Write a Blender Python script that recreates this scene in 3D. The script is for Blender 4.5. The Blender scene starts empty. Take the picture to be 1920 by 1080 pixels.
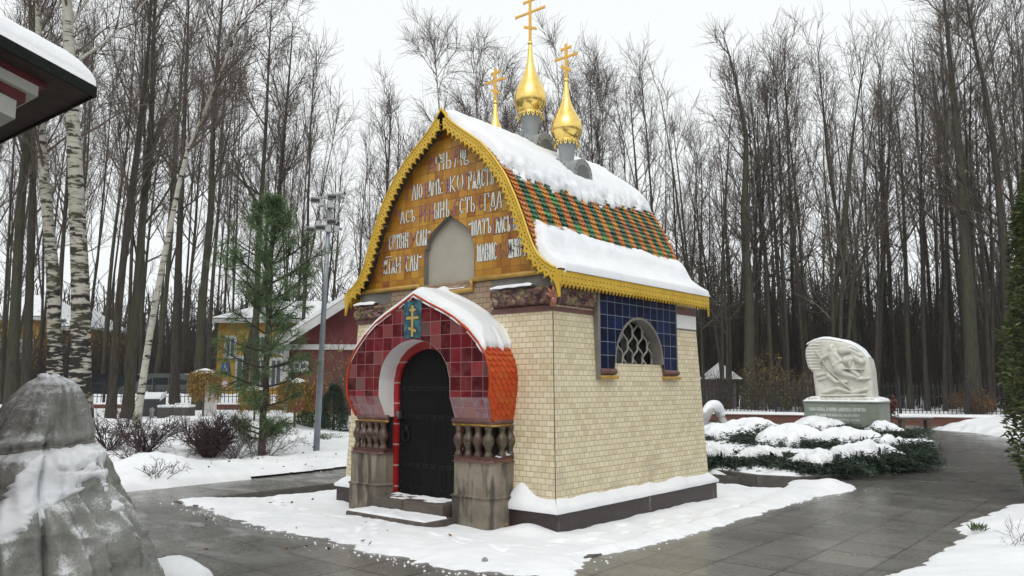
import bpy, math, random
import numpy as np
from mathutils import Vector, Matrix
R = math.radians
rng = random.Random(7)
S = bpy.context.scene
COL = S.collection

# ------------------------------------------------------------------ camera
# The world axes follow the chapel: x along its door front, y into its depth.
YAW = R(40.2)
CAM = np.array([7.685, -9.527, 1.65])
F_PX, PITCH = 1480.0, R(7.0)
cd = bpy.data.cameras.new("camera"); cam = bpy.data.objects.new("camera", cd); COL.objects.link(cam)
cam.location = CAM; cam.rotation_euler = (R(90) + PITCH, 0, YAW)
cd.sensor_width = 36; cd.lens = 36 * F_PX / 1920; cd.clip_end = 2000; cd.clip_start = 0.05
S.camera = cam
S.render.resolution_x, S.render.resolution_y = 1024, 576

# ------------------------------------------------------------------ overcast sky, weak soft sun
W = bpy.data.worlds.new("World"); S.world = W; W.use_nodes = True
nt = W.node_tree; nt.nodes.clear()
SUN_EL, SUN_AZ = R(52), R(150)
sky = nt.nodes.new("ShaderNodeTexSky"); sky.sky_type = 'NISHITA'; sky.sun_disc = False
sky.sun_elevation = SUN_EL; sky.sun_rotation = SUN_AZ; sky.dust_density = 4; sky.air_density = 1.0; sky.ozone_density = 1.5
hs = nt.nodes.new("ShaderNodeHueSaturation"); hs.inputs['Saturation'].default_value = 0.12
mx = nt.nodes.new("ShaderNodeMix"); mx.data_type = 'RGBA'; mx.inputs['Factor'].default_value = 0.72
mx.inputs['B'].default_value = (8.1, 8.35, 8.4, 1)            # the even cloud layer
bg = nt.nodes.new("ShaderNodeBackground"); bg.inputs['Strength'].default_value = 0.11
wo = nt.nodes.new("ShaderNodeOutputWorld")
nt.links.new(sky.outputs[0], hs.inputs['Color']); nt.links.new(hs.outputs[0], mx.inputs['A'])
nt.links.new(mx.outputs['Result'], bg.inputs[0]); nt.links.new(bg.outputs[0], wo.inputs[0])
sd = bpy.data.lights.new("sun", 'SUN'); sd.energy = 0.7; sd.angle = R(40); sd.color = (1, .97, .93)
sun = bpy.data.objects.new("sun", sd); COL.objects.link(sun)
# sun comes from behind the camera, a little to its right
sdir = Vector((math.sin(SUN_AZ) * math.cos(SUN_EL), math.cos(SUN_AZ) * math.cos(SUN_EL), math.sin(SUN_EL)))
sun.rotation_euler = sdir.to_track_quat('Z', 'Y').to_euler()
S.view_settings.view_transform = 'Standard'; S.view_settings.look = 'None'
S.view_settings.exposure = 0.42; S.view_settings.gamma = 1.0

# ------------------------------------------------------------------ picture <-> place
def ray(px, py):
    x = (px - 960) / F_PX; y = -(py - 540) / F_PX
    a = np.array([x, math.cos(PITCH) - y * math.sin(PITCH), math.sin(PITCH) + y * math.cos(PITCH)])
    c, s = math.cos(YAW), math.sin(YAW)
    return np.array([a[0] * c - a[1] * s, a[0] * s + a[1] * c, a[2]]), a[1]
def DP(px, py, d):
    "point seen at a pixel, d metres in front of the camera"
    r, dep = ray(px, py); return CAM + r * (d / dep)
def GZ(px, py, z=0.0):
    r, dep = ray(px, py); return CAM + r * ((z - CAM[2]) / r[2])
def sstep(x, a=0.0, b=1.0):
    t = np.clip((np.asarray(x, float) - a) / (b - a), 0, 1); return t * t * (3 - 2 * t)
def depth_of(u, v):
    return -(u - CAM[0]) * math.sin(YAW) + (v - CAM[1]) * math.cos(YAW)
def side_of(u, v):
    return (u - CAM[0]) * math.cos(YAW) + (v - CAM[1]) * math.sin(YAW)
def wall_line(x, d):
    "depth of the low brick wall along the view"
    px = 960 + F_PX * np.asarray(x, float) / np.maximum(np.asarray(d, float), 1.0)
    return np.clip(38 - 7 * (px - 1190) / 820, 30.5, 38)
def terrain(u, v):
    u = np.asarray(u, float); v = np.asarray(v, float)
    d = depth_of(u, v); x = side_of(u, v)
    h1 = 0.06 + 0.52 * sstep(-5.05 - u, 0.5, 12)
    h2 = 0.46 * sstep(d - wall_line(x, d), .3, 1.3)
    h = np.where(u < -5.05, np.maximum(h1, h2), h2)
    return h
def GT(px, py):
    z = 0.3
    for _ in range(30):
        p = GZ(px, py, z); z = 0.5 * z + 0.5 * float(terrain(p[0], p[1]))
    return np.array([p[0], p[1], z])
def FD(px, d):
    "ground point under pixel column px at depth d"
    p = DP(px, 700, d); return np.array([p[0], p[1], float(terrain(p[0], p[1]))])

# ------------------------------------------------------------------ noise
def _hash(i, j, k):
    n = (i.astype(np.int64) * 374761393 + j.astype(np.int64) * 668265263 + k.astype(np.int64) * 1274126177) & 0xffffffff
    n = ((n ^ (n >> 13)) * 1274126177) & 0xffffffff
    n = (n ^ (n >> 16)) & 0xffffff
    return n / float(0xffffff)
def vn(x, y, z=0.0):
    x, y, z = np.broadcast_arrays(np.asarray(x, float), np.asarray(y, float), np.asarray(z, float))
    xi, yi, zi = np.floor(x), np.floor(y), np.floor(z)
    a, b, c = x - xi, y - yi, z - zi
    a = a * a * (3 - 2 * a); b = b * b * (3 - 2 * b); c = c * c * (3 - 2 * c)
    r = 0
    for dx in (0, 1):
        for dy in (0, 1):
            for dz in (0, 1):
                w = (a if dx else 1 - a) * (b if dy else 1 - b) * (c if dz else 1 - c)
                r = r + w * _hash(xi + dx, yi + dy, zi + dz)
    return r * 2 - 1
def fbm(x, y, z=0.0, o=4):
    r, a, s = 0, 1.0, 0
    for _ in range(o):
        r = r + a * vn(x, y, z); s += a; a *= .5; x = np.asarray(x) * 2.03 + 11.3; y = np.asarray(y) * 2.03 + 5.7; z = np.asarray(z) * 2.03 + 3.1
    return r / s

# ------------------------------------------------------------------ mesh helpers
class MB:
    def __init__(s): s.v = []; s.f = []; s.m = []
    def add(s, vs, fs, m=0):
        o = len(s.v); s.v.extend([tuple(map(float, q)) for q in vs])
        s.f.extend([tuple(i + o for i in q) for q in fs]); s.m.extend([m] * len(fs)); return s
    def box(s, c, d, m=0, rz=0.0, top=1.0, rx=0.0):
        hx, hy, hz = d[0] / 2, d[1] / 2, d[2] / 2; vs = []
        for zz in (-1, 1):
            k = top if zz > 0 else 1
            for xx, yy in ((-1, -1), (1, -1), (1, 1), (-1, 1)):
                x, y, z = xx * hx * k, yy * hy * k, zz * hz
                if rx: y, z = y * math.cos(rx) - z * math.sin(rx), y * math.sin(rx) + z * math.cos(rx)
                if rz: x, y = x * math.cos(rz) - y * math.sin(rz), x * math.sin(rz) + y * math.cos(rz)
                vs.append((c[0] + x, c[1] + y, c[2] + z))
        return s.add(vs, [(3, 2, 1, 0), (4, 5, 6, 7), (0, 1, 5, 4), (1, 2, 6, 5), (2, 3, 7, 6), (3, 0, 4, 7)], m)
    def b2(s, x0, x1, y0, y1, z0, z1, m=0):
        return s.box(((x0 + x1) / 2, (y0 + y1) / 2, (z0 + z1) / 2), (x1 - x0, y1 - y0, z1 - z0), m)
    def tube(s, pts, rad, k=6, m=0, cap=True):
        P = [Vector(p) for p in pts]; n = len(P)
        if not hasattr(rad, '__len__'): rad = [rad] * n
        up = Vector((0, 0, 1)); vs = []; prev = None
        for i in range(n):
            t = (P[min(i + 1, n - 1)] - P[max(i - 1, 0)])
            if t.length < 1e-9: t = Vector((0, 0, 1))
            t.normalize()
            if prev is None:
                a = t.cross(up if abs(t.z) < .9 else Vector((1, 0, 0))).normalized()
            else:
                a = (prev - t * prev.dot(t))
                a = a.normalized() if a.length > 1e-6 else t.cross(Vector((1, 0, 0))).normalized()
            prev = a; b = t.cross(a)
            for j in range(k):
                an = 2 * math.pi * j / k
                vs.append(P[i] + (a * math.cos(an) + b * math.sin(an)) * rad[i])
        fs = [(i * k + j, i * k + (j + 1) % k, (i + 1) * k + (j + 1) % k, (i + 1) * k + j) for i in range(n - 1) for j in range(k)]
        if cap and k > 3: fs += [tuple(range(k))[::-1], tuple((n - 1) * k + j for j in range(k))]
        return s.add(vs, fs, m)
    def lathe(s, prof, c=(0, 0, 0), k=24, m=0):
        vs = [(c[0] + r * math.cos(2 * math.pi * j / k), c[1] + r * math.sin(2 * math.pi * j / k), c[2] + z) for r, z in prof for j in range(k)]
        n = len(prof)
        fs = [(i * k + j, i * k + (j + 1) % k, (i + 1) * k + (j + 1) % k, (i + 1) * k + j) for i in range(n - 1) for j in range(k)]
        return s.add(vs, fs, m)
    def grid(s, X, Y, Z, m=0, mask=None, wrap=False):
        a, b = X.shape; o = len(s.v)
        s.v.extend(zip(X.ravel().tolist(), Y.ravel().tolist(), Z.ravel().tolist()))
        for i in range(a - 1):
            for j in range(b if wrap else b - 1):
                j2 = (j + 1) % b
                if mask is None or mask[i, j]:
                    s.f.append((o + i * b + j, o + i * b + j2, o + (i + 1) * b + j2, o + (i + 1) * b + j)); s.m.append(m)
        return s
    def prism(s, poly, axis, a0, a1, m=0):
        "outline (p,q) extruded along axis 0/1/2"
        n = len(poly)
        def mk(p, q, a): return (a, p, q) if axis == 0 else ((p, a, q) if axis == 1 else (p, q, a))
        vs = [mk(p, q, a0) for p, q in poly] + [mk(p, q, a1) for p, q in poly]
        fs = [tuple(range(n)), tuple(range(2 * n - 1, n - 1, -1))] + [(i, (i + 1) % n, n + (i + 1) % n, n + i) for i in range(n)]
        return s.add(vs, fs, m)
    def build(s, name, mats, parent=None, smooth=False, bevel=0.0, loc=None):
        me = bpy.data.meshes.new(name)
        me.from_pydata(s.v, [], s.f); me.update()
        if not isinstance(mats, (list, tuple)): mats = [mats]
        for q in mats: me.materials.append(q)
        if len(mats) > 1: me.polygons.foreach_set("material_index", s.m)
        if smooth: me.polygons.foreach_set("use_smooth", [True] * len(me.polygons))
        o = bpy.data.objects.new(name, me); COL.objects.link(o)
        if parent is not None: o.parent = parent
        if loc is not None: o.location = loc
        if bevel:
            b = o.modifiers.new("bevel", 'BEVEL'); b.width = bevel; b.segments = 2; b.limit_method = 'ANGLE'; b.angle_limit = R(40)
        return o
def arrays(name, V, Fq, mats, parent=None, smooth=False, mi=None):
    "mesh straight from numpy arrays; faces all of one size"
    me = bpy.data.meshes.new(name); V = np.asarray(V, np.float32); Fq = np.asarray(Fq, np.int32); k = Fq.shape[1]
    me.vertices.add(len(V)); me.vertices.foreach_set("co", V.ravel())
    me.loops.add(Fq.size); me.loops.foreach_set("vertex_index", Fq.ravel())
    me.polygons.add(len(Fq)); me.polygons.foreach_set("loop_start", np.arange(0, Fq.size, k, dtype=np.int32))
    me.polygons.foreach_set("loop_total", np.full(len(Fq), k, np.int32))
    if not isinstance(mats, (list, tuple)): mats = [mats]
    for q in mats: me.materials.append(q)
    if mi is not None: me.polygons.foreach_set("material_index", np.asarray(mi, np.int32))
    if smooth: me.polygons.foreach_set("use_smooth", np.ones(len(Fq), bool))
    me.update(calc_edges=True); me.validate()
    o = bpy.data.objects.new(name, me); COL.objects.link(o)
    if parent is not None: o.parent = parent
    return o
def tag(o, label, cat, group=None):
    o['label'] = label; o['category'] = cat
    if group: o['group'] = group
    return o
def struct(o): o['kind'] = 'structure'; return o
def stuff(o, label=None, cat=None):
    o['kind'] = 'stuff'
    if label: o['label'] = label; o['category'] = cat
    return o
def thing(name, label, cat, loc=(0, 0, 0), rz=0.0, group=None):
    o = bpy.data.objects.new(name, None); COL.objects.link(o); o.empty_display_size = .2
    o.location = loc; o.rotation_euler = (0, 0, rz); return tag(o, label, cat, group)
def dup(root, loc, rz=0.0, sc=(1, 1, 1), label=None, group=None):
    r = root.copy(); COL.objects.link(r); r.location = loc; r.rotation_euler = (0, 0, rz); r.scale = sc
    if label: r['label'] = label
    if group: r['group'] = group
    for ch in list(root.children):
        c = ch.copy(); COL.objects.link(c); c.parent = r
        for g in list(ch.children):
            d = g.copy(); COL.objects.link(d); d.parent = c
    return r

# ------------------------------------------------------------------ materials
class NT:
    def __init__(s, name):
        s.mat = bpy.data.materials.new(name); s.mat.use_nodes = True; s.t = s.mat.node_tree; s.t.nodes.clear()
        s.out = s.n("ShaderNodeOutputMaterial"); s.b = s.n("ShaderNodeBsdfPrincipled"); s.l(s.b.outputs[0], s.out.inputs[0])
        s.tc = s.n("ShaderNodeTexCoord"); s.co = s.tc.outputs['Object']
    def n(s, t): return s.t.nodes.new(t)
    def l(s, a, b): s.t.links.new(a, b)
    def set(s, sock, val):
        if hasattr(val, 'links'): s.l(val, sock)
        elif isinstance(val, (tuple, list)) and len(val) == 3 and len(sock.default_value) == 4: sock.default_value = (*val, 1)
        else: sock.default_value = val
    def math(s, op, a, b=0.0, c=0.0, clamp=False):
        q = s.n("ShaderNodeMath"); q.operation = op; q.use_clamp = clamp
        s.set(q.inputs[0], a); s.set(q.inputs[1], b)
        if op in ('SMOOTHSTEP', 'MULTIPLY_ADD', 'SMOOTH_MIN'): s.set(q.inputs[2], c)
        return q.outputs[0]
    def noise(s, scale, detail=4, rough=.55, co=None, dist=0.0):
        q = s.n("ShaderNodeTexNoise"); s.l(co or s.co, q.inputs['Vector']); q.inputs['Scale'].default_value = scale
        q.inputs['Detail'].default_value = detail; q.inputs['Roughness'].default_value = rough; q.inputs['Distortion'].default_value = dist
        return q.outputs['Fac']
    def ramp(s, fac, stops, interp='LINEAR'):
        q = s.n("ShaderNodeValToRGB"); s.l(fac, q.inputs[0]); e = q.color_ramp; e.interpolation = interp
        while len(e.elements) < len(stops): e.elements.new(.5)
        for el, (p, c) in zip(e.elements, stops): el.position = p; el.color = (*c, 1) if len(c) == 3 else c
        return q.outputs[0]
    def mix(s, f, a, b, mode='MIX'):
        q = s.n("ShaderNodeMix"); q.data_type = 'RGBA'; q.blend_type = mode
        s.set(q.inputs['Factor'], f); s.set(q.inputs['A'], a); s.set(q.inputs['B'], b); return q.outputs['Result']
    def scale(s, v, co=None):
        q = s.n("ShaderNodeMapping"); s.l(co or s.co, q.inputs[0]); q.inputs['Scale'].default_value = v; return q.outputs[0]
    def sep(s, co=None):
        q = s.n("ShaderNodeSeparateXYZ"); s.l(co or s.co, q.inputs[0]); return q.outputs
    def comb(s, a, b, c=0.0):
        q = s.n("ShaderNodeCombineXYZ"); s.set(q.inputs[0], a); s.set(q.inputs[1], b); s.set(q.inputs[2], c); return q.outputs[0]
    def bump(s, h, strength=.3, dist=.02, prev=None):
        q = s.n("ShaderNodeBump"); s.l(h, q.inputs['Height']); q.inputs['Strength'].default_value = strength; q.inputs['Distance'].default_value = dist
        if prev is not None: s.l(prev, q.inputs['Normal'])
        return q.outputs[0]
    def fin(s, col, rough=.7, metal=0.0, nrm=None, spec=None):
        s.set(s.b.inputs['Base Color'], col); s.set(s.b.inputs['Roughness'], rough); s.set(s.b.inputs['Metallic'], metal)
        if nrm is not None: s.l(nrm, s.b.inputs['Normal'])
        if spec is not None: s.set(s.b.inputs['Specular IOR Level'], spec)
        return s.mat
def plain(name, c1, c2=None, scale=6, rough=.7, metal=0.0, bump=.2, bscale=40, bdist=.01, spec=None):
    m = NT(name); c2 = c2 or tuple(.75 * q for q in c1)
    f = m.noise(scale, 5); col = m.ramp(f, [(.3, c2), (.7, c1)])
    return m.fin(col, rough, metal, m.bump(m.noise(bscale, 3), bump, bdist) if bump else None, spec)
def tiles(name, ax, tw, th, cols, grout, gw=.035, rough=.25, off=0.0, mott=.5, mscale=9, org=(0, 0), bumpy=.4, mcols=None, dirt=None, spec=None):
    "square or brick-laid tiles on the plane of two object axes; each tile its own tint"
    m = NT(name); xyz = m.sep()
    a = m.math('DIVIDE', m.math('SUBTRACT', xyz[ax[0]], org[0]), tw); b = m.math('DIVIDE', m.math('SUBTRACT', xyz[ax[1]], org[1]), th)
    rb = m.math('FLOOR', b)
    if off: a = m.math('ADD', a, m.math('MULTIPLY', m.math('MODULO', m.math('ADD', rb, 1000.0), 2.0), off))
    ra = m.math('FLOOR', a)
    wn = m.n("ShaderNodeTexWhiteNoise"); wn.noise_dimensions = '3D'; m.l(m.comb(ra, rb, 3.3), wn.inputs['Vector'])
    col = m.ramp(wn.outputs['Value'], cols)
    sh = m.n("ShaderNodeVectorMath"); sh.operation = 'MULTIPLY_ADD'; m.l(wn.outputs['Color'], sh.inputs[0]); sh.inputs[1].default_value = (7, 7, 7); m.l(m.co, sh.inputs[2])
    f = m.noise(mscale, 4, co=sh.outputs[0])
    if mcols: col = m.mix(m.math('MULTIPLY', m.ramp(f, [(.45, (0, 0, 0)), (.7, (1, 1, 1))]), mott), col, mcols)
    else: col = m.mix(mott, col, m.ramp(f, [(.25, (.25, .25, .25)), (.75, (1, 1, 1))]), 'MULTIPLY')
    fa = m.math('FRACT', a); fb = m.math('FRACT', b)
    da = m.math('MULTIPLY', m.math('MINIMUM', fa, m.math('SUBTRACT', 1.0, fa)), tw); db = m.math('MULTIPLY', m.math('MINIMUM', fb, m.math('SUBTRACT', 1.0, fb)), th)
    d = m.math('MINIMUM', da, db)
    g = m.math('SUBTRACT', 1.0, m.math('SMOOTHSTEP', d, gw * tw * .5, gw * tw * 1.0)) if False else m.ramp(m.math('DIVIDE', d, gw * tw * 2), [(.35, (1, 1, 1)), (.6, (0, 0, 0))])
    col = m.mix(g, col, grout)
    if dirt:
        bs = m.math('ADD', m.noise(2.6, 6, .7), m.math('MULTIPLY', m.math('SUBTRACT', .75, xyz[2]), .22))
        col = m.mix(m.ramp(bs, [(.56, (0, 0, 0)), (.8, (.5, .5, .5))]), col, (.36, .32, .26))
        col = m.mix(m.ramp(m.noise(1.3, 6, .65), [(.5, (0, 0, 0)), (.78, (.6, .6, .6))]), col, dirt)
    r = m.mix(g, (rough,) * 3, (.8, .8, .8))
    h = m.mix(g, m.ramp(f, [(0, (.8, .8, .8)), (1, (1, 1, 1))]), (0, 0, 0))
    tilt = m.n("ShaderNodeVectorMath"); tilt.operation = 'MULTIPLY_ADD'
    return m.fin(col, r, 0, m.bump(h, bumpy, .006), spec)

def snow_mat(name="snow", dirty=0.0):
    m = NT(name); f = m.noise(1.6, 6, .6)
    col = m.ramp(f, [(.3, (.74, .765, .79)), (.7, (.84, .85, .86))])
    if dirty: col = m.mix(m.ramp(m.noise(2.7, 7, .7), [(.5, (0, 0, 0)), (.8, (dirty,) * 3)]), col, (.32, .31, .29))
    n1 = m.bump(m.noise(9, 5, .6), .35, .03); n2 = m.bump(m.noise(70, 3), .25, .004, n1)
    m.b.inputs['Subsurface Weight'].default_value = 0.0
    return m.fin(col, .65, 0, n2, .25)
MT = {}
MT['snow'] = snow_mat(); MT['snow_dirty'] = snow_mat("trodden_snow", .45)
def bark(name, c1, c2, moss, ms=.5):
    m = NT(name); co = m.scale((14, 14, 2.2)); f = m.noise(1.0, 6, .65, co=co)
    col = m.ramp(f, [(.3, c2), (.72, c1)])
    if moss: col = m.mix(m.math('MULTIPLY', m.ramp(m.noise(.9, 4), [(.42, (0, 0, 0)), (.65, (1, 1, 1))]), ms), col, moss)
    return m.fin(col, .9, 0, m.bump(f, .6, .02), .2)
MT['bark'] = bark("dark_bark", (.085, .072, .062), (.026, .021, .018), (.055, .056, .03), .35)
MT['bark_green'] = bark("mossy_bark", (.09, .085, .066), (.03, .027, .022), (.066, .072, .036), .6)
MT['twig'] = plain("twig_bark", (.15, .124, .10), (.075, .061, .05), 3, .9, bump=0)
MT['twig_red'] = plain("russet_twig", (.15, .112, .092), (.075, .055, .046), 3, .9, bump=0)
MT['shrub'] = plain("barberry_stem", (.085, .05, .048), (.035, .022, .024), 8, .85, bump=0)
def birch_mat(nm='birch_bark', lowk=1.0):
    m = NT(nm); co = m.scale((2.2, 2.2, 9)); f = m.noise(1.0, 5, .62, co=co, dist=.4)
    z = m.sep()[2]
    low = m.math('MULTIPLY', m.ramp(m.math('DIVIDE', z, 12.0), [(0.0, (.16, .16, .16)), (.55, (.06, .06, .06)), (1.0, (0, 0, 0))]), lowk)
    k = m.math('ADD', f, low)
    col = m.ramp(k, [(.5, (.44, .425, .365)), (.585, (.3, .28, .24)), (.62, (.025, .022, .02))])
    col = m.mix(m.ramp(m.noise(.8, 4), [(.5, (0, 0, 0)), (.75, (.5, .5, .5))]), col, (.2, .2, .1))
    return m.fin(col, .75, 0, m.bump(f, .4, .01), .2)
MT['birch'] = birch_mat(); MT['birch_young'] = birch_mat('young_birch_bark', .0)
# ------------------------------------------------------------------ chapel materials
CREAM = [(0, (.68, .575, .36)), (.25, (.75, .655, .44)), (.5, (.79, .70, .485)), (.8, (.82, .74, .54)), (1, (.72, .60, .39))]
MORT = (.30, .235, .15)
MT['brick_front'] = tiles("cream_glazed_brick_front", (0, 2), .116, .0680, CREAM, MORT, .03, .3, .5, .13, 7, dirt=(.46, .38, .25))
MT['brick_side'] = tiles("cream_glazed_brick_side", (1, 2), .106, .0680, CREAM, MORT, .03, .3, .5, .13, 7, dirt=(.46, .38, .25))
TAN = [(0, (.30, .21, .13)), (.5, (.37, .27, .175)), (1, (.33, .21, .145))]
MT['brick_tan'] = tiles("unglazed_brick", (0, 2), .14, .0735, TAN, (.1, .07, .05), .03, .7, .5, .3, 7)
AMB = [(0, (.28, .10, .018)), (.2, (.42, .19, .026)), (.45, (.49, .24, .03)), (.7, (.33, .135, .02)), (.88, (.55, .30, .045)), (1, (.22, .062, .02))]
MT['gable'] = tiles("amber_glazed_tile", (0, 2), .158, .15, AMB, (.2, .085, .02), .02, .2, .0, .6, 5, (.03, 3.03), mcols=(.56, .31, .05), spec=.3)
PINK = [(0, (.04, .004, .006)), (.22, (.10, .007, .010)), (.45, (.17, .011, .016)), (.65, (.07, .005, .007)), (.85, (.26, .036, .042)), (.94, (.15, .09, .075)), (1, (.11, .055, .05))]
MT['pink'] = tiles("maroon_lustre_tile", (0, 2), .185, .178, PINK, (.36, .18, .18), .018, .16, .0, .55, 6, (.09, 1.22), mcols=(.22, .06, .065), spec=.14)
MT['pink2'] = tiles("pale_lustre_tile", (0, 2), .185, .15, [(0, (.24, .04, .055)), (.4, (.29, .07, .07)), (.7, (.22, .13, .14)), (1, (.33, .12, .09))], (.4, .22, .22), .028, .18, .0, .7, 8, (.09, 1.22), mcols=(.28, .24, .26))
NAVY = [(0, (.003, .006, .024)), (.5, (.005, .011, .045)), (1, (.009, .018, .07))]
MT['navy'] = tiles("navy_glazed_tile", (1, 2), .186, .178, NAVY, (.22, .25, .29), .02, .2, .0, .5, 5, (-.94, 1.86), mcols=(.010, .017, .042), spec=.18)
def gold_mat(name, c, rough, sc=14, bs=.12):
    m = NT(name); f = m.noise(sc, 4)
    col = m.ramp(f, [(.3, tuple(q * .8 for q in c)), (.7, c)])
    r = m.ramp(m.noise(5, 4), [(.3, (rough * .8,) * 3), (.75, (rough * 1.35,) * 3)])
    return m.fin(col, r, 1.0, m.bump(m.noise(7, 3), bs, .02))
MT['gold'] = gold_mat("gold_leaf", (1.0, .72, .22), .2)
MT['yellow'] = plain("yellow_painted_tin", (.76, .50, .055), (.62, .38, .035), 5, .4, .2, .1, 60, .003)
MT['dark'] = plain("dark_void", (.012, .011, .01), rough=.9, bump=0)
MT['door'] = NT("black_door_wood"); _m = MT['door']; _f = _m.noise(1, 6, co=_m.scale((26, 26, 1.4)))
MT['door'] = _m.fin(_m.ramp(_f, [(.3, (.004, .004, .0045)), (.75, (.011, .011, .012))]), .5, 0, _m.bump(_f, .35, .01), .12)
MT['iron'] = plain("black_iron", (.016, .016, .017), (.009, .009, .010), 20, .4, .6, .2)
MT['red_tile'] = tiles("red_jamb_tile", (0, 2), 3.0, .28, [(0, (.33, .014, .016)), (1, (.42, .022, .02))], (.5, .3, .28), .0035, .22, 0, .3, 6)
MT['white_plaster'] = plain("white_plaster", (.82, .81, .79), (.74, .73, .71), 4, .8, bump=.1)
MT['niche'] = plain("niche_plaster", (.44, .41, .34), (.37, .345, .285), 3, .85, bump=.15, bscale=90)
MT['grey_plaster'] = plain("grey_plaster", (.20, .185, .165), (.12, .112, .1), 4, .85, bump=.3)
MT['reveal'] = plain("grey_reveal", (.23, .215, .185), (.16, .15, .13), 5, .8, bump=.2)
def stone_mat():
    m = NT("weathered_sandstone"); f = m.noise(3.2, 6, .62); co = m.scale((5, 5, .9))
    col = m.ramp(f, [(.25, (.12, .10, .08)), (.5, (.235, .20, .155)), (.75, (.31, .265, .2))])
    col = m.mix(m.ramp(m.noise(1, 5, co=co), [(.47, (0, 0, 0)), (.56, (.85, .85, .85))]), col, (.05, .046, .04))
    return m.fin(col, .8, 0, m.bump(m.noise(30, 5), .35, .012), .3)
MT['stone'] = stone_mat()
MT['step'] = plain("brown_granite_step", (.12, .095, .078), (.06, .05, .043), 6, .6, bump=.3)
def plinth_mat():
    m = NT("brown_granite"); f = m.noise(9, 6, .7); col = m.ramp(f, [(.3, (.026, .017, .016)), (.7, (.048, .033, .031))])
    col = m.mix(m.ramp(m.noise(1.0, 6, .7, co=m.scale((9, 9, 2))), [(.62, (0, 0, 0)), (.72, (.7, .7, .7))]), col, (.3, .28, .28))
    return m.fin(col, .38, 0, m.bump(m.noise(40, 3), .15, .005))
MT['plinth'] = plinth_mat()
MT['mauve'] = plain("mauve_glazed_roll", (.20, .085, .07), (.09, .045, .042), 9, .35, bump=.4, bscale=28)
MT['ochre'] = plain("ochre_glazed_roll", (.52, .32, .06), (.36, .2, .04), 7, .35, bump=.3)
MT['frieze'] = NT("floral_majolica"); _m = MT['frieze']
MT['frieze'] = _m.fin(_m.ramp(_m.noise(11, 3, .6), [(.3, (.018, .012, .014)), (.44, (.09, .035, .04)), (.52, (.2, .09, .07)), (.58, (.10, .13, .045)), (.66, (.36, .2, .11))]), .3, 0, _m.bump(_m.noise(30, 4), .5, .01))
MT['flesh'] = plain("salmon_majolica", (.42, .2, .11), (.28, .11, .07), 14, .35, bump=.3)
MT['drum'] = plain("grey_zinc", (.335, .36, .375), (.27, .29, .305), 3, .5, .15, .08)
MT['kok'] = plain("pale_grey_stone", (.32, .335, .325), (.21, .22, .21), 6, .7, bump=.2)
MT['soffit'] = plain("dark_roof_boards", (.07, .055, .045), (.035, .03, .025), 5, .85, bump=.3)
MT['balus'] = NT("brown_majolica"); _m = MT['balus']
MT['balus'] = _m.fin(_m.ramp(_m.noise(14, 4), [(.3, (.03, .017, .014)), (.5, (.09, .045, .034)), (.62, (.10, .08, .045)), (.75, (.2, .15, .12))]), .3, 0, _m.bump(_m.noise(36, 3), .6, .01))
MT['balus_dim'] = NT("olive_majolica"); _m = MT['balus_dim']
MT['balus_dim'] = _m.fin(_m.ramp(_m.noise(14, 4), [(.3, (.03, .027, .018)), (.5, (.09, .075, .045)), (.62, (.07, .03, .024)), (.75, (.19, .17, .12))]), .3, 0, _m.bump(_m.noise(36, 3), .6, .01))
def glaze(name, cols):
    m = NT(name); g = m.n("ShaderNodeNewGeometry"); w = m.n("ShaderNodeTexWhiteNoise"); w.noise_dimensions = '1D'
    m.l(g.outputs['Random Per Island'], w.inputs['W'])
    col = m.mix(.35, m.ramp(w.outputs['Value'], cols), m.ramp(m.noise(20, 4), [(.3, (.3, .3, .3)), (.7, (1, 1, 1))]), 'MULTIPLY')
    return m.fin(col, .35, 0, m.bump(m.noise(40, 2), .2, .005), .28)
MT['tile_o'] = glaze("orange_roof_tile", [(0, (.50, .13, .03)), (.3, (.60, .21, .03)), (.7, (.64, .27, .04)), (1, (.46, .12, .05))])
MT['tile_g'] = glaze("green_roof_tile", [(0, (.018, .08, .045)), (.5, (.035, .13, .075)), (.85, (.05, .18, .10)), (.97, (.08, .32, .10)), (1, (.08, .32, .10))])
MT['tile_r'] = glaze("vermilion_roof_tile", [(0, (.48, .055, .012)), (.5, (.56, .075, .015)), (1, (.50, .1, .02))])
MT['letter'] = plain("white_glaze", (.86, .87, .82), rough=.25, bump=0)
MT['letter_edge'] = plain("dark_green_outline", (.06, .08, .05), rough=.3, bump=0)
MT['letter_pink'] = plain("pink_glaze", (.46, .17, .20), (.36, .12, .15), 8, rough=.25, bump=0)
MT['teal'] = NT("teal_glaze"); _m = MT['teal']
MT['teal'] = _m.fin(_m.ramp(_m.noise(7, 4), [(.32, (.008, .03, .06)), (.5, (.03, .11, .15)), (.7, (.11, .24, .26))]), .2)
MT['gilt_line'] = plain("yellow_glaze", (.55, .42, .14), (.4, .28, .1), 12, .3, bump=0)

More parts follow.
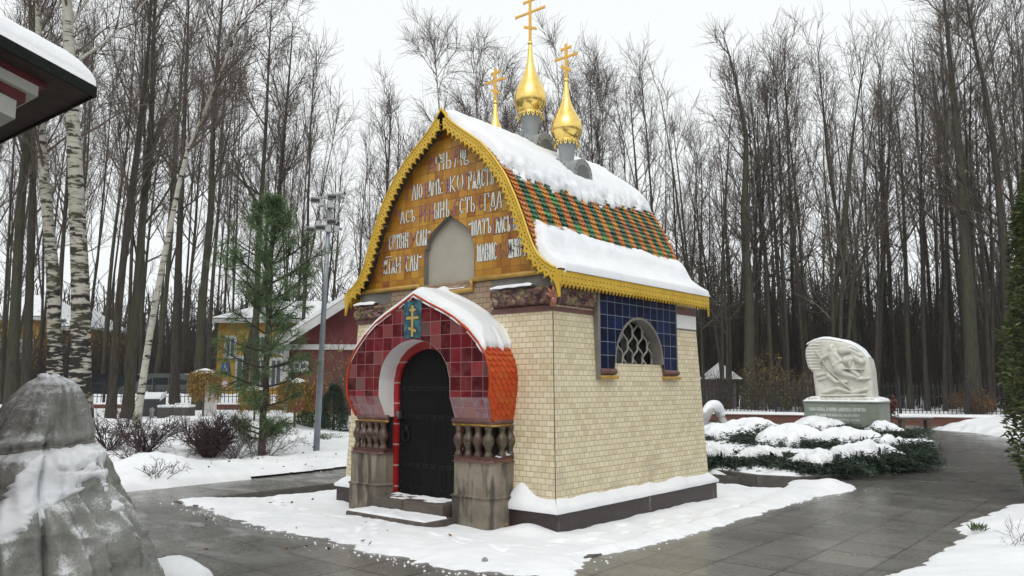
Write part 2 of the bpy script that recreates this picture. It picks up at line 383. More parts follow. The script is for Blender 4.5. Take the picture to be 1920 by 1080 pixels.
# ------------------------------------------------------------------ chapel
CH = thing("chapel", "small cream brick chapel with red tiled porch, amber gable and three golden onion domes", "chapel")
PAD_Z = -.10
def hw(z): return 1.96 - .0417 * (z - .2)
PROF = [(0, 5.50), (.07, 5.40), (.2, 5.26), (.4, 5.11), (.58, 4.985), (.76, 4.85), (.97, 4.63), (1.19, 4.34), (1.35, 4.04), (1.47, 3.77), (1.57, 3.52), (1.645, 3.35), (1.72, 3.235), (1.82, 3.14), (1.95, 3.06), (2.04, 3.02)]
def resample(P, n):
    P = np.array(P, float); d = np.r_[0, np.cumsum(np.hypot(*(np.diff(P, axis=0).T)))]
    s = np.linspace(0, d[-1], n); return np.c_[np.interp(s, d, P[:, 0]), np.interp(s, d, P[:, 1])], s
PR, PS = resample(PROF, 60)              # right half, ridge to eave
def prof_u(z): return float(np.interp(z, PR[::-1, 1], PR[::-1, 0]))
def prof_z(u): return float(np.interp(abs(u), PR[:, 0], PR[:, 1]))

# walls: front, left, back, and the right one with its half-round window opening
WC, WR, WZ = .055, .645, 1.94
mb = MB()
zs = np.linspace(PAD_Z, 3.05, 12)
for sgn, ax in ((-1, 'f'), (1, 'b'), (-1, 'l')):
    for i in range(len(zs) - 1):
        a, b = hw(zs[i]), hw(zs[i + 1])
        if ax == 'l': q = [(-a, a, zs[i]), (-a, -a, zs[i]), (-b, -b, zs[i + 1]), (-b, b, zs[i + 1])]
        else: q = [(-a, sgn * a, zs[i]), (a, sgn * a, zs[i]), (b, sgn * b, zs[i + 1]), (-b, sgn * b, zs[i + 1])]
        mb.add(q, [(0, 1, 2, 3)], 1 if ax == 'l' else 0)
vs_ = sorted(set(list(np.linspace(-1.97, WC - WR, 6)) + list(WC + WR * np.sin(np.linspace(-1, 1, 29) * math.pi / 2)) + list(np.linspace(WC + WR, 1.97, 6))))
def clampv(v, z): return max(-hw(z), min(hw(z), v))
for v0, v1 in zip(vs_[:-1], vs_[1:]):
    def arch(v): return WZ + math.sqrt(max(0, WR * WR - (v - WC) ** 2))
    inside = WC - WR - 1e-6 <= v0 and v1 <= WC + WR + 1e-6
    spans = [(PAD_Z, WZ, PAD_Z, WZ), (arch(v0), 3.05, arch(v1), 3.05)] if inside else [(PAD_Z, 3.05, PAD_Z, 3.05)]
    for a0, a1, b0, b1 in spans:
        mb.add([(hw(a0), clampv(v0, a0), a0), (hw(b0), clampv(v1, b0), b0), (hw(b1), clampv(v1, b1), b1), (hw(a1), clampv(v0, a1), a1)], [(0, 1, 2, 3)], 1)
mb.build("wall", [MT['brick_front'], MT['brick_side']], CH)
mb = MB()
def patch(mb, u0, u1, z0, z1, proud, m=0):
    mb.add([(u0, -hw(z0) - proud, z0), (u1, -hw(z0) - proud, z0), (u1, -hw(z1) - proud, z1), (u0, -hw(z1) - proud, z1)], [(0, 1, 2, 3)], m)
patch(mb, -1.12, .86, 2.0, 3.05, .006)
mb.build("brick_infill", MT['brick_tan'], CH)
for a_, b_ in ((.862, 1.83), (-1.83, -1.122)):
    mb = MB(); patch(mb, a_, b_, 2.84, 3.05, .008); mb.build("plaster_band", MT['grey_plaster'], CH)
# corner edge bead


MB().tube([(hw(z), -hw(z), z) for z in (.15, 2.56)], .0055, 6).build("corner_bead", MT['step'], CH)
# plinth with its snow
PL = 2.05
mb = MB(); mb.prism([(-PL, -PL), (PL, -PL), (PL, PL), (-PL, PL)], 2, PAD_Z - .15, .17)
pl = mb.build("plinth", MT['plinth'], CH, bevel=.012)
mb = MB()
for side in range(4):
    n = 70; t = np.linspace(-1, 1, n)
    Q = []
    for kk, (e, zz) in enumerate([(PL + .02, .165), (PL + .025, .20), (PL - .02, .235), (2.0, .27), (1.955, .30), (1.93, .31)]):
        x = t * e; jit = .018 * fbm(x * 5 + side * 9, kk * .7, side * 3.3, 3)
        grow = 1 + .9 * sstep(vn(x * 1.3 + side * 17, 0, 5.1), .1, .8) * (0 if side != 0 else 1)
        z = zz + (jit * 1.2 if kk else 0) + (zz - .165) * .35 * fbm(x * 2.2, side, 7.7, 2)
        if side == 0: z = z + (zz - .165) * 1.3 * np.exp(-((x - 1.42) / .16) ** 2)     # a drift against the porch
        y = -(e + jit * .6)
        X, Y = (x, y) if side == 0 else ((-y, x) if side == 1 else ((-x, -y) if side == 2 else (y, -x)))
        Q.append((X, Y, z))
    mb.grid(np.array([q[0] for q in Q]), np.array([q[1] * np.ones(n) for q in Q]), np.array([q[2] for q in Q]))
mb.build("ledge_snow", MT['snow'], pl, smooth=True)

# frieze blocks: carved flowers
def carved(name, org, ax, length, height, depth, seed, mat):
    "org lower-left corner, ax unit direction along the wall, outward normal = ax x z"
    ax = np.array(ax, float); nn = np.array([ax[1], -ax[0], 0])
    a, b = int(length * 90) + 2, int(height * 100) + 2
    U, Zz = np.meshgrid(np.linspace(0, length, a), np.linspace(0, height, b), indexing='ij'); H = np.zeros_like(U)
    r_ = random.Random(seed)
    for _ in range(int(length * 75)):
        cu, cz, rr = r_.uniform(0, length), r_.uniform(.0, height), r_.uniform(.022, .05)
        asp = r_.uniform(.6, 1.6); d2 = ((U - cu) / rr) ** 2 + ((Zz - cz) / (rr * asp)) ** 2
        H = np.maximum(H, rr * .95 * np.sqrt(np.clip(1 - d2, 0, 1)))
    edge = np.minimum(np.minimum(U, length - U) / .03, np.minimum(Zz, height - Zz) / .03).clip(0, 1)
    D = (depth + H) * edge
    P = np.array(org)[None, None, :] + ax[None, None, :] * U[..., None] + nn[None, None, :] * D[..., None]
    P[..., 2] += Zz
    mb = MB(); mb.grid(P[..., 0], P[..., 1], P[..., 2]); return mb.build(name, mat, CH, smooth=True)
carved("flower_frieze", (.9, -hw(2.6), 2.63), (1, 0, 0), .98, .24, .07, 1, MT['frieze'])
carved("flower_frieze", (-1.9, -hw(2.6), 2.62), (1, 0, 0), .8, .22, .05, 2, MT['frieze'])
carved("flower_frieze", (hw(2.6), -1.84, 2.63), (0, 1, 0), .86, .25, .05, 3, MT['frieze'])
for x0, x1, zz, y0 in ((.93, 1.62, 2.87, -1.985), (-1.88, -1.4, 2.84, -1.955)):
    mb = MB(); n = 30; t = np.linspace(x0, x1, n)
    rows = [(0, 0), (.005, .035), (.05, .05), (.11, .045)]
    mb.grid(np.array([t for _ in rows]), np.array([y0 + dy + .006 * vn(t * 12, dy * 40) for dy, _ in rows]), np.array([zz + dz * (.6 + .4 * sstep(np.minimum(t - x0, x1 - t), 0, .1)) + .006 * vn(t * 9, dz * 30) for _, dz in rows]))
    mb.build("frieze_snow", MT['snow'], CH, smooth=True)
# salmon acanthus leaf on the corner
mb = MB(); cx = hw(2.7)
for k, a in enumerate((-58, -28, 0, 28, 58)):
    L_ = .17 - .03 * abs(k - 2); ar = R(a); p0 = Vector((cx - .005, -cx + .005, 2.70))
    along = Vector((.707 * math.sin(ar), .707 * math.sin(ar), math.cos(ar))); out = Vector((.707, -.707, 0))
    pts = [p0 + along * L_ * t + out * (.05 + .05 * math.sin(t * 2.6)) for t in (0, .25, .5, .75, 1)]
    mb.tube(pts, [.02, .026, .026, .019, .008], 7)
mb.tube([Vector((cx - .01, -cx + .01, 2.6)) + Vector((.03, -.03, 0)), Vector((cx, -cx, 2.72)) + Vector((.04, -.04, 0))], [.035, .05], 8)
mb.build("acanthus_leaf", MT['flesh'], CH, smooth=True)
# mauve string course
mb = MB(); z0, z1 = 2.555, 2.63
h_ = hw(2.6)
mb.b2(.872, h_ + .022, -h_ - .022, -h_ + .03, z0, z1); mb.b2(h_ - .03, h_ + .022, -h_ + .032, -.985, z0 - .004, z1 - .02)
mb.build("string_course", MT['mauve'], CH, bevel=.01)
MB().b2(-h_ - .022, -1.13, -h_ - .022, -h_ + .03, z0, z1).build("string_course", MT['mauve'], CH, bevel=.01)
mb = MB(); mb.b2(h_ - .03, h_ + .012, 1.155, h_ + .012, 2.72, 2.84); mb.build("string_course", MT['mauve'], CH)
mb = MB(); mb.b2(h_ - .03, h_ + .006, 1.155, h_ + .006, 2.51, 2.718); mb.build("plaster_patch", MT['white_plaster'], CH)
mb = MB(); mb.b2(h_ - .03, h_ + .012, 1.155, h_ + .01, 2.485, 2.508); mb.build("string_course", MT['grey_plaster'], CH)

# blue tiled window panel
PU, PV0, PV1, PZ0, PZ1 = 1.925, -.94, 1.12, 1.86, 2.93
mb = MB()
cols_ = sorted(set(list(WC + WR * np.sin(np.linspace(-1, 1, 33) * math.pi / 2)) + [PV0, PV1]))
def archz(v): return WZ + math.sqrt(max(0, WR * WR - (v - WC) ** 2)) if abs(v - WC) < WR else PZ0
for v0, v1 in zip(cols_[:-1], cols_[1:]):
    if v1 <= WC - WR + 1e-6 or v0 >= WC + WR - 1e-6: a, b = PZ0, PZ0
    else: a, b = max(WZ, archz(v0)) if abs(v0 - WC) < WR - 1e-6 else WZ, archz(v1) if abs(v1 - WC) < WR - 1e-6 else WZ
    mb.add([(PU, v0, a), (PU, v1, b), (PU, v1, PZ1), (PU, v0, PZ1)], [(0, 1, 2, 3)])
WIN = mb.build("window", MT['navy'], CH)
MB().b2(1.82, PU + .012, PV0 - .055, PV0, 1.72, PZ1).build("window_frame", MT['reveal'], WIN); MB().b2(1.82, PU - .003, PV1, PV1 + .02, PZ0, PZ1).build("window_frame", MT['reveal'], WIN)
mb = MB(); th = np.linspace(0, math.pi, 40)
for r_in, du in ((WR, 0),):
    X = np.array([[PU + .006] * 40, [PU + .006] * 40, [1.72] * 40]); rr = np.array([WR + .004, WR - .03, WR - .03])
    Y = np.array([WC - r * np.cos(th) for r in rr]); Z = np.array([WZ + r * np.sin(th) for r in rr])
    mb.grid(X, Y, Z)
mb.add([(PU - .03, WC - WR, WZ), (PU - .03, WC + WR, WZ), (1.72, WC + WR, WZ), (1.72, WC - WR, WZ)], [(0, 1, 2, 3)])
mb.build("window_reveal", MT['reveal'], WIN, smooth=False)
mb = MB(); mb.add([(1.70, WC - WR, WZ - .03), (1.70, WC + WR, WZ - .03), (1.70, WC + WR, WZ + WR), (1.70, WC - WR, WZ + WR)], [(0, 1, 2, 3)])
mb.build("window_fill", plain("dark_interior", (.012, .013, .014), rough=.08, bump=0), WIN)  # near-black sheet paints the unlit interior behind the grille
mb = MB(); pitch = .132
for i in range(-5, 6):
    v_c = WC + i * pitch; ph = math.pi * (i % 2); pts = []
    for z in np.arange(WZ, WZ + WR, .012):
        v = v_c + .057 * math.copysign(abs(math.sin((z - WZ) / .088 * math.pi / 2 + ph)) ** .8, math.sin((z - WZ) / .088 * math.pi / 2 + ph))
        if math.hypot(v - WC, z - WZ) < WR - .035: pts.append((1.775 + .012 * math.cos((z - WZ) / .088 * math.pi), v, z))
        elif len(pts) > 2: mb.tube(pts, .0135, 6); pts = []
    if len(pts) > 2: mb.tube(pts, .0135, 6)
mb.build("grille", plain("pale_iron_lattice", (.40, .38, .33), (.26, .245, .21), 10, .55), WIN, smooth=True)
for v0, v1 in ((PV0 - .01, WC - WR + .02), (WC + WR + .02, PV1 + .015)):
    MB().tube([(PU - .01, v0, 1.825), (PU - .01, v1, 1.825)], .042, 12).build("corbel", MT['mauve'], CH, smooth=False)
    MB().b2(1.84, PU + .05, v0 - .01, v1 + .01, 1.728, 1.772).build("corbel", MT['ochre'], CH, bevel=.012)

# gable field with its keel-arched niche
GV = -1.80; NW, NB = .49, 2.92
def niche_u(z):
    if z <= 3.56: return NW
    t = (z - 3.56) / (4.03 - 3.56)
    P_ = [(0, .49), (.05, .455), (.2, .445), (.38, .40), (.55, .32), (.7, .215), (.82, .115), (.92, .045), (1, 0)]
    return float(np.interp(t, [p[0] for p in P_], [p[1] for p in P_])) if t < 1 else 0.0
mb = MB(); zl = sorted(set(list(np.linspace(3.04, 5.40, 60)) + [3.56, 3.58, 3.6, 3.63, 4.03]))
for z0, z1 in zip(zl[:-1], zl[1:]):
    a0, a1 = prof_u(z0), prof_u(z1); n0, n1 = niche_u(z0), niche_u(z1)
    if n0 > 0 or n1 > 0:
        mb.add([(n0, GV, z0), (a0, GV, z0), (a1, GV, z1), (n1, GV, z1)], [(0, 1, 2, 3)]); mb.add([(-a0, GV, z0), (-n0, GV, z0), (-n1, GV, z1), (-a1, GV, z1)], [(0, 1, 2, 3)])
    else: mb.add([(-a0, GV, z0), (a0, GV, z0), (a1, GV, z1), (-a1, GV, z1)], [(0, 1, 2, 3)])
GAB = mb.build("gable", MT['gable'], CH)
zn = [2.92] + [z for z in zl if z <= 4.03]
outl = [(niche_u(z), z) for z in zn] + [(-niche_u(z), z) for z in zn[::-1]]
mb = MB(); n = len(outl)
mb.add([(u, GV - .004, z) for u, z in outl] + [(u, GV + .09, z) for u, z in outl], [(i, i + 1, n + i + 1, n + i) for i in range(n - 1)])
mb.build("niche_reveal", MT['reveal'], GAB)
mb = MB(); mb.add([(u, GV + .09, z) for u, z in outl], [tuple(range(n))]); mb.build("niche_panel", MT['niche'], GAB)
mb = MB(); yb = -1.90
mb.tube([(-1.86, yb + .03, 3.045), (-.515, yb + .03, 3.045)], .032, 10); mb.tube([(.515, yb + .03, 3.045), (1.86, yb + .03, 3.045)], .032, 10)
mb.tube([(-.535, yb + .025, 2.915), (.535, yb + .025, 2.915)], .034, 10)
for s_ in (-1, 1): mb.tube([(s_ * .515, yb + .02, 2.92), (s_ * .515, yb + .02, 3.06)], .026, 8)
mb.build("gable_moulding", MT['ochre'], GAB, smooth=True)
mb = MB(); t = np.linspace(-.4, .4, 16)
mb.grid(np.array([t, t, t]), np.array([[yb - .005] * 16, [yb + .02] * 16, [yb + .1] * 16]), np.array([2.945 + 0 * t, 2.962 + .004 * vn(t * 20, 1), 2.965 + .004 * vn(t * 20, 2)]))
mb.build("niche_snow", MT['snow'], GAB, smooth=True)

# lettering: condensed stroke letters laid on the tiles, each word where it stands
def _s(*pls): return pls
GLY = {
 'А': _s([(0, 0), (.45, 1), (.6, 1), (1, 0)], [(.18, .35), (.82, .35)]),
 'Б': _s([(.9, 1), (.05, 1), (.05, 0), (.7, 0), (.95, .25), (.7, .52), (.05, .52)]),
 'В': _s([(.05, 0), (.05, 1), (.6, 1), (.85, .78), (.6, .55), (.05, .55)], [(.6, .55), (.95, .28), (.65, 0), (.05, 0)]),
 'Г': _s([(.08, 0), (.08, 1), (.95, 1), (.95, .8)]),
 'Д': _s([(.15, .15), (.4, 1), (.6, 1), (.85, .15)], [(0, -.08), (0, .15), (1, .15), (1, -.08)]),
 'Е': _s([(.95, .85), (.6, 1), (.15, .8), (.08, .4), (.2, .08), (.6, 0), (.95, .15)], [(.1, .52), (.75, .52)]),
 'Ж': _s([(.5, 0), (.5, 1)], [(0, 0), (.5, .5), (0, 1)], [(1, 0), (.5, .5), (1, 1)]),
 'З': _s([(.1, 1), (.85, 1), (.4, .58), (.9, .35), (.7, 0), (.1, .08)]),
 'И': _s([(.08, 0), (.08, 1)], [(.92, 0), (.92, 1)], [(.08, .35), (.92, .65)]),
 'Н': _s([(.08, 0), (.08, 1)], [(.92, 0), (.92, 1)], [(.08, .62), (.92, .42)]),
 'І': _s([(.5, 0), (.5, .82)], [(.45, 1.0), (.55, 1.02)]),
 'К': _s([(.08, 0), (.08, 1)], [(.95, 1), (.15, .5), (.95, 0)]),
 'Л': _s([(0, 0), (.45, 1), (.6, 1), (1, 0)]),
 'М': _s([(0, 0), (.12, 1), (.5, .35), (.88, 1), (1, 0)]),
 'О': _s([(.5, 0), (.1, .3), (.1, .7), (.5, 1), (.9, .7), (.9, .3), (.5, 0)]),
 'Ѡ': _s([(.1, .95), (0, .4), (.2, 0), (.5, .5), (.8, 0), (1, .4), (.9, .95)]),
 'П': _s([(.08, 0), (.08, 1), (.92, 1), (.92, 0)]),
 'Р': _s([(.1, 0), (.1, 1), (.7, 1), (.95, .75), (.7, .48), (.1, .48)]),
 'С': _s([(.95, .85), (.55, 1), (.12, .75), (.1, .3), (.5, 0), (.95, .12)]),
 'Т': _s([(.5, 0), (.5, 1)], [(0, .82), (0, 1), (1, 1), (1, .82)]),
 'У': _s([(0, 1), (.4, .45), (.5, .45), (1, 1)], [(.55, .5), (.2, 0), (0, .05)]),
 'Ч': _s([(.08, 1), (.1, .5), (.9, .5)], [(.92, 1), (.92, 0)]),
 'Ш': _s([(.05, 1), (.05, 0), (.95, 0), (.95, 1)], [(.5, 0), (.5, .9)]),
 'Щ': _s([(.05, 1), (.05, 0), (.95, 0), (.95, 1)], [(.5, 0), (.5, .9)], [(.95, 0), (1, -.12)]),
 'Ъ': _s([(0, .85), (.05, 1), (.35, 1), (.35, 0), (.8, 0), (.98, .22), (.75, .42), (.35, .42)]),
 'Ь': _s([(.15, 1), (.15, 0), (.75, 0), (.95, .25), (.7, .48), (.15, .48)]),
 'Ы': _s([(.08, 1), (.08, 0), (.5, 0), (.62, .25), (.48, .48), (.08, .48)], [(.92, 0), (.92, 1)]),
 'Ѣ': _s([(.35, 1.1), (.35, 0), (.8, 0), (.98, .22), (.75, .42), (.35, .42)], [(0, .8), (.85, .8)]),
 'Ю': _s([(.05, 0), (.05, 1)], [(.05, .5), (.4, .5)], [(.7, 0), (.42, .3), (.42, .7), (.7, 1), (.97, .7), (.97, .3), (.7, 0)]),
 'Я': _s([(.92, 0), (.92, 1), (.35, 1), (.1, .75), (.35, .5), (.92, .5)], [(.45, .5), (.05, 0)]),
 'Ѧ': _s([(0, 0), (.5, 1), (1, 0)], [(.25, .45), (.75, .45)], [(.5, .45), (.5, 0)]),
 '=': _s([(.1, .62), (.9, .68)], [(.1, .4), (.9, .46)]), '~': _s([(0, .4), (.25, .6), (.7, .42), (1, .62)]),
 '.': _s([(.4, .0), (.6, .05)]), ',': _s([(.5, .05), (.35, -.15)]), ':': _s([(.4, .05), (.6, .1)], [(.4, .8), (.6, .85)]), '-': _s([(.1, .5), (.9, .5)]), ' ': ()}
def ribbon(mb, pts, wv, wh, m, y, place):
    "flat stroke: mitred joints, thick uprights, thin horizontals"
    P = [np.array(place(p)) for p in pts]; n = len(P); L_, Rr = [], []
    for i in range(n):
        d = P[min(i + 1, n - 1)] - P[max(i - 1, 0)]; l = math.hypot(*d) or 1; d = d / l
        nn = np.array([-d[1], d[0]]); w = wh + (wv - wh) * abs(d[1])
        e = d * (w * .3 if i == n - 1 else (-w * .3 if i == 0 else 0))
        L_.append(P[i] + e + nn * w / 2); Rr.append(P[i] + e - nn * w / 2)
    vs = [(a[0], y, a[1]) for a in L_] + [(a[0], y, a[1]) for a in Rr]
    mb.add(vs, [(i, i + 1, n + i + 1, n + i) for i in range(n - 1)], m)
def word(mb, txt, u0, u1, z0, z1, m, y, edge=None, wv=.022, wh=.011, gap=.34, slope=0.0):
    wd = {'І': .45, '.': .4, ',': .4, ':': .4, ' ': .5, 'Ш': 1.15, 'Ю': 1.2, 'Ы': 1.15, '=': .6, 'Щ': 1.15, 'М': 1.15}
    tot = sum(wd.get(c, .9) for c in txt) + gap * (len(txt) - 1); k = (u1 - u0) / tot; x = u0
    for c in txt:
        w = wd.get(c, .9) * k
        for st in GLY[c]:
            pl_ = lambda p, x=x, w=w: (x + p[0] * w, z0 + p[1] * (z1 - z0) + slope * (x - u0))
            if edge is not None: ribbon(mb, st, wv + edge, wh + edge, m + 1, y + .0015, pl_)
            ribbon(mb, st, wv, wh, m, y, pl_)
        x += w + gap * k
def on_gable(px, py):
    r, _ = ray(px, py); t = (GV - CAM[1]) / r[1]; p = CAM + r * t; return p[0], p[2]
def crop1(x, y): return 690 + x / 6.0, 240 + y / 6.0
def crop2(x, y): return 680 + x * .1875, 380 + y * .1875
ROWS = [  # crop, word, colour, left x, right x, top y, bottom y (at the left side)
 (crop1, 'А', 2, 672, 760, 345, 515), (crop1, 'МИ', 0, 768, 850, 320, 400), (crop1, 'НЬ', 0, 800, 940, 300, 480), (crop1, 'А', 2, 958, 1020, 245, 360), (crop1, 'М', 0, 980, 1055, 350, 440), (crop1, 'ІН', 0, 1040, 1100, 262, 350), (crop1, 'Ь', 0, 1078, 1140, 330, 415),
 (crop1, 'Г', 2, 440, 495, 660, 810), (crop1, 'ЛЮ', 0, 500, 610, 650, 815), (crop1, 'В', 2, 640, 690, 625, 785), (crop1, 'АМЪ', 0, 685, 820, 600, 768), (crop1, ':', 0, 822, 850, 600, 745), (crop1, 'Я', 2, 878, 912, 570, 735), (crop1, 'КѠ', 0, 925, 1070, 555, 722), (crop1, 'Г', 2, 1085, 1140, 520, 690), (crop1, 'РѦДЕТЪ', 0, 1135, 1415, 500, 690),
 (crop1, 'Ч', 2, 308, 362, 930, 1030), (crop1, 'АСЪ', 0, 370, 528, 950, 1078), (crop1, '.', 0, 535, 555, 1040, 1070), (crop1, 'И', 2, 588, 645, 880, 1055), (crop1, 'Н', 2, 682, 745, 865, 1040), (crop1, 'ЫНѢ', 0, 750, 915, 850, 1022), (crop1, 'Е', 2, 962, 1028, 810, 985), (crop1, 'СТЬ', 0, 1035, 1205, 800, 965), (crop1, 'Е', 2, 1240, 1305, 760, 920), (crop1, 'ГДА', 0, 1315, 1505, 745, 930), (crop1, '~', 0, 1560, 1625, 815, 860),
 (crop2, 'М', 2, 230, 300, 350, 490), (crop2, 'ЕРТВІИ', 0, 268, 455, 335, 475), (crop2, 'У', 2, 478, 535, 310, 440), (crop2, 'СЛЫ', 0, 540, 640, 285, 438), (crop2, '=', 0, 650, 685, 270, 330),
 (crop2, '=', 0, 1060, 1090, 195, 245), (crop2, 'ШАТЪ', 0, 1095, 1285, 185, 330), (crop2, 'Г', 2, 1305, 1362, 160, 310), (crop2, 'ЛАСЪ', 0, 1338, 1475, 155, 305), (crop2, 'С', 2, 1480, 1530, 100, 265), (crop2, 'ЫНА', 0, 1510, 1605, 130, 270),
 (crop2, 'Б', 2, 180, 235, 590, 722), (crop2, 'ЖІѦ', 0, 215, 325, 580, 716), (crop2, '~', 0, 235, 290, 535, 560), (crop2, 'И', 0, 335, 380, 550, 704), (crop2, 'У', 2, 415, 445, 530, 690), (crop2, 'СЛЫ', 0, 435, 555, 540, 690), (crop2, '=', 0, 562, 596, 525, 570),
 (crop2, 'ШАВШЕ', 0, 1150, 1340, 425, 590), (crop2, 'Ѡ', 2, 1362, 1455, 405, 555), (crop2, 'ЖИВУТЪ', 0, 1465, 1675, 375, 550)]
mb = MB()
for cr, tx, colr, xl, xr, yt, yb_ in ROWS:
    a = on_gable(*cr(xl, yb_)); b = on_gable(*cr(xl, yt)); c = on_gable(*cr(xr, yb_ - (xr - xl) * .115))
    word(mb, tx, a[0], c[0], a[1], b[1], colr, GV - .006, .011, wh=.012, wv=.0215 if colr == 0 else .022)
mb.build("lettering", [MT['letter'], MT['letter_edge'], MT['letter_pink'], MT['letter_edge']], GAB)

# roof shell, back gable
V0, V1 = -1.95, 1.94
def full_profile():
    L_ = [(-u, z) for u, z in PR[::-1]]; return np.array(L_ + [tuple(q) for q in PR[1:]])
FP = full_profile()
def normals(P):
    d = np.gradient(P, axis=0); d /= np.hypot(d[:, 0], d[:, 1])[:, None]; return np.c_[-d[:, 1], d[:, 0]] if True else None
NRM = normals(FP); NRM[NRM[:, 1] < 0] *= -1
half = len(PR) - 1
NRM[half] = (0, 1)
mb = MB(); nv = 2
for off, flip in ((0.0, 0), (-.05, 1)):
    X = np.array([FP[:, 0] + NRM[:, 0] * off] * 2); Z = np.array([FP[:, 1] + NRM[:, 1] * off] * 2); Y = np.array([[V0 + .012] * len(FP), [V1] * len(FP)])
    mb.grid(X, Y, Z)
n_ = len(FP)
mb.add([(FP[i, 0], V1, FP[i, 1]) for i in range(n_)] + [(FP[i, 0] - .05 * NRM[i, 0], V1, FP[i, 1] - .05 * NRM[i, 1]) for i in range(n_)], [(i, i + 1, n_ + i + 1, n_ + i) for i in range(n_ - 1)])
ROOF = mb.build("roof", MT['soffit'], CH)
mb = MB(); mb.add([(u, 1.82, z) for u, z in FP], [tuple(range(n_))]); mb.build("back_gable", MT['grey_plaster'], CH)

# roof tiles, orange and green columns; ends notched
def tile_field(rows_s, P, S_, sgn, v0, v1, tw, th, mats_of, mb, thick=.014, shift=.0):
    for r, s0 in enumerate(rows_s):
        u0, z0 = np.interp(s0, S_, P[:, 0]), np.interp(s0, S_, P[:, 1]); s1 = s0 + th * 1.35
        u1, z1 = np.interp(s1, S_, P[:, 0]), np.interp(s1, S_, P[:, 1])
        d = np.array([u1 - u0, z1 - z0]); d /= np.hypot(*d); nn = np.array([-d[1], d[0]]);
        if nn[0] < 0: nn = -nn
        nc = int((v1 - v0) / tw)
        for c in range(nc + 1):
            va = v0 + c * tw + (r * shift) % tw * 0; j = rng.uniform(-.003, .003)
            w = tw * .96
            poly = [(0, 0, .003), (w, 0, .003), (w, th * .98, .022), (w * .80, th * 1.36, .031), (w * .60, th * 1.0, .027), (w * .38, th * 1.42, .033), (w * .18, th * 1.0, .026), (0, th * 1.25, .027)]
            pts = []
            for a, b, h in poly:
                uu, zz = u0 + d[0] * b + nn[0] * (h + j), z0 + d[1] * b + nn[1] * (h + j); pts.append((sgn * uu, min(va + a, v1), zz))
            n = len(pts); low = [(p[0] - sgn * nn[0] * thick, p[1], p[2] - nn[1] * thick) for p in pts]
            mb.add(pts + low, [tuple(range(n))] + [(i, i + 1, n + i + 1, n + i) for i in range(1, n - 1)], mats_of(r, c))
mb = MB(); rows = np.arange(1.05, 2.72, .082)
tile_field(rows, PR, PS, 1, V0 + .02, V1 - .01, .156, .082, lambda r, c: c % 2, mb)
tile_field(rows, PR, PS, -1, V0 + .02, V1 - .01, .156, .082, lambda r, c: c % 2, mb)
mb.build("roof_tiles", [MT['tile_o'], MT['tile_g']], ROOF)

# snow on the roof: a thick cap over the ridge and a roll resting on the eaves
nS, nV = 190, 150
sFull = np.r_[-PS[::-1], PS[1:]]
sg = np.linspace(-PS[-1] - .02, PS[-1] + .035, nS); vg = np.linspace(V0 - .0, V1 + .02, nV)
SG, VG = np.meshgrid(sg, vg, indexing='ij')
sa = np.abs(SG)
edge1 = np.interp(VG, [V0, -1.2, 0, 1.0, V1], [1.55, 1.66, 1.73, 1.58, 1.52]) + .12 * fbm(VG * 3.1, SG * .6, 2.2, 4) + .11 * vn(VG * 12.8, SG * 9, 4) - .0
edge1 = np.where(SG < 0, 2.0 + .1 * fbm(VG * 2, SG, 1), edge1)
th1 = np.clip((edge1 - sa) / .3, -1, 1); t1 = np.where(th1 > 0, .02 + .115 * np.clip(th1, 0, 1) ** .7, -.06)
e2 = np.interp(VG, [V0, -1.75, -1.3, 0, 1.0, V1], [2.78, 2.33, 2.34, 2.40, 2.42, 2.44]) + .03 * fbm(VG * 2.6, 3, 8.2) + .02 * vn(VG * 6.4, 1)
th2 = np.clip((sa - e2) / .22, -1, 1); t2 = np.where(th2 > 0, .008 + .112 * np.clip(th2, 0, 1) ** .6, -.06)
T = np.maximum(t1, t2)
T += (.016 * fbm(SG * 4, VG * 4, 1.7, 3) + .008 * fbm(SG * 14, VG * 14, 3.7, 2)) * (T > 0)
T = np.where((T > 0) & (T < .075), T * sstep(fbm(SG * 17, VG * 15, 9.1, 2), -.35, .0), T)
T = np.where(sa > PS[-1] - .06, np.where(T > 0, np.minimum(T, .13 * np.sqrt(np.clip((PS[-1] + .035 - sa) / .095, 0, 1)) + .02), T), T)
vedge = np.minimum(VG - V0, V1 + .02 - VG); vlim = .02 + .12 * np.sqrt(np.clip(vedge / .13, 0, 1))
inset = np.where(VG < 0, .035 + .03 * vn(SG * 3, 4.4), 0)
T = np.where(T > 0, np.minimum(T, vlim), T); T = np.where(vedge < inset, -.03, T)
pu = np.interp(SG, sFull, FP[:, 0]); pz = np.interp(SG, sFull, FP[:, 1]); nu = np.interp(SG, sFull, NRM[:, 0]); nz = np.interp(SG, sFull, NRM[:, 1])
nl = np.hypot(nu, nz)
# soften the ridge
near = np.clip(1 - sa / .28, 0, 1); pz = pz - .10 * near ** 2
over = np.clip(sa - PS[-1], 0, 1); pu = pu + np.sign(SG) * over * .95; pz = pz - over * .3
mask = np.zeros((nS - 1, nV - 1), bool); Tm = T > 0
mask = Tm[:-1, :-1] | Tm[1:, :-1] | Tm[:-1, 1:] | Tm[1:, 1:]
mb = MB(); mb.grid(pu + nu / nl * T, VG, pz + nz / nl * T, mask=mask)
mb.build("roof_snow", MT['snow'], ROOF, smooth=True)

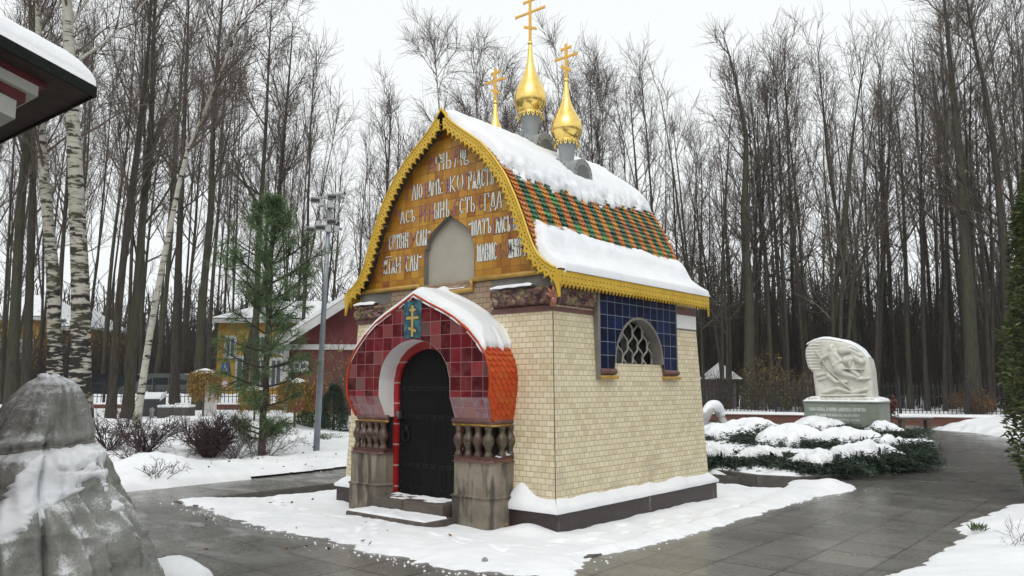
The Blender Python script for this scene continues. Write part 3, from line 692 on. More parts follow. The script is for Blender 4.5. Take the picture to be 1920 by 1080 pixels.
# yellow lace bargeboards
def lace(P, y0, y1, band, tooth, pitchl, mb, dotmb, ins=.0):
    Pn = normals(P); Pn[Pn[:, 1] < 0] *= -1
    d = np.r_[0, np.cumsum(np.hypot(*np.diff(P, axis=0).T))]; nt_ = int(d[-1] / pitchl)
    def at(s, h): return (np.interp(s, d, P[:, 0]) - np.interp(s, d, Pn[:, 0]) * h, np.interp(s, d, P[:, 1]) - np.interp(s, d, Pn[:, 1]) * h)
    for k in range(nt_):
        a, b = k * d[-1] / nt_, (k + 1) * d[-1] / nt_; q = b - a
        out = [at(a, 0), at(a + q * .5, 0), at(b, 0), at(b, band), at(a + q * .78, band + tooth * .42), at(a + q * .62, band + tooth * .40), at(a + q * .5, band + tooth), at(a + q * .38, band + tooth * .40), at(a + q * .22, band + tooth * .42), at(a, band)]
        mb.prism(out, 1, y0, y1)
        for fr, hh, tilt in ((.5, band * .95, 1), (.0, band * .52, 0), (.5, band * .45, 0)):
            c0, c1 = at(a + q * fr - .011, hh - .004 - tilt * .006), at(a + q * fr + .011, hh + .004 + tilt * .006)
            e0, e1 = at(a + q * fr - .011, hh + .006 - tilt * .0), at(a + q * fr + .011, hh - .006)
            mb.add([(c0[0], y0 - .002, c0[1]), (e1[0], y0 - .002, e1[1]), (c1[0], y0 - .002, c1[1]), (e0[0], y0 - .002, e0[1])], [(0, 1, 2, 3)], 1)
for sg_ in (1, -1):
    Pb, _ = resample([(sg_ * u, z + .012) for u, z in PROF], 120)
    mb = MB(); lace(Pb, V0 - .03, V0, .105, .08, .098, mb, None); bb = mb.build("bargeboard", [MT['yellow'], MT['dark']], CH)
    MB().tube([(u, V0 - .028, z + .004) for u, z in Pb[::3]], .017, 6).build("edge_roll", MT['yellow'], bb, smooth=True)
    mb = MB(); mb.prism([(sg_ * 2.05, 3.03), (sg_ * 2.05, 2.70), (sg_ * 2.035, 2.70), (sg_ * 1.98, 2.87), (sg_ * 1.93, 2.96)], 1, V0 - .029, V0 - .003); mb.build("pendant", MT['yellow'], bb)
    mb = MB(); n = 48; L_ = V1 - V0 + .03; u_ = sg_ * 2.052
    for k in range(n):
        a = V0 - .03 + k * L_ / n; q = L_ / n; zt, bt = 3.03, 2.885
        out = [(a, zt), (a + q, zt), (a + q, bt), (a + q * .78, bt - .026), (a + q * .62, bt - .028), (a + q * .5, bt - .065), (a + q * .38, bt - .028), (a + q * .22, bt - .026), (a, bt)]
        mb.prism(out, 0, u_ - .012, u_ + .012)
        for fr, zz in ((.5, bt + .005), (.5, bt + .07)):
            c = a + q * fr; uf = u_ + sg_ * .0145
            mb.add([(uf, c - .013, zz - .005), (uf, c + .013, zz - .005), (uf, c + .013, zz + .006), (uf, c - .013, zz + .006)], [(0, 1, 2, 3)], 1)
    ev = mb.build("eave_trim", [MT['yellow'], MT['dark']], CH)
    MB().b2(min(u_ - sg_ * .03, u_ + sg_ * .02), max(u_ - sg_ * .03, u_ + sg_ * .02), V0 - .03, V1, 3.03, 3.05).build("eave_gutter", MT['soffit'], ev)
    mb = MB(); mb.prism([(V1 - .035, 3.02), (V1, 3.02), (V1, 2.72), (V1 - .012, 2.72)], 0, u_ - .013, u_ + .013); mb.build("pendant", MT['yellow'], ev)

# domes
def dome(u, v, zb, ks, zring, zball, rb, cross_h):
    D = MB().lathe([(.118 * ks, zb), (.122 * ks, zb + (zring - zb) * .25), (.15 * ks, zb + (zring - zb) * .7), (.185 * ks, zring)], (u, v, 0), 28).build("dome", MT['drum'], CH, smooth=True)
    H = zball - zring
    pr = [(.03, -.02), (.62, -.02), (.78, 0), (.66, .012), (.66, .03), (.74, .045), (.88, .09), (.97, .14), (1, .195), (.985, .25), (.935, .31), (.85, .36), (.735, .415), (.615, .47), (.515, .52), (.42, .575), (.335, .63), (.27, .68), (.225, .73), (.19, .78), (.165, .84), (.14, .90), (.122, .95), (.115, 1.0), (0, 1.0)]
    MB().lathe([(r * rb, zring + .005 + t * H) for r, t in pr], (u, v, 0), 40).build("onion", MT['gold'], D, smooth=True)
    MB().lathe([(0, -.045), (.03, -.03), (.042, 0), (.03, .03), (0, .045)], (u, v, zball + .02), 16).build("finial_ball", MT['gold'], D, smooth=True)
    mb = MB()
    for k in range(18):
        a = 2 * math.pi * k / 18; c, s = math.cos(a), math.sin(a); rr = rb * .80
        for dx, dz0, dz1 in ((-.022, 0, -.035), (.022, 0, -.035)):
            pass
        pts = [(-.028, 0), (.028, 0), (.024, -.04), (.0, -.085), (-.024, -.04)]
        vs = [(u + c * rr - s * x, v + s * rr + c * x, zring + z) for x, z in pts] + [(u + c * (rr - .008) - s * x, v + s * (rr - .008) + c * x, zring + z) for x, z in pts]
        mb.add(vs, [(0, 1, 2, 3, 4), (9, 8, 7, 6, 5)] + [(i, (i + 1) % 5, 5 + (i + 1) % 5, 5 + i) for i in range(5)], 0)
        hole = [(-.008, -.022), (.008, -.022), (.008, -.048), (-.008, -.048)]
        mb.add([(u + c * (rr + .003) - s * x, v + s * (rr + .003) + c * x, zring + z) for x, z in hole], [(0, 1, 2, 3)], 1)
    mb.build("lace_ring", [MT['gold'], MT['dark']], D)
    z0 = zball + .05; h = cross_h; w = .022
    mb = MB(); mb.b2(u - w, u + w, v - .014, v + .014, z0, z0 + h)
    for zz, L_, tl in ((.62, .30 * h / .8, 0), (.87, .13 * h / .8, 0)): 
        mb.b2(u - L_, u + L_, v - .0125, v + .0125, z0 + h * zz - w * .85, z0 + h * zz + w * .85)
        for s_ in (-1, 1): mb.b2(u + s_ * L_ - .007, u + s_ * L_ + .007, v - .0155, v + .0155, z0 + h * zz - w * 1.25, z0 + h * zz + w * 1.25)
    lb = .125 * h / .8
    mb.prism([(u - lb, z0 + h * .3 + .055), (u + lb, z0 + h * .3 - .035), (u + lb, z0 + h * .3 - .035 - w * 1.6), (u - lb, z0 + h * .3 + .055 - w * 1.6)], 1, v - .0127, v + .0127)
    mb.build("cross", MT['yellow'] if False else plain("gilt_cross", (.85, .5, .1), (.75, .42, .08), 6, .35, .75, .05), D, bevel=.004)
    # little vaulted base with four arches
    r = .27 * ks; Lh = .335 * ks; zc = zb - .36 * ks; mb = MB(); th = np.linspace(0, math.pi, 20)
    for ax in (0, 1):
        P = [(r * math.cos(t), zc + .09 + r * math.sin(t) * 1.05) for t in th]; P = [(r, zc - .25)] + P + [(-r, zc - .25)]
        for a0, a1 in ((-Lh, Lh),):
            n = len(P); c0 = (u, v)
            def mk(p, q, a): return (u + a, v + p, q) if ax == 0 else (u + p, v + a, q)
            mb.add([mk(p, q, a0) for p, q in P] + [mk(p, q, a1) for p, q in P], [tuple(range(n)), tuple(range(2 * n - 1, n - 1, -1))] + [(i, i + 1, n + i + 1, n + i) for i in range(n - 1)])
    base = mb.build("vaulted_base", MT['kok'], D)
    mb = MB()
    for ax in (0, 1):
        for sg_ in (-1, 1):
            ri = r * .66; P = [(ri * math.cos(t), zc + .09 + ri * math.sin(t) * 1.05) for t in th]; P = [(ri, zc - .2)] + P + [(-ri, zc - .2)]
            a = sg_ * (Lh + .004)
            mb.add([(u + a, v + p, q) if ax == 0 else (u + p, v + a, q) for p, q in P], [tuple(range(len(P)))], 0)
            for t in np.linspace(.25, math.pi - .25, 8):
                p0, p1 = r * .70, r * .98; dt = .018
                q = [(p0 * math.cos(t - dt), zc + .09 + p0 * math.sin(t - dt) * 1.05), (p1 * math.cos(t - dt), zc + .09 + p1 * math.sin(t - dt) * 1.05), (p1 * math.cos(t + dt), zc + .09 + p1 * math.sin(t + dt) * 1.05), (p0 * math.cos(t + dt), zc + .09 + p0 * math.sin(t + dt) * 1.05)]
                mb.add([(u + a, v + x, y) if ax == 0 else (u + x, v + a, y) for x, y in q], [(0, 1, 2, 3)], 1)
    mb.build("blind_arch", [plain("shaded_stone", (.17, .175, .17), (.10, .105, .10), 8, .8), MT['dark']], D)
    # snow collar round the base
    th2_ = np.linspace(0, 2 * math.pi, 40); rr_ = np.array([.30, .36, .44]) * ks
    return D
dome(.02, 0, 5.56, 1.0, 5.95, 7.13, .262, .80)
dome(.75, -.02, 5.0, .90, 5.34, 6.31, .243, .56)
dome(-.73, 0, 5.0, .90, 5.34, 6.31, .243, .56)
# ------------------------------------------------------------------ porch
PC, PF, PB = -.04, -2.40, -1.84
PP, PPS = resample([(0, 2.84), (.3, 2.70), (.55, 2.595), (.76, 2.49), (1.0, 2.32), (1.18, 2.15), (1.295, 2.0), (1.35, 1.84), (1.365, 1.68), (1.35, 1.49), (1.33, 1.34), (1.30, 1.215)], 60)
def pp_u(z): return float(np.interp(z, PP[::-1, 1], PP[::-1, 0]))
def face_v(z): return PF + (.12 * (1.5 - z) / .28 if z < 1.5 else 0)
def arch_u(z):
    return float(np.interp(z, [1.2, 1.5, 1.72, 1.9, 2.03, 2.13, 2.20, 2.235, 2.25], [.665, .68, .675, .625, .535, .41, .26, .12, 0]))
mb = MB(); zl = sorted(set(list(np.linspace(1.215, 2.84, 70)) + [1.5, 2.25]))
for z0, z1 in zip(zl[:-1], zl[1:]):
    a0, a1, n0, n1 = pp_u(z0), pp_u(z1), arch_u(z0) if z0 < 2.25 else 0, arch_u(z1) if z1 < 2.25 else 0
    m = 1 if z1 <= 1.5 + 1e-6 else 0; y0, y1 = face_v(z0), face_v(z1)
    for s_ in (-1, 1): mb.add([(PC + s_ * n0, y0, z0), (PC + s_ * a0, y0, z0), (PC + s_ * a1, y1, z1), (PC + s_ * n1, y1, z1)], [(0, 1, 2, 3)], m)
PORCH = mb.build("porch", [MT['pink'], MT['pink2']], CH)
DV = -2.13
za = list(np.linspace(1.215, 2.2, 30)) + list(np.linspace(2.205, 2.25, 8))
ol = [(arch_u(z), z) for z in za] + [(-arch_u(z), z) for z in za[::-1][1:]]
mb = MB(); n = len(ol); mb.add([(PC + u, face_v(z) - .003, z) for u, z in ol] + [(PC + u, DV, z) for u, z in ol], [(i, i + 1, n + i + 1, n + i) for i in range(n - 1)])
mb.build("arch_reveal", MT['white_plaster'], PORCH)
# thin pale tile edge
mb = MB()
# red jamb and arch band
ob = [(.68, .14), (.68, 1.2)] + [(arch_u(z), z) for z in za]; ob_full = ob + [(-u, z) for u, z in ob[::-1][1:]]
def inner(u, z): return (u * .872, .14 if z < .2 else (z if z < 1.6 else 1.6 + (z - 1.6) * .82))
mb = MB(); n = len(ob_full); mb.add([(PC + u, DV, z) for u, z in ob_full] + [(PC + inner(u, z)[0], DV - .0, inner(u, z)[1]) for u, z in ob_full], [(i, i + 1, n + i + 1, n + i) for i in range(n - 1)])
ii = [inner(u, z) for u, z in ob_full]
mb.add([(PC + u, DV, z) for u, z in ii] + [(PC + u, DV + .05, z) for u, z in ii], [(i, i + 1, n + i + 1, n + i) for i in range(n - 1)])
mb.build("jamb", MT['red_tile'], PORCH)
# door
mb = MB(); dd = [(u * 1.01, z) for u, z in ii]
mb.prism([(PC + u, z) for u, z in dd], 1, DV + .04, DV + .09)
DOOR = mb.build("door", MT['door'], CH)
mb = MB()
for k in (-.3, 0, .3): mb.b2(PC + k - .003, PC + k + .003, DV + .034, DV + .0405, .16, 1.95)
mb.build("plank_seam", MT['dark'], DOOR)
for zz in (.58, 1.22, 1.60):
    mb = MB(); mb.b2(PC - .52, PC + .54, DV + .028, DV + .0395, zz - .03, zz + .03)
    for x in (-.45, -.3, -.15, 0, .15, .3, .45): mb.lathe([(0, -.014), (.013, -.008), (.017, 0)], (0, 0, 0), 8) if False else mb.box((PC + x, DV + .022, zz), (.03, .014, .03))
    mb.build("hinge_strap", MT['iron'], DOOR, bevel=.004)
mb = MB()
def stud(mb, x, z): mb.add([(x + .016 * math.cos(a), DV + .039, z + .016 * math.sin(a)) for a in np.linspace(0, 2 * math.pi, 8, endpoint=False)] + [(x, DV + .022, z)], [(i, (i + 1) % 8, 8) for i in range(8)])
for zz in np.arange(.22, 1.75, .125):
    for s_ in (-1, 1): stud(mb, PC + s_ * .545, zz)
for x in np.arange(-.48, .5, .12):
    for zz in (.2, .29): stud(mb, PC + x, zz)
mb.build("stud", MT['iron'], DOOR, smooth=True)
mb = MB(); a = np.linspace(0, 2 * math.pi, 22)
mb.tube([(PC - .43 + .07 * math.sin(t), DV + .005, 1.045 - .075 + .075 * math.cos(t)) for t in a], .011, 6); mb.box((PC - .43, DV + .022, 1.05), (.05, .03, .09))
mb.build("ring_handle", MT['iron'], DOOR, smooth=True)
mb = MB(); mb.box((PC - .555, DV - .005, 1.24), (.06, .05, .10)); mb.tube([(PC - .57, DV - .03, 1.22), (PC - .57, DV - .05, 1.26), (PC - .54, DV - .05, 1.26), (PC - .54, DV - .03, 1.22)], .007, 6)
mb.build("padlock", plain("steel_hasp", (.4, .39, .37), rough=.3, metal=.9, bump=0), DOOR)

# porch roof: body, fish-scale tiles, snow
mb = MB()
for s_ in (-1, 1):
    Y0 = np.array([face_v(z) + .004 for z in PP[:, 1]])
    mb.grid(np.array([PC + s_ * PP[:, 0]] * 2), np.array([Y0, [PB] * len(PP)]), np.array([PP[:, 1]] * 2))
PR_ = mb.build("porch_roof", MT['tile_r'], PORCH)
mb = MB()
def scales(sgn):
    for r, s0 in enumerate(np.arange(.02, PPS[-1] - .06, .075)):
        u0, z0 = np.interp(s0, PPS, PP[:, 0]), np.interp(s0, PPS, PP[:, 1]); s1 = s0 + .1
        u1, z1 = np.interp(s1, PPS, PP[:, 0]), np.interp(s1, PPS, PP[:, 1]); d = np.array([u1 - u0, z1 - z0]); L_ = np.hypot(*d); d /= L_
        nn = np.array([-d[1], d[0]]); nn = nn if nn[0] > 0 or (nn[0] == 0 and nn[1] > 0) else -nn
        if r == 0: nn = np.array([abs(nn[0]), abs(nn[1])])
        fv = face_v(max(z1, 1.22)); tw = .098
        for c in range(-1, 7):
            va = fv - .012 + c * tw + (r % 2) * tw / 2
            pts = []
            for a, b, h in ((0, 0, .002), (tw * .94, 0, .002), (tw * .94, .078, .014), (tw * .74, .1, .017), (tw * .47, .113, .019), (tw * .2, .1, .017), (0, .078, .014)):
                pts.append((PC + sgn * (u0 + d[0] * b + nn[0] * h), min(max(va + a, fv - .015), PB), z0 + d[1] * b + nn[1] * h))
            if pts[1][1] - pts[0][1] < .02: continue
            n = 7; low = [(p[0] - sgn * nn[0] * .016, p[1], p[2] - nn[1] * .016) for p in pts]
            mb.add(pts + low, [tuple(range(n))] + [(i, (i + 1) % n, n + (i + 1) % n, n + i) for i in range(n)])
scales(1); scales(-1)
mb.build("scale_tiles", MT['tile_r'], PR_)
nS, nV = 120, 46
sg = np.linspace(-1.9, 1.75, nS); vg = np.linspace(PF - .02, PB + .03, nV); SG, VG = np.meshgrid(sg, vg, indexing='ij'); sa = np.abs(SG)
lim = np.where(SG > 0, 1.47 + .05 * vn(VG * 21, 0, 3) + .06 * fbm(VG * 8, SG, 5), 1.62 + .05 * vn(VG * 9, 2))
e = np.clip((lim - sa) / .3, -1, 1); T = np.where(e > 0, .012 + .10 * np.sqrt(np.clip(e, 0, 1)), -.04)
T *= np.where(T > 0, np.interp(SG, [-1.9, -.5, -.1, .3, 1.7], [.42, .65, 1.1, 1.25, 1.1]), 1); T += .010 * fbm(SG * 6, VG * 6, 2, 3) * (T > 0)
T = np.where((T > 0) & (T < .05), T * sstep(fbm(SG * 18, VG * 18, 1.1, 2), -.5, 0), T)
ve = VG - (PF - .02); T = np.where(T > 0, np.minimum(T, .012 + .11 * np.sqrt(np.clip(ve / .16, 0, 1))), T)
T = np.where((ve < .02 + .018 * vn(SG * 7, .4)), -.03, T)
F2 = np.array([(-u, z) for u, z in PP[::-1]] + [tuple(q) for q in PP[1:]]); S2 = np.r_[-PPS[::-1], PPS[1:]]; N2 = normals(F2)
fl = (N2[:, 0] * np.sign(F2[:, 0]) < 0) & (np.abs(F2[:, 0]) > .05); N2[fl] *= -1; N2[len(PP) - 1] = (0, 1)
pu = np.interp(SG, S2, F2[:, 0]); pz = np.interp(SG, S2, F2[:, 1]); nu = np.interp(SG, S2, N2[:, 0]); nz = np.interp(SG, S2, N2[:, 1])
# corner snow against the wall
pz2 = pz + nz * T + .05 * sstep(VG, -2.0, PB) * (T > .02) * np.clip(1 - sa / 1.3, 0, 1)
Tm = T > 0; mask = Tm[:-1, :-1] | Tm[1:, :-1] | Tm[:-1, 1:] | Tm[1:, 1:]
mb = MB(); mb.grid(PC + pu + nu * T, VG, pz2, mask=mask); mb.build("porch_snow", MT['snow'], PR_, smooth=True)
Pb = [(PC + s_ * u, face_v(z) - .008, z + .004) for s_, seq in ((-1, PP[::-1]), (1, PP[1:])) for u, z in seq]
MB().tube(Pb, .016, 6).build("roof_edge", MT['tile_r'], PR_, smooth=True)

# teal icon tile with the gold cross
CXc, z0, z1 = PC - .02, 2.262, 2.76
mb = MB(); mb.b2(CXc - .165, CXc + .165, PF - .008, PF + .01, z0, z1); ICON = mb.build("cross_tile", MT['teal'], PORCH)
mb = MB(); y = PF - .0095
for m, g in ((1, .012), (0, 0)):
    yy = y - (.0 if m else .0015)
    for a, b, c, d in ((-.022, .022, z0 + .02, z1 - .06), (-.12, .12, z0 + .25, z0 + .29), (-.06, .06, z0 + .36, z0 + .395)):
        a -= g; b += g; c -= g; d += g
        yq = yy - .0002 * (b - a)
        mb.add([(CXc + a, yq, c), (CXc + b, yq, c), (CXc + b, yq, d), (CXc + a, yq, d)], [(0, 1, 2, 3)], m)
    mb.add([(CXc - .075 - g, yy - .0001, z0 + .155 + g), (CXc - .075 - g, yy - .0001, z0 + .115 - g), (CXc + .075 + g, yy - .0001, z0 + .075 - g), (CXc + .075 + g, yy - .0001, z0 + .115 + g)], [(0, 1, 2, 3)], m)
mb.build("gilt_cross", [MT['gilt_line'], MT['dark']], ICON)

# piers, rails, balusters
for s_ in (-1, 1):
    def U(a): return PC + s_ * a
    for (zb0, zb1, ui, uo, ff, ch) in ((PAD_Z - .1, .30, .655, 1.375, -2.385, .09), (.302, .715, .665, 1.36, -2.36, .07)):
        P = [(U(ui), PB), (U(ui), ff + .10), (U(ui + .055), ff), (U(uo - ch), ff), (U(uo), ff + ch), (U(uo - .02), PB)]
        if s_ < 0: P = P[::-1]
        MB().prism(P, 2, zb0, zb1).build("pier", MT['stone'], CH, bevel=.022)
    P = [(U(.675), PB), (U(.675), -2.30), (U(.71), -2.345), (U(1.28), -2.345), (U(1.335), -2.30), (U(1.335), PB)]
    if s_ < 0: P = P[::-1]
    MB().prism(P, 2, .717, .775).build("pier_cap", MT['mauve'], CH, bevel=.02)
    mb = MB(); pts = [(U(.62), -2.27, 1.205), (U(1.25), -2.27, 1.205), (U(1.29), -2.24, 1.205), (U(1.29), PB, 1.205)]
    mb.tube(pts, .036, 10); RL = mb.build("rail", MT['mauve'], CH, smooth=True)
    mb = MB(); mb.tube([(p[0], p[1], 1.157) for p in pts], .018, 8); mb.build("rail_bead", MT['ochre'], RL, smooth=True)
    prof = [(.056, .775), (.056, .805), (.043, .825), (.037, .86), (.05, .90), (.071, .94), (.074, .985), (.058, 1.025), (.041, 1.055), (.038, 1.09), (.05, 1.125), (.056, 1.15)]
    for k in range(4 if s_ > 0 else 5):
        x = .72 + k * (.165 if s_ > 0 else .135)
        MB().lathe(prof, (U(x), -2.265, 0), 14).build("baluster", MT['balus_dim'] if (k % 2 == 1) == (s_ > 0) and s_ > 0 else MT['balus'], CH, smooth=True)
    for y in (-2.10, -1.94): MB().lathe(prof, (U(1.285), y, 0), 14).build("baluster", MT['balus_dim'], CH, smooth=True)
    mb = MB(); mb.b2(min(U(.69), U(1.2)), max(U(.69), U(1.2)), -2.16, PB, .77, 1.215); mb.build("porch_gap_shade", MT['dark'], CH)  # near-black block paints the shade in the gap behind the balusters
mb = MB(); t = np.linspace(0, 1, 12)
mb.grid(np.array([PC + 1.20 + 0 * t, PC + 1.25 + 0 * t, PC + 1.33 + 0 * t]), np.array([-2.2 + .34 * t] * 3), np.array([.78 + .09 * t ** 2, .79 + .11 * t ** 2, .776 + .03 * t]))
mb.build("ledge_snow", MT['snow'], CH, smooth=True)

# steps
ST = []
for (x0, x1, y0, y1, zz0, zz1, seam) in ((-.70, .62, -2.50, -2.10, .03, .185, -.1), (-.74, .74, -2.90, -2.36, -.16, .035, .1)):
    for a, b in ((x0, seam - .003), (seam + .003, x1)):
        st = MB().b2(a, b, y0, y1, zz0, zz1).build("step", MT['step'], CH, bevel=.018)
    nx, ny = 60, 16
    X, Y = np.meshgrid(np.linspace(x0 + .02, x1 - .02, nx), np.linspace(y0 + .02, min(y1, y0 + .42) - .02, ny), indexing='ij')
    e = np.minimum(np.minimum(X - x0, x1 - X) / .08, np.minimum(Y - y0, .2) / .08).clip(0, 1)
    amt = (.5 if zz0 > 0 else .75)
    H = .045 * (fbm(X * 3.2, Y * 5, 3.3 + zz0, 4) + amt - .45) * e + (.012 if zz0 < 0 else -.003)
    H = np.where(e < .3, H - .02, H); Tm = H > 0; mask = Tm[:-1, :-1] | Tm[1:, :-1] | Tm[:-1, 1:] | Tm[1:, 1:]
    mb = MB(); mb.grid(X, Y, zz1 + np.maximum(H, -.006), mask=mask); mb.build("step_snow", MT['snow'], CH, smooth=True)

# ------------------------------------------------------------------ ground, paths, snow
def paving_mat():
    m = NT("wet_paving"); xyz = m.sep(); P = []
    def lay(tw, th, off):
        b = m.math('DIVIDE', xyz[1], th); rb = m.math('FLOOR', b); a = m.math('ADD', m.math('DIVIDE', xyz[0], tw), m.math('MULTIPLY', m.math('MODULO', m.math('ADD', rb, 1000.), 2.), off)); ra = m.math('FLOOR', a)
        fa, fb = m.math('FRACT', a), m.math('FRACT', b)
        d = m.math('MINIMUM', m.math('MULTIPLY', m.math('MINIMUM', fa, m.math('SUBTRACT', 1., fa)), tw), m.math('MULTIPLY', m.math('MINIMUM', fb, m.math('SUBTRACT', 1., fb)), th))
        return ra, rb, d
    ra, rb, d = lay(.6, .6, .0)
    w = m.n("ShaderNodeTexWhiteNoise"); m.l(m.comb(ra, rb, 1.0), w.inputs['Vector'])
    col = m.ramp(w.outputs['Value'], [(0, (.15, .143, .125)), (.5, (.185, .177, .155)), (1, (.22, .21, .185))])
    f = m.noise(.55, 6, .6); f2 = m.noise(14, 5, .7)
    wet = m.math('MULTIPLY', m.ramp(m.math('MULTIPLY_ADD', xyz[0], .1, .5), [(.62, (0, 0, 0)), (.78, (1, 1, 1))]), m.ramp(m.math('MULTIPLY_ADD', m.math('ADD', xyz[1], m.math('MULTIPLY', f, 5.0)), .1, .0), [(.25, (0, 0, 0)), (.75, (1, 1, 1))]))
    dampf = m.math('MAXIMUM', m.ramp(f, [(.36, (.62, .62, .62)), (.6, (0, 0, 0))]), m.math('MULTIPLY', wet, .7))
    st = m.noise(1.0, 5, .6, co=m.scale((.8, 3.2, 1)), dist=.3)
    col = m.mix(dampf, col, (.078, .073, .065))
    col = m.mix(.55, col, m.ramp(f2, [(.25, (.35, .35, .35)), (.75, (1, 1, 1))]), 'MULTIPLY')
    g = m.ramp(m.math('DIVIDE', d, .02), [(.3, (1, 1, 1)), (.75, (0, 0, 0))]); col = m.mix(m.math('MULTIPLY', g, .8), col, (.025, .023, .02))
    # thin slush left by the broom, drawn out along the walk
    sl = m.noise(1.0, 6, .68, co=m.scale((1.1, 2.6, 1)), dist=.6)
    left = m.ramp(m.math('MULTIPLY_ADD', xyz[0], -.12, .5), [(.35, (0, 0, 0)), (.62, (1, 1, 1))])
    sm = m.math('MULTIPLY', m.ramp(sl, [(.47, (0, 0, 0)), (.64, (1, 1, 1))]), m.math('MULTIPLY_ADD', left, .6, .10))
    sm = m.math('MULTIPLY', sm, m.ramp(m.noise(22, 5, .7), [(.3, (.25, .25, .25)), (.6, (1, 1, 1))]))
    col = m.mix(sm, col, (.5, .51, .51))
    fl = m.math('MULTIPLY', m.ramp(m.noise(45, 3, .8), [(.66, (0, 0, 0)), (.7, (1, 1, 1))]), .35); col = m.mix(fl, col, (.5, .51, .51))
    r = m.ramp(m.noise(.9, 5, .6), [(.33, (.12, .12, .12)), (.55, (.32, .32, .32)), (.75, (.52, .52, .52))]); r = m.mix(m.math('MULTIPLY', wet, m.ramp(st, [(.38, (1, 1, 1)), (.6, (.25, .25, .25))])), r, (.13, .13, .13)); r = m.mix(sm, r, (.7, .7, .7))
    return m.fin(col, r, 0, m.bump(g, -.35, .004, m.bump(f2, .3, .006)), .5)
MT['paving'] = paving_mat()
PADR = (-3.42, 3.2, -3.85, 4.28)
mb = MB(); zt = 0.0
for x0, x1, y0, y1 in ((-60, 12, -45, PADR[2]), (-5.25, PADR[0], PADR[2], 14), (PADR[1], 12, PADR[2], PADR[3]), (PADR[0], 12, PADR[3], 5.1), (2.4, 12, 5.1, 14), (-14, 14, 14, 30)):
    mb.add([(x0, y0, zt), (x1, y0, zt), (x1, y1, zt), (x0, y1, zt)], [(0, 1, 2, 3)])
struct(mb.build("path", MT['paving']))
mb = MB()
for x0, x1, y0, y1 in ((PADR[0], PADR[0] + .09, PADR[2], PADR[3]), (PADR[1] - .09, PADR[1], PADR[2], PADR[3]), (PADR[0] + .092, PADR[1] - .092, PADR[3] - .09, PADR[3]), (PADR[0] + .092, PADR[1] - .092, PADR[2], PADR[2] + .09)):
    mb.b2(x0, x1, y0, y1, -.32, .012)
struct(mb.build("kerb", plain("dark_kerb_stone", (.10, .09, .078), (.05, .045, .04), 9, .6, bump=.4), bevel=.01))

def axis_pts(lo, hi, c, fine, grow=1.13):
    L_ = [c]; st = fine
    while L_[-1] < hi: L_.append(L_[-1] + st); st *= grow
    M_ = []; p = c; st = fine
    while p > lo: p -= st; M_.append(p); st *= grow
    return np.array(M_[::-1] + L_)
gx = axis_pts(-210, 210, -4, .6, 1.10); gy = axis_pts(-140, 230, 4, .6, 1.09)
X, Y = np.meshgrid(gx, gy, indexing='ij'); Z = terrain(X, Y)
inpath = (((X > -5.3) & (X < 13) & (Y > -46) & (Y < 14)) | ((Y < -4.0) & (X > -60)) | ((X > -15) & (X < 15) & (Y >= 13.9) & (Y < 31) & (depth_of(X, Y) < wall_line(side_of(X, Y), depth_of(X, Y)))))
Z = np.where(inpath, -.32, Z + .10 * fbm(X * .35, Y * .35, 1.1, 4) * sstep(-X, 5.5, 9) - .02)
mb = MB(); mb.grid(X, Y, Z); struct(mb.build("ground", MT['snow'], smooth=True))

def snow_patch(name, poly, cell, h, edge=.5, rough=.35, rag=.12, base=None, seed=0., mat=None, far=None, extra=None, lump=1.6):
    P = np.array(poly, float); lo, hi = P.min(0) - .3, P.max(0) + .3
    xs = np.arange(lo[0], hi[0], cell); ys = np.arange(lo[1], hi[1], cell); X, Y = np.meshgrid(xs, ys, indexing='ij')
    n = len(P); inside = np.zeros(X.shape, bool); D = np.full(X.shape, 1e9)
    for i in range(n):
        a, b = P[i], P[(i + 1) % n]; c = (a[1] > Y) != (b[1] > Y)
        with np.errstate(divide='ignore', invalid='ignore'): xc = (b[0] - a[0]) * (Y - a[1]) / (b[1] - a[1]) + a[0]
        inside ^= c & (X < xc)
        d = b - a; t = np.clip(((X - a[0]) * d[0] + (Y - a[1]) * d[1]) / (d @ d), 0, 1)
        D = np.minimum(D, np.hypot(X - a[0] - t * d[0], Y - a[1] - t * d[1]))
    sd = np.where(inside, D, -D) + rag * fbm(X * 2.3, Y * 2.3, seed + .5, 4) + rag * .35 * vn(X * 13, Y * 13, seed)
    z0 = 0 if base is None else base(X, Y)
    H = h * np.sqrt(np.clip(sd / edge, 0, 1)) * (1 + rough * fbm(X * lump, Y * lump, seed, 4)) + .012 * fbm(X * 7, Y * 7, seed + 3, 3)
    if extra is not None: H = H + extra(X, Y) * sstep(sd, 0, .4)
    Zs = z0 + np.where(sd > 0, np.maximum(H, .002), -.02)
    Tm = sd > 0; mask = Tm[:-1, :-1] | Tm[1:, :-1] | Tm[:-1, 1:] | Tm[1:, 1:]
    a, b = X.shape; idx = np.arange(a * b).reshape(a, b)
    F = np.stack([idx[:-1, :-1], idx[1:, :-1], idx[1:, 1:], idx[:-1, 1:]], -1)[mask]
    used = np.unique(F); rm = np.full(a * b, -1); rm[used] = np.arange(len(used))
    V = np.stack([X, Y, Zs], -1).reshape(-1, 3)[used]
    return struct(arrays(name, V, rm[F], mat or MT['snow'], smooth=True))
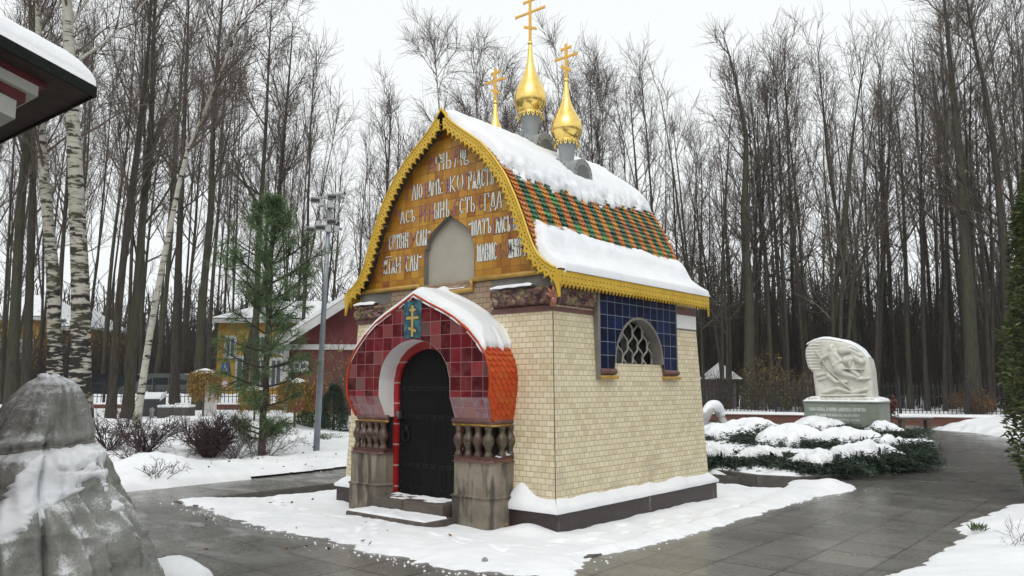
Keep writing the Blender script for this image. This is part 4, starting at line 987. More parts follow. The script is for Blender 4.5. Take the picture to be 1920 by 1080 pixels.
# the pad round the chapel: level snow, flush with the walk in front, sunk behind
def pad_base(X, Y):
    return np.interp(Y, [-5, -3.6, -2.5, 4.3], [0.0, 0.0, -.10, -.16])
_fr = random.Random(12); PRINTS = []
for (x0, y0, x1, y1, n_) in ((.2, -3.0, .9, -4.2, 7), (-.3, -3.0, -1.6, -4.1, 8), (2.3, -3.6, 2.75, 1.5, 16), (-1.2, -3.3, -3.1, -2.6, 7), (1.2, -3.2, 2.6, -3.5, 5)):
    for i in range(n_):
        t = (i + .5) / n_; s_ = .10 if i % 2 else -.10; a = math.atan2(y1 - y0, x1 - x0); PRINTS.append((x0 + (x1 - x0) * t - s_ * math.sin(a) + _fr.gauss(0, .03), y0 + (y1 - y0) * t + s_ * math.cos(a) + _fr.gauss(0, .03), a + _fr.gauss(0, .15)))
def prints(X, Y):
    D = np.zeros(X.shape)
    for x, y, a in PRINTS:
        p, q = (X - x) * math.cos(a) + (Y - y) * math.sin(a), -(X - x) * math.sin(a) + (Y - y) * math.cos(a); r2 = (p / .14) ** 2 + (q / .055) ** 2
        D = D - .036 * np.exp(-r2 ** 2) + .010 * np.exp(-((np.sqrt(r2) - 1.35) / .25) ** 2)
    return D
snow_patch("snow_pad", [(-3.5, -3.80), (-1.9, -4.02), (-.9, -4.12), (.4, -4.12), (1.3, -4.22), (2.3, -4.25), (3.0, -4.05), (3.45, -3.75), (3.28, -2.9), (3.22, -1.5), (3.22, 4.1), (3.1, 4.22), (1.9, 4.2), (-3.3, 4.2), (-3.34, 2), (-3.34, -1.5)], .03, .055, .3, .6, .20, pad_base, 2.2, lump=2.6,
    extra=lambda X, Y: prints(X, Y) + .09 * np.exp(-((X - 1.72) / .28) ** 2 - ((Y + 2.15) / .22) ** 2) + .05 * np.exp(-((X - 2.2) / .2) ** 2) * sstep(Y, -2, -1) * (fbm(X, Y * 1.5, 3) * .5 + .5))
def crumbs(lines, n, spread, z, seed):
    "loose bits of snow kicked out along the swept edges"
    r_ = random.Random(seed); mb = MB()
    for _ in range(n):
        a, b = r_.choice(lines); t = r_.random(); x = a[0] + (b[0] - a[0]) * t; y = a[1] + (b[1] - a[1]) * t; L = math.hypot(b[0] - a[0], b[1] - a[1]); o = r_.expovariate(1 / spread) - .08
        nx, ny = (b[1] - a[1]) / L, -(b[0] - a[0]) / L; s = r_.uniform(.003, .012) * (1.3 if o < .1 else .7); c = (x + nx * o, y + ny * o, z + s * .25); k = 6; q = [(c[0], c[1], c[2] + s * .7)]
        for j in range(k): an = 6.283 * j / k; e = s * r_.uniform(.7, 1.4); q.append((c[0] + e * math.cos(an), c[1] + e * math.sin(an), c[2] - s * .3))
        mb.add(q, [(0, 1 + j, 1 + (j + 1) % k) for j in range(k)])
    return stuff(mb.build("snow_crumbs", MT['snow'], smooth=True), "loose crumbs of snow scattered along the swept path edges", "snow")
crumbs([((-3.5, -3.95), (-1, -4.25)), ((-1, -4.25), (1.2, -4.35)), ((1.2, -4.35), (2.6, -4.4)), ((2.6, -4.4), (3.5, -3.9))], 150, .10, .002, 1)
crumbs([((3.4, -3.5), (3.4, 1)), ((3.4, 1), (3.65, 4))], 60, .07, .002, 2)
crumbs([((-4.95, -3.9), (-5.1, 5)), ((-9, -4.75), (-4.95, -3.9))], 70, .08, .002, 5)
snow_patch("snow_strip", [(2.95, -3.2), (3.3, -2.7), (3.38, -1), (3.36, 1.2), (3.45, 2.6), (3.62, 3.6), (3.5, 4.15), (3.0, 4.35), (2.4, 4.2), (2.75, 3.0), (2.95, 1.0), (3.0, -1)], .04, .055, .22, .7, .12, None, 5.1, extra=lambda X, Y: .10 * np.exp(-((X - 3.2) / .3) ** 2 - ((Y - 3.75) / .45) ** 2))
snow_patch("snow_bank", [(-5.0, -3.95), (-5.02, -1.8), (-5.25, .7), (-5.4, 6), (-5.4, 13.5), (-16, 13.5), (-16, -3.6), (-11, -4.6), (-7.5, -4.7)], .075, .13, .5, .6, .12, lambda X, Y: np.maximum(terrain(X, Y), 0), 7.7,
    extra=lambda X, Y: .26 * np.exp(-((X + 6.3) / .8) ** 2 - ((Y + 2.7) / .6) ** 2) + .16 * fbm(X * .8, Y * .8, 2.2) * sstep(-X, 5.6, 7), lump=2.4)
snow_patch("snow_verge", [(5.58, -2.3), (5.72, -.9), (5.66, .6), (5.5, 1.1), (5.68, 2.1), (5.9, 3.8), (6.05, 7), (6.1, 12), (14, 12), (14, -7), (5.3, -7), (5.48, -4)], .06, .10, .6, .5, .16, None, 9.4)
q = GZ(305, 1090); snow_patch("snow_heap", [(q[0] - .35, q[1] - .25), (q[0] + .05, q[1] - .3), (q[0] + .3, q[1] - .0), (q[0] + .22, q[1] + .35), (q[0] - .3, q[1] + .4)], .03, .16, .22, .3, .05, None, 3.9)
_b = [DP(px, 715, d)[:2] for px, d in ((60, 39.2), (330, 39.2), (575, 39.2), (575, 41.5), (330, 41.8), (60, 41.5))]
snow_patch("snow_bank", [tuple(p) for p in _b], .14, .62, 1.0, .25, .2, lambda X, Y: np.full(X.shape, .56), 8.8)
pts = [GZ(*a) for a in ((1755, 806), (1830, 812), (1900, 822), (1990, 822), (1990, 800), (1850, 793))]
snow_patch("snow_heap", [(a[0], a[1]) for a in pts], .12, .42, 1.3, .5, .25, None, 4.4)
# ------------------------------------------------------------------ bare trees
class Twigs:
    "many thin tubes gathered quickly as quads"
    def __init__(s): s.V = []; s.F = []; s.n = 0
    def tube(s, pts, r0, r1, k):
        P = np.asarray(pts, float); n = len(P); t = np.gradient(P, axis=0); t /= np.linalg.norm(t, axis=1)[:, None] + 1e-9
        ref = np.array([0, 0, 1.0]) if abs(t[0, 2]) < .9 else np.array([1.0, 0, 0])
        a = np.cross(t, ref); a /= np.linalg.norm(a, axis=1)[:, None] + 1e-9; b = np.cross(t, a)
        r = np.linspace(r0, r1, n)[:, None, None] if not hasattr(r0, '__len__') else np.asarray(r0)[:, None, None]
        an = np.arange(k) * 2 * math.pi / k; c, q = np.cos(an)[None, :, None], np.sin(an)[None, :, None]
        V = P[:, None, :] + (a[:, None, :] * c + b[:, None, :] * q) * r
        i = np.arange(n - 1)[:, None] * k; j = np.arange(k)[None, :]; j2 = (j + 1) % k
        F = np.stack([i + j, i + j2, i + k + j2, i + k + j], -1).reshape(-1, 4) + s.n
        s.V.append(V.reshape(-1, 3)); s.F.append(F); s.n += n * k
    def build(s, name, mat, parent=None, smooth=True):
        return arrays(name, np.concatenate(s.V), np.concatenate(s.F), mat, parent, smooth)
def limb(r_, p, d, L, n, wob, up, droop=0):
    pts = [np.array(p, float)]; d = np.array(d, float)
    for i in range(n):
        d = d + np.array([r_.gauss(0, wob), r_.gauss(0, wob), r_.gauss(0, wob * .6) + up - droop * (i / n)]); d /= np.linalg.norm(d); pts.append(pts[-1] + d * L / n)
    return np.array(pts)
def side_dir(r_, t, ang):
    t = t / np.linalg.norm(t); a = np.cross(t, np.array([r_.gauss(0, 1), r_.gauss(0, 1), r_.gauss(0, .3)])); a /= np.linalg.norm(a) + 1e-9
    return t * math.cos(ang) + a * math.sin(ang)
def bare_tree(name, seed, H, r0, stems=1, first=.35, nb=26, spread=.55, tw=6, droop=0.0, trunk_m=None, twig_m=None, label='', cat='tree', group=None, lean=(0, 0), tmin=.011, blen=.27, path=None, sub_m=None, whip=1.0):
    r_ = random.Random(seed); root = thing(name, label, cat, group=group)
    T, C, B = Twigs(), Twigs(), Twigs()
    for s_ in range(stems):
        a = 2 * math.pi * s_ / stems + r_.random(); off = .16 * (stems > 1)
        n = 14; d0 = np.array([lean[0] + (.07 * math.cos(a) if stems > 1 else 0) + r_.gauss(0, .012), lean[1] + (.07 * math.sin(a) if stems > 1 else 0) + r_.gauss(0, .012), 1.0])
        Hs = H * (1 if s_ == 0 else r_.uniform(.75, 1)); rs = r0 * (1 if stems == 1 else .78)
        if path is not None: tr = np.array(path, float)
        else: tr = limb(r_, (off * math.cos(a), off * math.sin(a), -.3), d0, Hs + .3, n, .022, .012)
        n = len(tr) - 1; tt = np.linspace(0, 1, n + 1); rad = rs * (1 - tt) ** .8 + .012; rad[0] *= 1.4; rad[1] *= 1.08
        T.tube(tr, rad, None, 8)
        if whip and path is None and stems == 1 and r_.random() < .5:     # a fork: a second leader
            f = r_.uniform(.3, .55); i = int(f * n); t = tr[i + 1] - tr[i]
            l2 = limb(r_, tr[i], side_dir(r_, t, R(r_.uniform(10, 20))), Hs * (1 - f) * .92, 9, .03, .03); T.tube(l2, np.linspace(rad[i] * .7, .012, 10), None, 6); leaders = [(tr, rad, 1), (l2, np.linspace(rad[i] * .7, .012, 10), .6)]
        else: leaders = [(tr, rad, 1)]
        for tr_, rad_, wgt in leaders:
            m = len(tr_) - 1
            for b in range(int(nb * wgt / stems * (1.4 if stems > 1 else 1))):
                f = first + (1 - first) * (r_.random() ** .8) if wgt == 1 else r_.random()
                x = f * m; i = min(int(x), m - 1); p = tr_[i] + (tr_[i + 1] - tr_[i]) * (x - i); rb = np.interp(x, range(m + 1), rad_)
                L = H * blen * (1.12 - f * .78) * r_.uniform(.5, 1.15)
                ang = R(r_.uniform(24, 48)) * (1.15 if f < .55 else .9) * (spread / .55)
                bp = limb(r_, p, side_dir(r_, tr_[i + 1] - tr_[i], ang), L, 7, .07, .055, droop * .5); b0 = max(min(rb * .55, .010 * L + .012), .014)
                (T if b0 > .05 else B).tube(bp, b0, tmin * .9, 4)
                for q in range(int(3 + L * 1.5)):
                    g = r_.uniform(.12, 1); x2 = g * 7; i2 = min(int(x2), 6); p2 = bp[i2] + (bp[i2 + 1] - bp[i2]) * (x2 - i2)
                    L2 = L * r_.uniform(.28, .58) * (1.15 - g * .5); sp = limb(r_, p2, side_dir(r_, bp[i2 + 1] - bp[i2], R(r_.uniform(20, 48))), L2, 4, .09, .05, droop)
                    B.tube(sp, max(b0 * .4, tmin), tmin * .75, 3)
                    for w in range(tw):
                        g3 = r_.uniform(.1, 1); x3 = g3 * 4; i3 = min(int(x3), 3); p3 = sp[i3] + (sp[i3 + 1] - sp[i3]) * (x3 - i3)
                        C.tube(limb(r_, p3, side_dir(r_, sp[i3 + 1] - sp[i3], R(r_.uniform(18, 48))), r_.uniform(.4, 1.15) * (1 + droop * 1.2), 3, .10, .03, droop * 1.6), tmin * .8, tmin * .5, 3)
    tr_o = T.build("trunk", trunk_m or MT['bark'], root); B.V += C.V; B.F += [f for f in []]
    off = B.n
    for f in C.F: B.F.append(f + off)
    B.build("crown", twig_m or MT['twig'], root)
    return root
GRP_R = "bare trees of the wood behind the iron fence"; LAB_R = "tall bare tree in the dense dark wood behind the black iron fence"
GRP_M = "bare trees of the wood behind the chapel"; LAB_M = "slender bare grey tree of the wood rising behind the chapel roof"
GRP_L = "bare trees of the wood beyond the left garden"; LAB_L = "bare dark-trunked tree of the wood beyond the snowy garden"
HP = 17.0
protos = [bare_tree("bare_tree", 100 + i, HP, (.125, .11, .15, .10, .12, .13, .10, .115)[i], (1, 1, 1, 1, 2, 1, 1, 3)[i], (.38, .45, .3, .5, .35, .42, .48, .3)[i], (19, 17, 21, 16, 19, 18, 17, 21)[i], (.46, .40, .72, .36, .42, .60, .40, .50)[i],
          trunk_m=MT['bark_green'] if i in (2, 5, 7) else MT['bark'], twig_m=MT['twig_red'] if i in (1, 4, 6) else MT['twig'], label=LAB_R, group=GRP_R, tmin=.0098, tw=3, blen=.32) for i in range(8)]
bpro = [bare_tree("birch_tree", 200 + i, HP, .11, 1, .3, 28, .5, 6, .16, MT['birch'], MT['twig_red'], LAB_M, 'tree', GRP_M, tmin=.0095) for i in range(2)]
SKY = [(-100, -60), (300, -40), (500, -20), (560, 60), (620, 140), (680, 145), (740, 150), (800, 150), (860, 60), (900, 45), (960, 120), (1020, 80), (1080, 70), (1130, 150), (1180, 130), (1230, 95), (1290, 150), (1340, 160), (1400, 130), (1450, 60), (1500, 70), (1580, 40), (1640, 70), (1700, 80), (1760, 25), (1830, -30), (2100, -60)]
pool = [o for o in protos]; first_use = {id(o): True for o in protos + bpro}
def place_tree(pr, px, d, hscale, rz, lab, grp, sxy=None):
    b = FD(px, d); ytop = np.interp(px, [s[0] for s in SKY], [s[1] for s in SKY])
    H = (1.65 - b[2] + math.tan(math.atan((540 - ytop) / F_PX) + PITCH) * d) * hscale
    k = H / HP; kx = (sxy or min(max(k, .6), 1.0))
    if first_use[id(pr)]:
        first_use[id(pr)] = False; pr.location = b; pr.rotation_euler = (tr_rng.gauss(0, .035), tr_rng.gauss(0, .035), rz); pr.scale = (kx, kx, k); pr['label'] = lab; pr['group'] = grp; return pr
    q = dup(pr, b, rz, (kx, kx, k), lab, grp); q.rotation_euler = (tr_rng.gauss(0, .035), tr_rng.gauss(0, .035), rz); return q
def zone(px): return (LAB_L, GRP_L) if px < 560 else ((LAB_M, GRP_M) if px < 1310 else (LAB_R, GRP_R))
tr_rng = random.Random(5)
cnt = 0; used = []
spec = []
for px in np.arange(-60, 2010, 29.0): spec.append((px + tr_rng.uniform(-14, 14), tr_rng.uniform(34.5, 47)))
for px in np.arange(-60, 2010, 36.0): spec.append((px + tr_rng.uniform(-16, 16), tr_rng.uniform(47, 72)))
for px in np.arange(1310, 2000, 42.0): spec.append((px + tr_rng.uniform(-9, 9), tr_rng.uniform(34.2, 42)))
for px, d in spec:
    if 395 < px < 700 and d < 62 and tr_rng.random() < .8:
        d = tr_rng.uniform(60, 78)
    if px < 560 and d < 44: d += 9
    if px > 1100: d = max(d, float(wall_line((px - 960) / F_PX * d, d)) + 2 + tr_rng.random() * 3)
    far = d > 47
    lab, grp = zone(px)
    hs = tr_rng.uniform(.74, 1.0) if not far else tr_rng.uniform(.5, .85)
    if 840 < px < 1110 and tr_rng.random() < .45: pr = bpro[cnt % 2]
    else: pr = protos[tr_rng.randrange(8)]
    place_tree(pr, px, d, hs, tr_rng.uniform(0, 6.28), lab, grp); cnt += 1
for pr in protos + bpro:
    if first_use[id(pr)]: place_tree(pr, 1300 + 40 * tr_rng.random(), 50, .9, 0, LAB_M, GRP_M)

# undergrowth: thin saplings no one could count, between and behind the trunks
U = Twigs(); ur = random.Random(9)
for i in range(4200):
    px = ur.uniform(-80, 2020); d = 35 + 50 * ur.random() ** 1.3
    if px > 1100: d = max(d, float(wall_line((px - 960) / F_PX * d, d)) + 7 + 4 * ur.random())
    if 400 < px < 700 and d < 58: d = ur.uniform(60, 86)
    if px <= 400 and d < 46: d = ur.uniform(46, 60)
    b = FD(px, d); H = ur.uniform(1.5, 5.5) * (1.75 if px > 1250 else 1)
    p = limb(ur, (b[0], b[1], b[2] - .2), (ur.gauss(0, .09), ur.gauss(0, .09), 1), H, 6, .05, .02); U.tube(p, ur.uniform(.015, .04), .010, 3)
    for q in range(9):
        g = ur.uniform(.15, 1) * 6; j = min(int(g), 5); s0 = p[j] + (p[j + 1] - p[j]) * (g - j)
        sp = limb(ur, s0, side_dir(ur, p[j + 1] - p[j], R(ur.uniform(30, 65))), ur.uniform(.5, 2.0), 3, .12, .04); U.tube(sp, .016, .010, 3)
stuff(U.build("undergrowth", MT['bark']), "dense tangle of thin bare saplings between the forest trunks", "undergrowth")
# the wood going on behind, one mass
Wd = Twigs()
for i in range(2100):
    px = ur.uniform(-120, 2040); d = ur.uniform(75, 140); b = FD(px, d); H = ur.uniform(7, 14) * (1.15 if px > 1250 else .9)
    p = limb(ur, (b[0], b[1], b[2] - .3), (ur.gauss(0, .04), ur.gauss(0, .04), 1), H, 4, .03, .01); Wd.tube(p, ur.uniform(.12, .3), .05, 4)
    for q in range(10):
        g = ur.uniform(.2, 1) * 4; j = min(int(g), 3); s0 = p[j] + (p[j + 1] - p[j]) * (g - j)
        Wd.tube(limb(ur, s0, side_dir(ur, p[j + 1] - p[j], R(ur.uniform(25, 60))), ur.uniform(1.5, 4), 3, .1, .05), .045, .025, 3)
# and the unseen wood behind the camera, added to dim low light and reflections
for i in range(900):
    a = ur.uniform(0, 6.283); dd = ur.uniform(32, 62); x = CAM[0] - 2 + dd * math.cos(a); y = CAM[1] + 2 + dd * math.sin(a)
    if depth_of(x, y) > 0 and abs(side_of(x, y)) < .72 * depth_of(x, y) + 4: continue
    H = ur.uniform(10, 17); p = limb(ur, (x, y, -.3), (ur.gauss(0, .04), ur.gauss(0, .04), 1), H, 4, .03, .01); Wd.tube(p, ur.uniform(.12, .26), .04, 4)
    for q in range(16):
        g = ur.uniform(.2, 1) * 4; j = min(int(g), 3); s0 = p[j] + (p[j + 1] - p[j]) * (g - j)
        Wd.tube(limb(ur, s0, side_dir(ur, p[j + 1] - p[j], R(ur.uniform(25, 60))), ur.uniform(1.5, 4.5), 3, .1, .05), .05, .03, 3)
stuff(Wd.build("far_wood", MT['bark']), "far dark wood closing the view behind the nearer trunks", "wood")

# nearer trees of the left garden, each where it stands
def own_tree(base_px, d, pts_px, r0, seed, label, mat, name="bare_tree", twig=None, **kw):
    "trunk follows the given picture points at its own distance"
    b = FD(base_px, d); path = [(0, 0, -.3)]
    for (x, y) in pts_px:
        p = DP(x, y, d); path.append(tuple(p - b))
    P = np.array(path); s = np.r_[0, np.cumsum(np.linalg.norm(np.diff(P, axis=0), axis=1))]; t = np.linspace(0, s[-1], 15)
    P = np.stack([np.interp(t, s, P[:, k]) for k in range(3)], 1)
    o = bare_tree(name, seed, float(P[-1, 2]), r0, 1, path=P, trunk_m=mat, twig_m=twig or MT['twig'], label=label, whip=0, **kw); o.location = b; return o
own_tree(157, 22, [(152, 560), (142, 330), (128, 60), (118, -150), (110, -420)], .29, 1, "thickest black-and-white birch trunk, right behind the draped statue", MT['birch'], "birch_tree", MT['twig_red'], first=.42, nb=26, droop=.16, tmin=.008, tw=7)
own_tree(112, 25, [(100, 520), (80, 300), (72, 60), (65, -200)], .24, 2, "slightly thinner birch trunk left of the thickest birch", MT['birch'], "birch_tree", MT['twig_red'], first=.4, nb=22, droop=.16, tmin=.008)
own_tree(258, 21, [(285, 600), (312, 460), (345, 300), (405, 160), (440, 70), (462, -10), (470, -80)], .092, 3, "slim white birch leaning to the right beside the grey info box", MT['birch_young'], "birch_tree", MT['twig_red'], first=.5, nb=20, droop=.2, tmin=.007, blen=.24)
own_tree(212, 25, [(220, 600), (237, 430), (262, 240), (278, 100), (290, -120)], .14, 4, "dark straight trunk just right of the thickest birch", MT['bark'], first=.35, nb=26, tmin=.009)
own_tree(243, 26, [(256, 560), (268, 400), (285, 220), (288, 60), (300, -150)], .17, 5, "dark trunk growing close behind the leaning birch", MT['bark_green'], first=.35, nb=26, tmin=.009)
own_tree(25, 26, [(28, 600), (38, 400), (60, 150), (75, -200)], .19, 6, "thick mossy trunk near the left picture edge", MT['bark_green'], first=.3, nb=24, tmin=.009)
own_tree(52, 30, [(55, 560), (62, 350), (58, 100), (55, -150)], .18, 7, "dark trunk between the mossy trunk and the second birch", MT['bark'], first=.3, nb=24, tmin=.009)
own_tree(372, 33, [(380, 560), (395, 400), (400, 220), (412, 60), (425, -90)], .19, 8, "greenish leaning trunk behind the white stone post", MT['bark_green'], first=.4, nb=26, tmin=.010)
own_tree(330, 36, [(332, 560), (338, 400), (345, 240), (352, 60), (356, -60)], .2, 9, "grey straight trunk right of the leaning birch, by the parked cars", MT['bark'], first=.35, nb=24, tmin=.011)
own_tree(455, 38, [(468, 640), (500, 520), (520, 400), (532, 260), (545, 110), (550, 30)], .17, 10, "bent grey trunk in front of the yellow house", MT['bark'], first=.4, nb=24, tmin=.011)
own_tree(478, 36, [(480, 600), (486, 430), (498, 250), (505, 90), (510, 0)], .17, 13, "straight dark trunk standing right behind the young pine", MT['bark_green'], first=.4, nb=24, tmin=.011)
own_tree(1402, 38.6, [(1405, 560), (1395, 420), (1400, 260), (1375, 130), (1355, 60)], .3, 11, "mossy thick trunk behind the yellow-leaved bushes at the fence", MT['bark_green'], first=.35, nb=26, tmin=.011)
own_tree(1822, 35, [(1818, 600), (1808, 430), (1800, 300), (1780, 100), (1765, -60)], .32, 12, "broad pale green trunk rising above the rusty bush", MT['bark_green'], first=.4, nb=26, tmin=.011)
own_tree(1890, 34, [(1885, 500), (1870, 330), (1850, 180), (1822, 60), (1800, -80)], .22, 14, "dark forking trunk leaning left above the evergreen column", MT['bark'], first=.3, nb=30, tmin=.010)

# ------------------------------------------------------------------ leaves
def leaf_mat(name, cols, rough=.6):
    m = NT(name); g = m.n("ShaderNodeNewGeometry"); w = m.n("ShaderNodeTexWhiteNoise"); w.noise_dimensions = '1D'; m.l(g.outputs['Random Per Island'], w.inputs['W'])
    c = m.ramp(m.math('MULTIPLY_ADD', m.noise(2.2, 3), .6, m.math('MULTIPLY', w.outputs['Value'], .4)), cols); m.b.inputs['Transmission Weight'].default_value = 0
    return m.fin(c, rough, 0, None, .25)
MT['needle'] = leaf_mat("pine_needle", [(.2, (.05, .085, .035)), (.5, (.10, .16, .065)), (.8, (.17, .24, .10))])
MT['juniper'] = leaf_mat("juniper_leaf", [(.2, (.012, .024, .016)), (.5, (.025, .048, .03)), (.8, (.055, .085, .05))])
MT['thuja'] = leaf_mat("thuja_leaf", [(.2, (.02, .032, .014)), (.5, (.065, .085, .03)), (.72, (.115, .135, .045)), (.9, (.19, .13, .05))])
MT['yellow_leaf'] = leaf_mat("yellow_leaf", [(.2, (.12, .075, .02)), (.5, (.26, .19, .03)), (.8, (.36, .29, .05))])
MT['rust_leaf'] = leaf_mat("rusty_leaf", [(.2, (.07, .03, .012)), (.5, (.17, .075, .022)), (.8, (.28, .15, .03))])
MT['straw'] = leaf_mat("straw_frond", [(.2, (.13, .075, .02)), (.5, (.26, .15, .035)), (.8, (.36, .24, .06))])
def blades(name, P, D, L, Wd_, mat, parent, rnd, bend=0.0):
    "pointed leaves: base P, direction D, length L, width W"
    P = np.asarray(P, float); D = np.asarray(D, float); n = len(P); D /= np.linalg.norm(D, axis=1)[:, None] + 1e-9
    q = rnd.normal(size=(n, 3)); a = np.cross(D, q); a /= np.linalg.norm(a, axis=1)[:, None] + 1e-9
    L = np.broadcast_to(np.asarray(L, float), (n,))[:, None]; Wd_ = np.broadcast_to(np.asarray(Wd_, float), (n,))[:, None]
    tip = P + D * L; tip[:, 2] -= (bend * L[:, 0]); mid = P + D * L * .5
    V = np.stack([P, mid + a * Wd_ / 2, tip, mid - a * Wd_ / 2], 1).reshape(-1, 3); F = np.arange(n * 4).reshape(n, 4)
    return arrays(name, V, F, mat, parent)

# young long-needled pine
def pine():
    r_ = random.Random(31); nr = np.random.default_rng(31); b = GT(490, 862)
    root = thing("pine_tree", "young long-needled pine with bare dark lower trunk left of the lamp pole", "tree", b)
    d = float(depth_of(b[0], b[1])); top = DP(517, 368, d)[2] - b[2]; sx = DP(515, 400, d) - DP(492, 840, d)
    T = Twigs(); tr = np.array([[sx[0] * t, sx[1] * t, -.2 + (top + .2) * t] for t in np.linspace(0, 1, 16)]); tr[:, :2] += np.random.default_rng(3).normal(0, .012, (16, 2))
    T.tube(tr, np.linspace(.085, .02, 16), None, 8); P, D = [], []
    def tuft(p, dr, n, L):
        dr = np.array(dr) / np.linalg.norm(dr)
        for _ in range(n):
            q = dr * r_.uniform(.1, 1.0) + np.array([r_.gauss(0, .75), r_.gauss(0, .75), r_.gauss(0, .6)]); P.append(np.array(p) - dr * r_.uniform(0, .22)); D.append(q)
    for h, n, L0 in ((.42, 2, .55), (.52, 2, .6), (.62, 4, .7), (1.1, 3, .7), (1.5, 4, 1.0), (1.9, 4, 1.1), (2.25, 5, 1.15), (2.6, 5, 1.3), (2.95, 6, 1.3), (3.3, 6, 1.25), (3.7, 6, 1.2), (4.1, 6, 1.05), (4.5, 5, .8), (4.95, 5, .55), (5.3, 4, .35)):
        h = h * top / 5.6
        for k in range(n):
            a = 6.28 * k / n + r_.random() * 1.2; L = L0 * r_.uniform(.65, 1.15); c = np.array([np.interp(h, tr[:, 2], tr[:, i]) for i in (0, 1)])
            up = .12 if h < .45 * top else .5 if h < .8 * top else 1.4
            bp = limb(r_, (c[0], c[1], h), (math.cos(a), math.sin(a), up), L, 5, .06, .07); T.tube(bp, .022, .008, 4)
            tuft(bp[-1], bp[-1] - bp[-2], 85 if h > 1 else 45, 0); tuft(bp[3], bp[4] - bp[3], 32, 0)
            for q in range(4):
                i = r_.randint(1, 4); s = limb(r_, bp[i], side_dir(r_, bp[i + 1] - bp[i], R(r_.uniform(35, 60))), L * r_.uniform(.25, .5), 3, .08, .1); T.tube(s, .011, .006, 3); tuft(s[-1], s[-1] - s[-2], 60, 0)
    tuft(tr[-1], (0, 0, 1), 140, 0); tuft(tr[-2], (0, 0, 1), 80, 0)
    T.build("trunk", plain("pine_bark", (.05, .038, .032), (.025, .018, .016), 12, .9), root)
    n = len(P); blades("crown", P, D, nr.uniform(.15, .27, n), .010, MT['needle'], root, nr, .12)
    S_ = MB(); c = tr[3]
    return root
pine()

# evergreen column at the right edge
def thuja():
    nr = np.random.default_rng(8); b = np.array([*GZ(2036, 945)[:2], 0.0]); root = thing("evergreen_column", "tall dark evergreen column cut by the right picture edge", "tree", b)
    n = 32000; H = 5.45; z = H * nr.random(n) ** .85; a = nr.random(n) * 6.283
    Rz = np.interp(z, [0, .25, .6, 1.2, 2.0, 3.2, 4.2, 5.0, 5.45], [.42, .6, .74, .78, .76, .64, .47, .25, .04])
    lob = 1 + .34 * fbm(np.cos(a) * 2.2, np.sin(a) * 2.2, z * 1.7, 3) + .13 * fbm(np.cos(a) * 6, np.sin(a) * 6, z * 5, 2)
    r = Rz * lob * (1 - .42 * nr.random(n) ** 2.2); P = np.c_[r * np.cos(a), r * np.sin(a), z]
    D = np.c_[np.cos(a), np.sin(a), nr.uniform(-.1, .9, n)] + nr.normal(0, .45, (n, 3))
    blades("foliage", P, D, nr.uniform(.06, .14, n), nr.uniform(.022, .04, n), MT['thuja'], root, nr, .15)
    T = Twigs(); T.tube(np.array([[0, 0, -.1], [0, 0, 1], [.02, 0, 3], [0, 0, 5.2]]), np.array([.09, .07, .05, .02]), None, 8)
    rr = random.Random(4)
    for k in range(60): h = rr.uniform(.2, 4.8); aa = rr.random() * 6.28; T.tube(limb(rr, (0, 0, h), (math.cos(aa), math.sin(aa), .5), float(np.interp(h, [0, 1.2, 4.8], [.5, .7, .2])), 4, .1, .05), .014, .006, 3)
    T.build("trunk", MT['bark'], root)
thuja()

# spreading junipers weighed down with snow
def juniper(seed, rad, hgt, label, cover=.6, spikes=380):
    r_ = random.Random(seed); nr = np.random.default_rng(seed); root = thing("juniper", label, "shrub", group="spreading junipers in the bed before the stone monument")
    P, D = [], []; T = Twigs()
    for k in range(spikes):
        a = r_.random() * 6.283; L = rad * r_.uniform(.6, 1.3); p0 = (rad * .25 * r_.gauss(0, 1), rad * .25 * r_.gauss(0, 1), .05)
        bp = limb(r_, p0, (math.cos(a), math.sin(a), r_.uniform(.1, .75) * hgt / rad * 1.15), L, 6, .06, .0, .16); bp[:, 2] = np.maximum(bp[:, 2], .03); T.tube(bp, .012, .005, 3)
        for i in range(2, 7):
            for _ in range(11):
                t = r_.random(); q = bp[i - 1] + (bp[i] - bp[i - 1]) * t; P.append(q + np.array([r_.gauss(0, .025) for _ in range(3)])); D.append((bp[i] - bp[i - 1]) / np.linalg.norm(bp[i] - bp[i - 1]) + np.array([r_.gauss(0, .5), r_.gauss(0, .5), r_.gauss(-.05, .3)]))
    n = len(P); T.build("branches", MT['bark'], root); blades("foliage", P, D, nr.uniform(.06, .13, n), nr.uniform(.02, .034, n), MT['juniper'], root, nr)
    A, B_ = np.meshgrid(np.linspace(0, 1, 34), np.linspace(0, 2 * math.pi, 72, endpoint=False), indexing='ij')
    rr = A * rad * (.86 + .22 * fbm(np.cos(B_) * 1.6 + seed, np.sin(B_) * 1.6, 1, 3) + .13 * vn(np.cos(B_) * 6, np.sin(B_) * 6, seed)); X, Y = rr * np.cos(B_), rr * np.sin(B_)
    base = hgt * (1 - .75 * A ** 2.2) + .10 * fbm(X * 2.6 + seed, Y * 2.6, 2, 3); cov = 1.25 * fbm(X * 1.7 + seed * 3, Y * 1.7, 5, 4) + cover - .75 * A ** 3.5
    th = .17 * np.sqrt(np.clip(cov / .5, 0, 1)); Z = base + th - .03; Z = np.where(cov < 0, base - .16, Z)
    Z = np.where(A > .985, base - .09, Z)
    msk = (cov[:-1] > 0) | (cov[1:] > 0)
    m2 = msk & (np.roll(cov, -1, 1)[:-1] > -.3)
    mb = MB(); mb.grid(X, Y, Z, mask=m2, wrap=True); mb.build("snow_cap", MT['snow'], root, smooth=True)
    return root
JG = "spreading junipers in the bed before the stone monument"
jl = ["broad snow-laden juniper filling the middle of the bed before the monument", "snowy juniper in the bed beside the grey stone ring", "green-fronted juniper on the near right corner of the bed"]
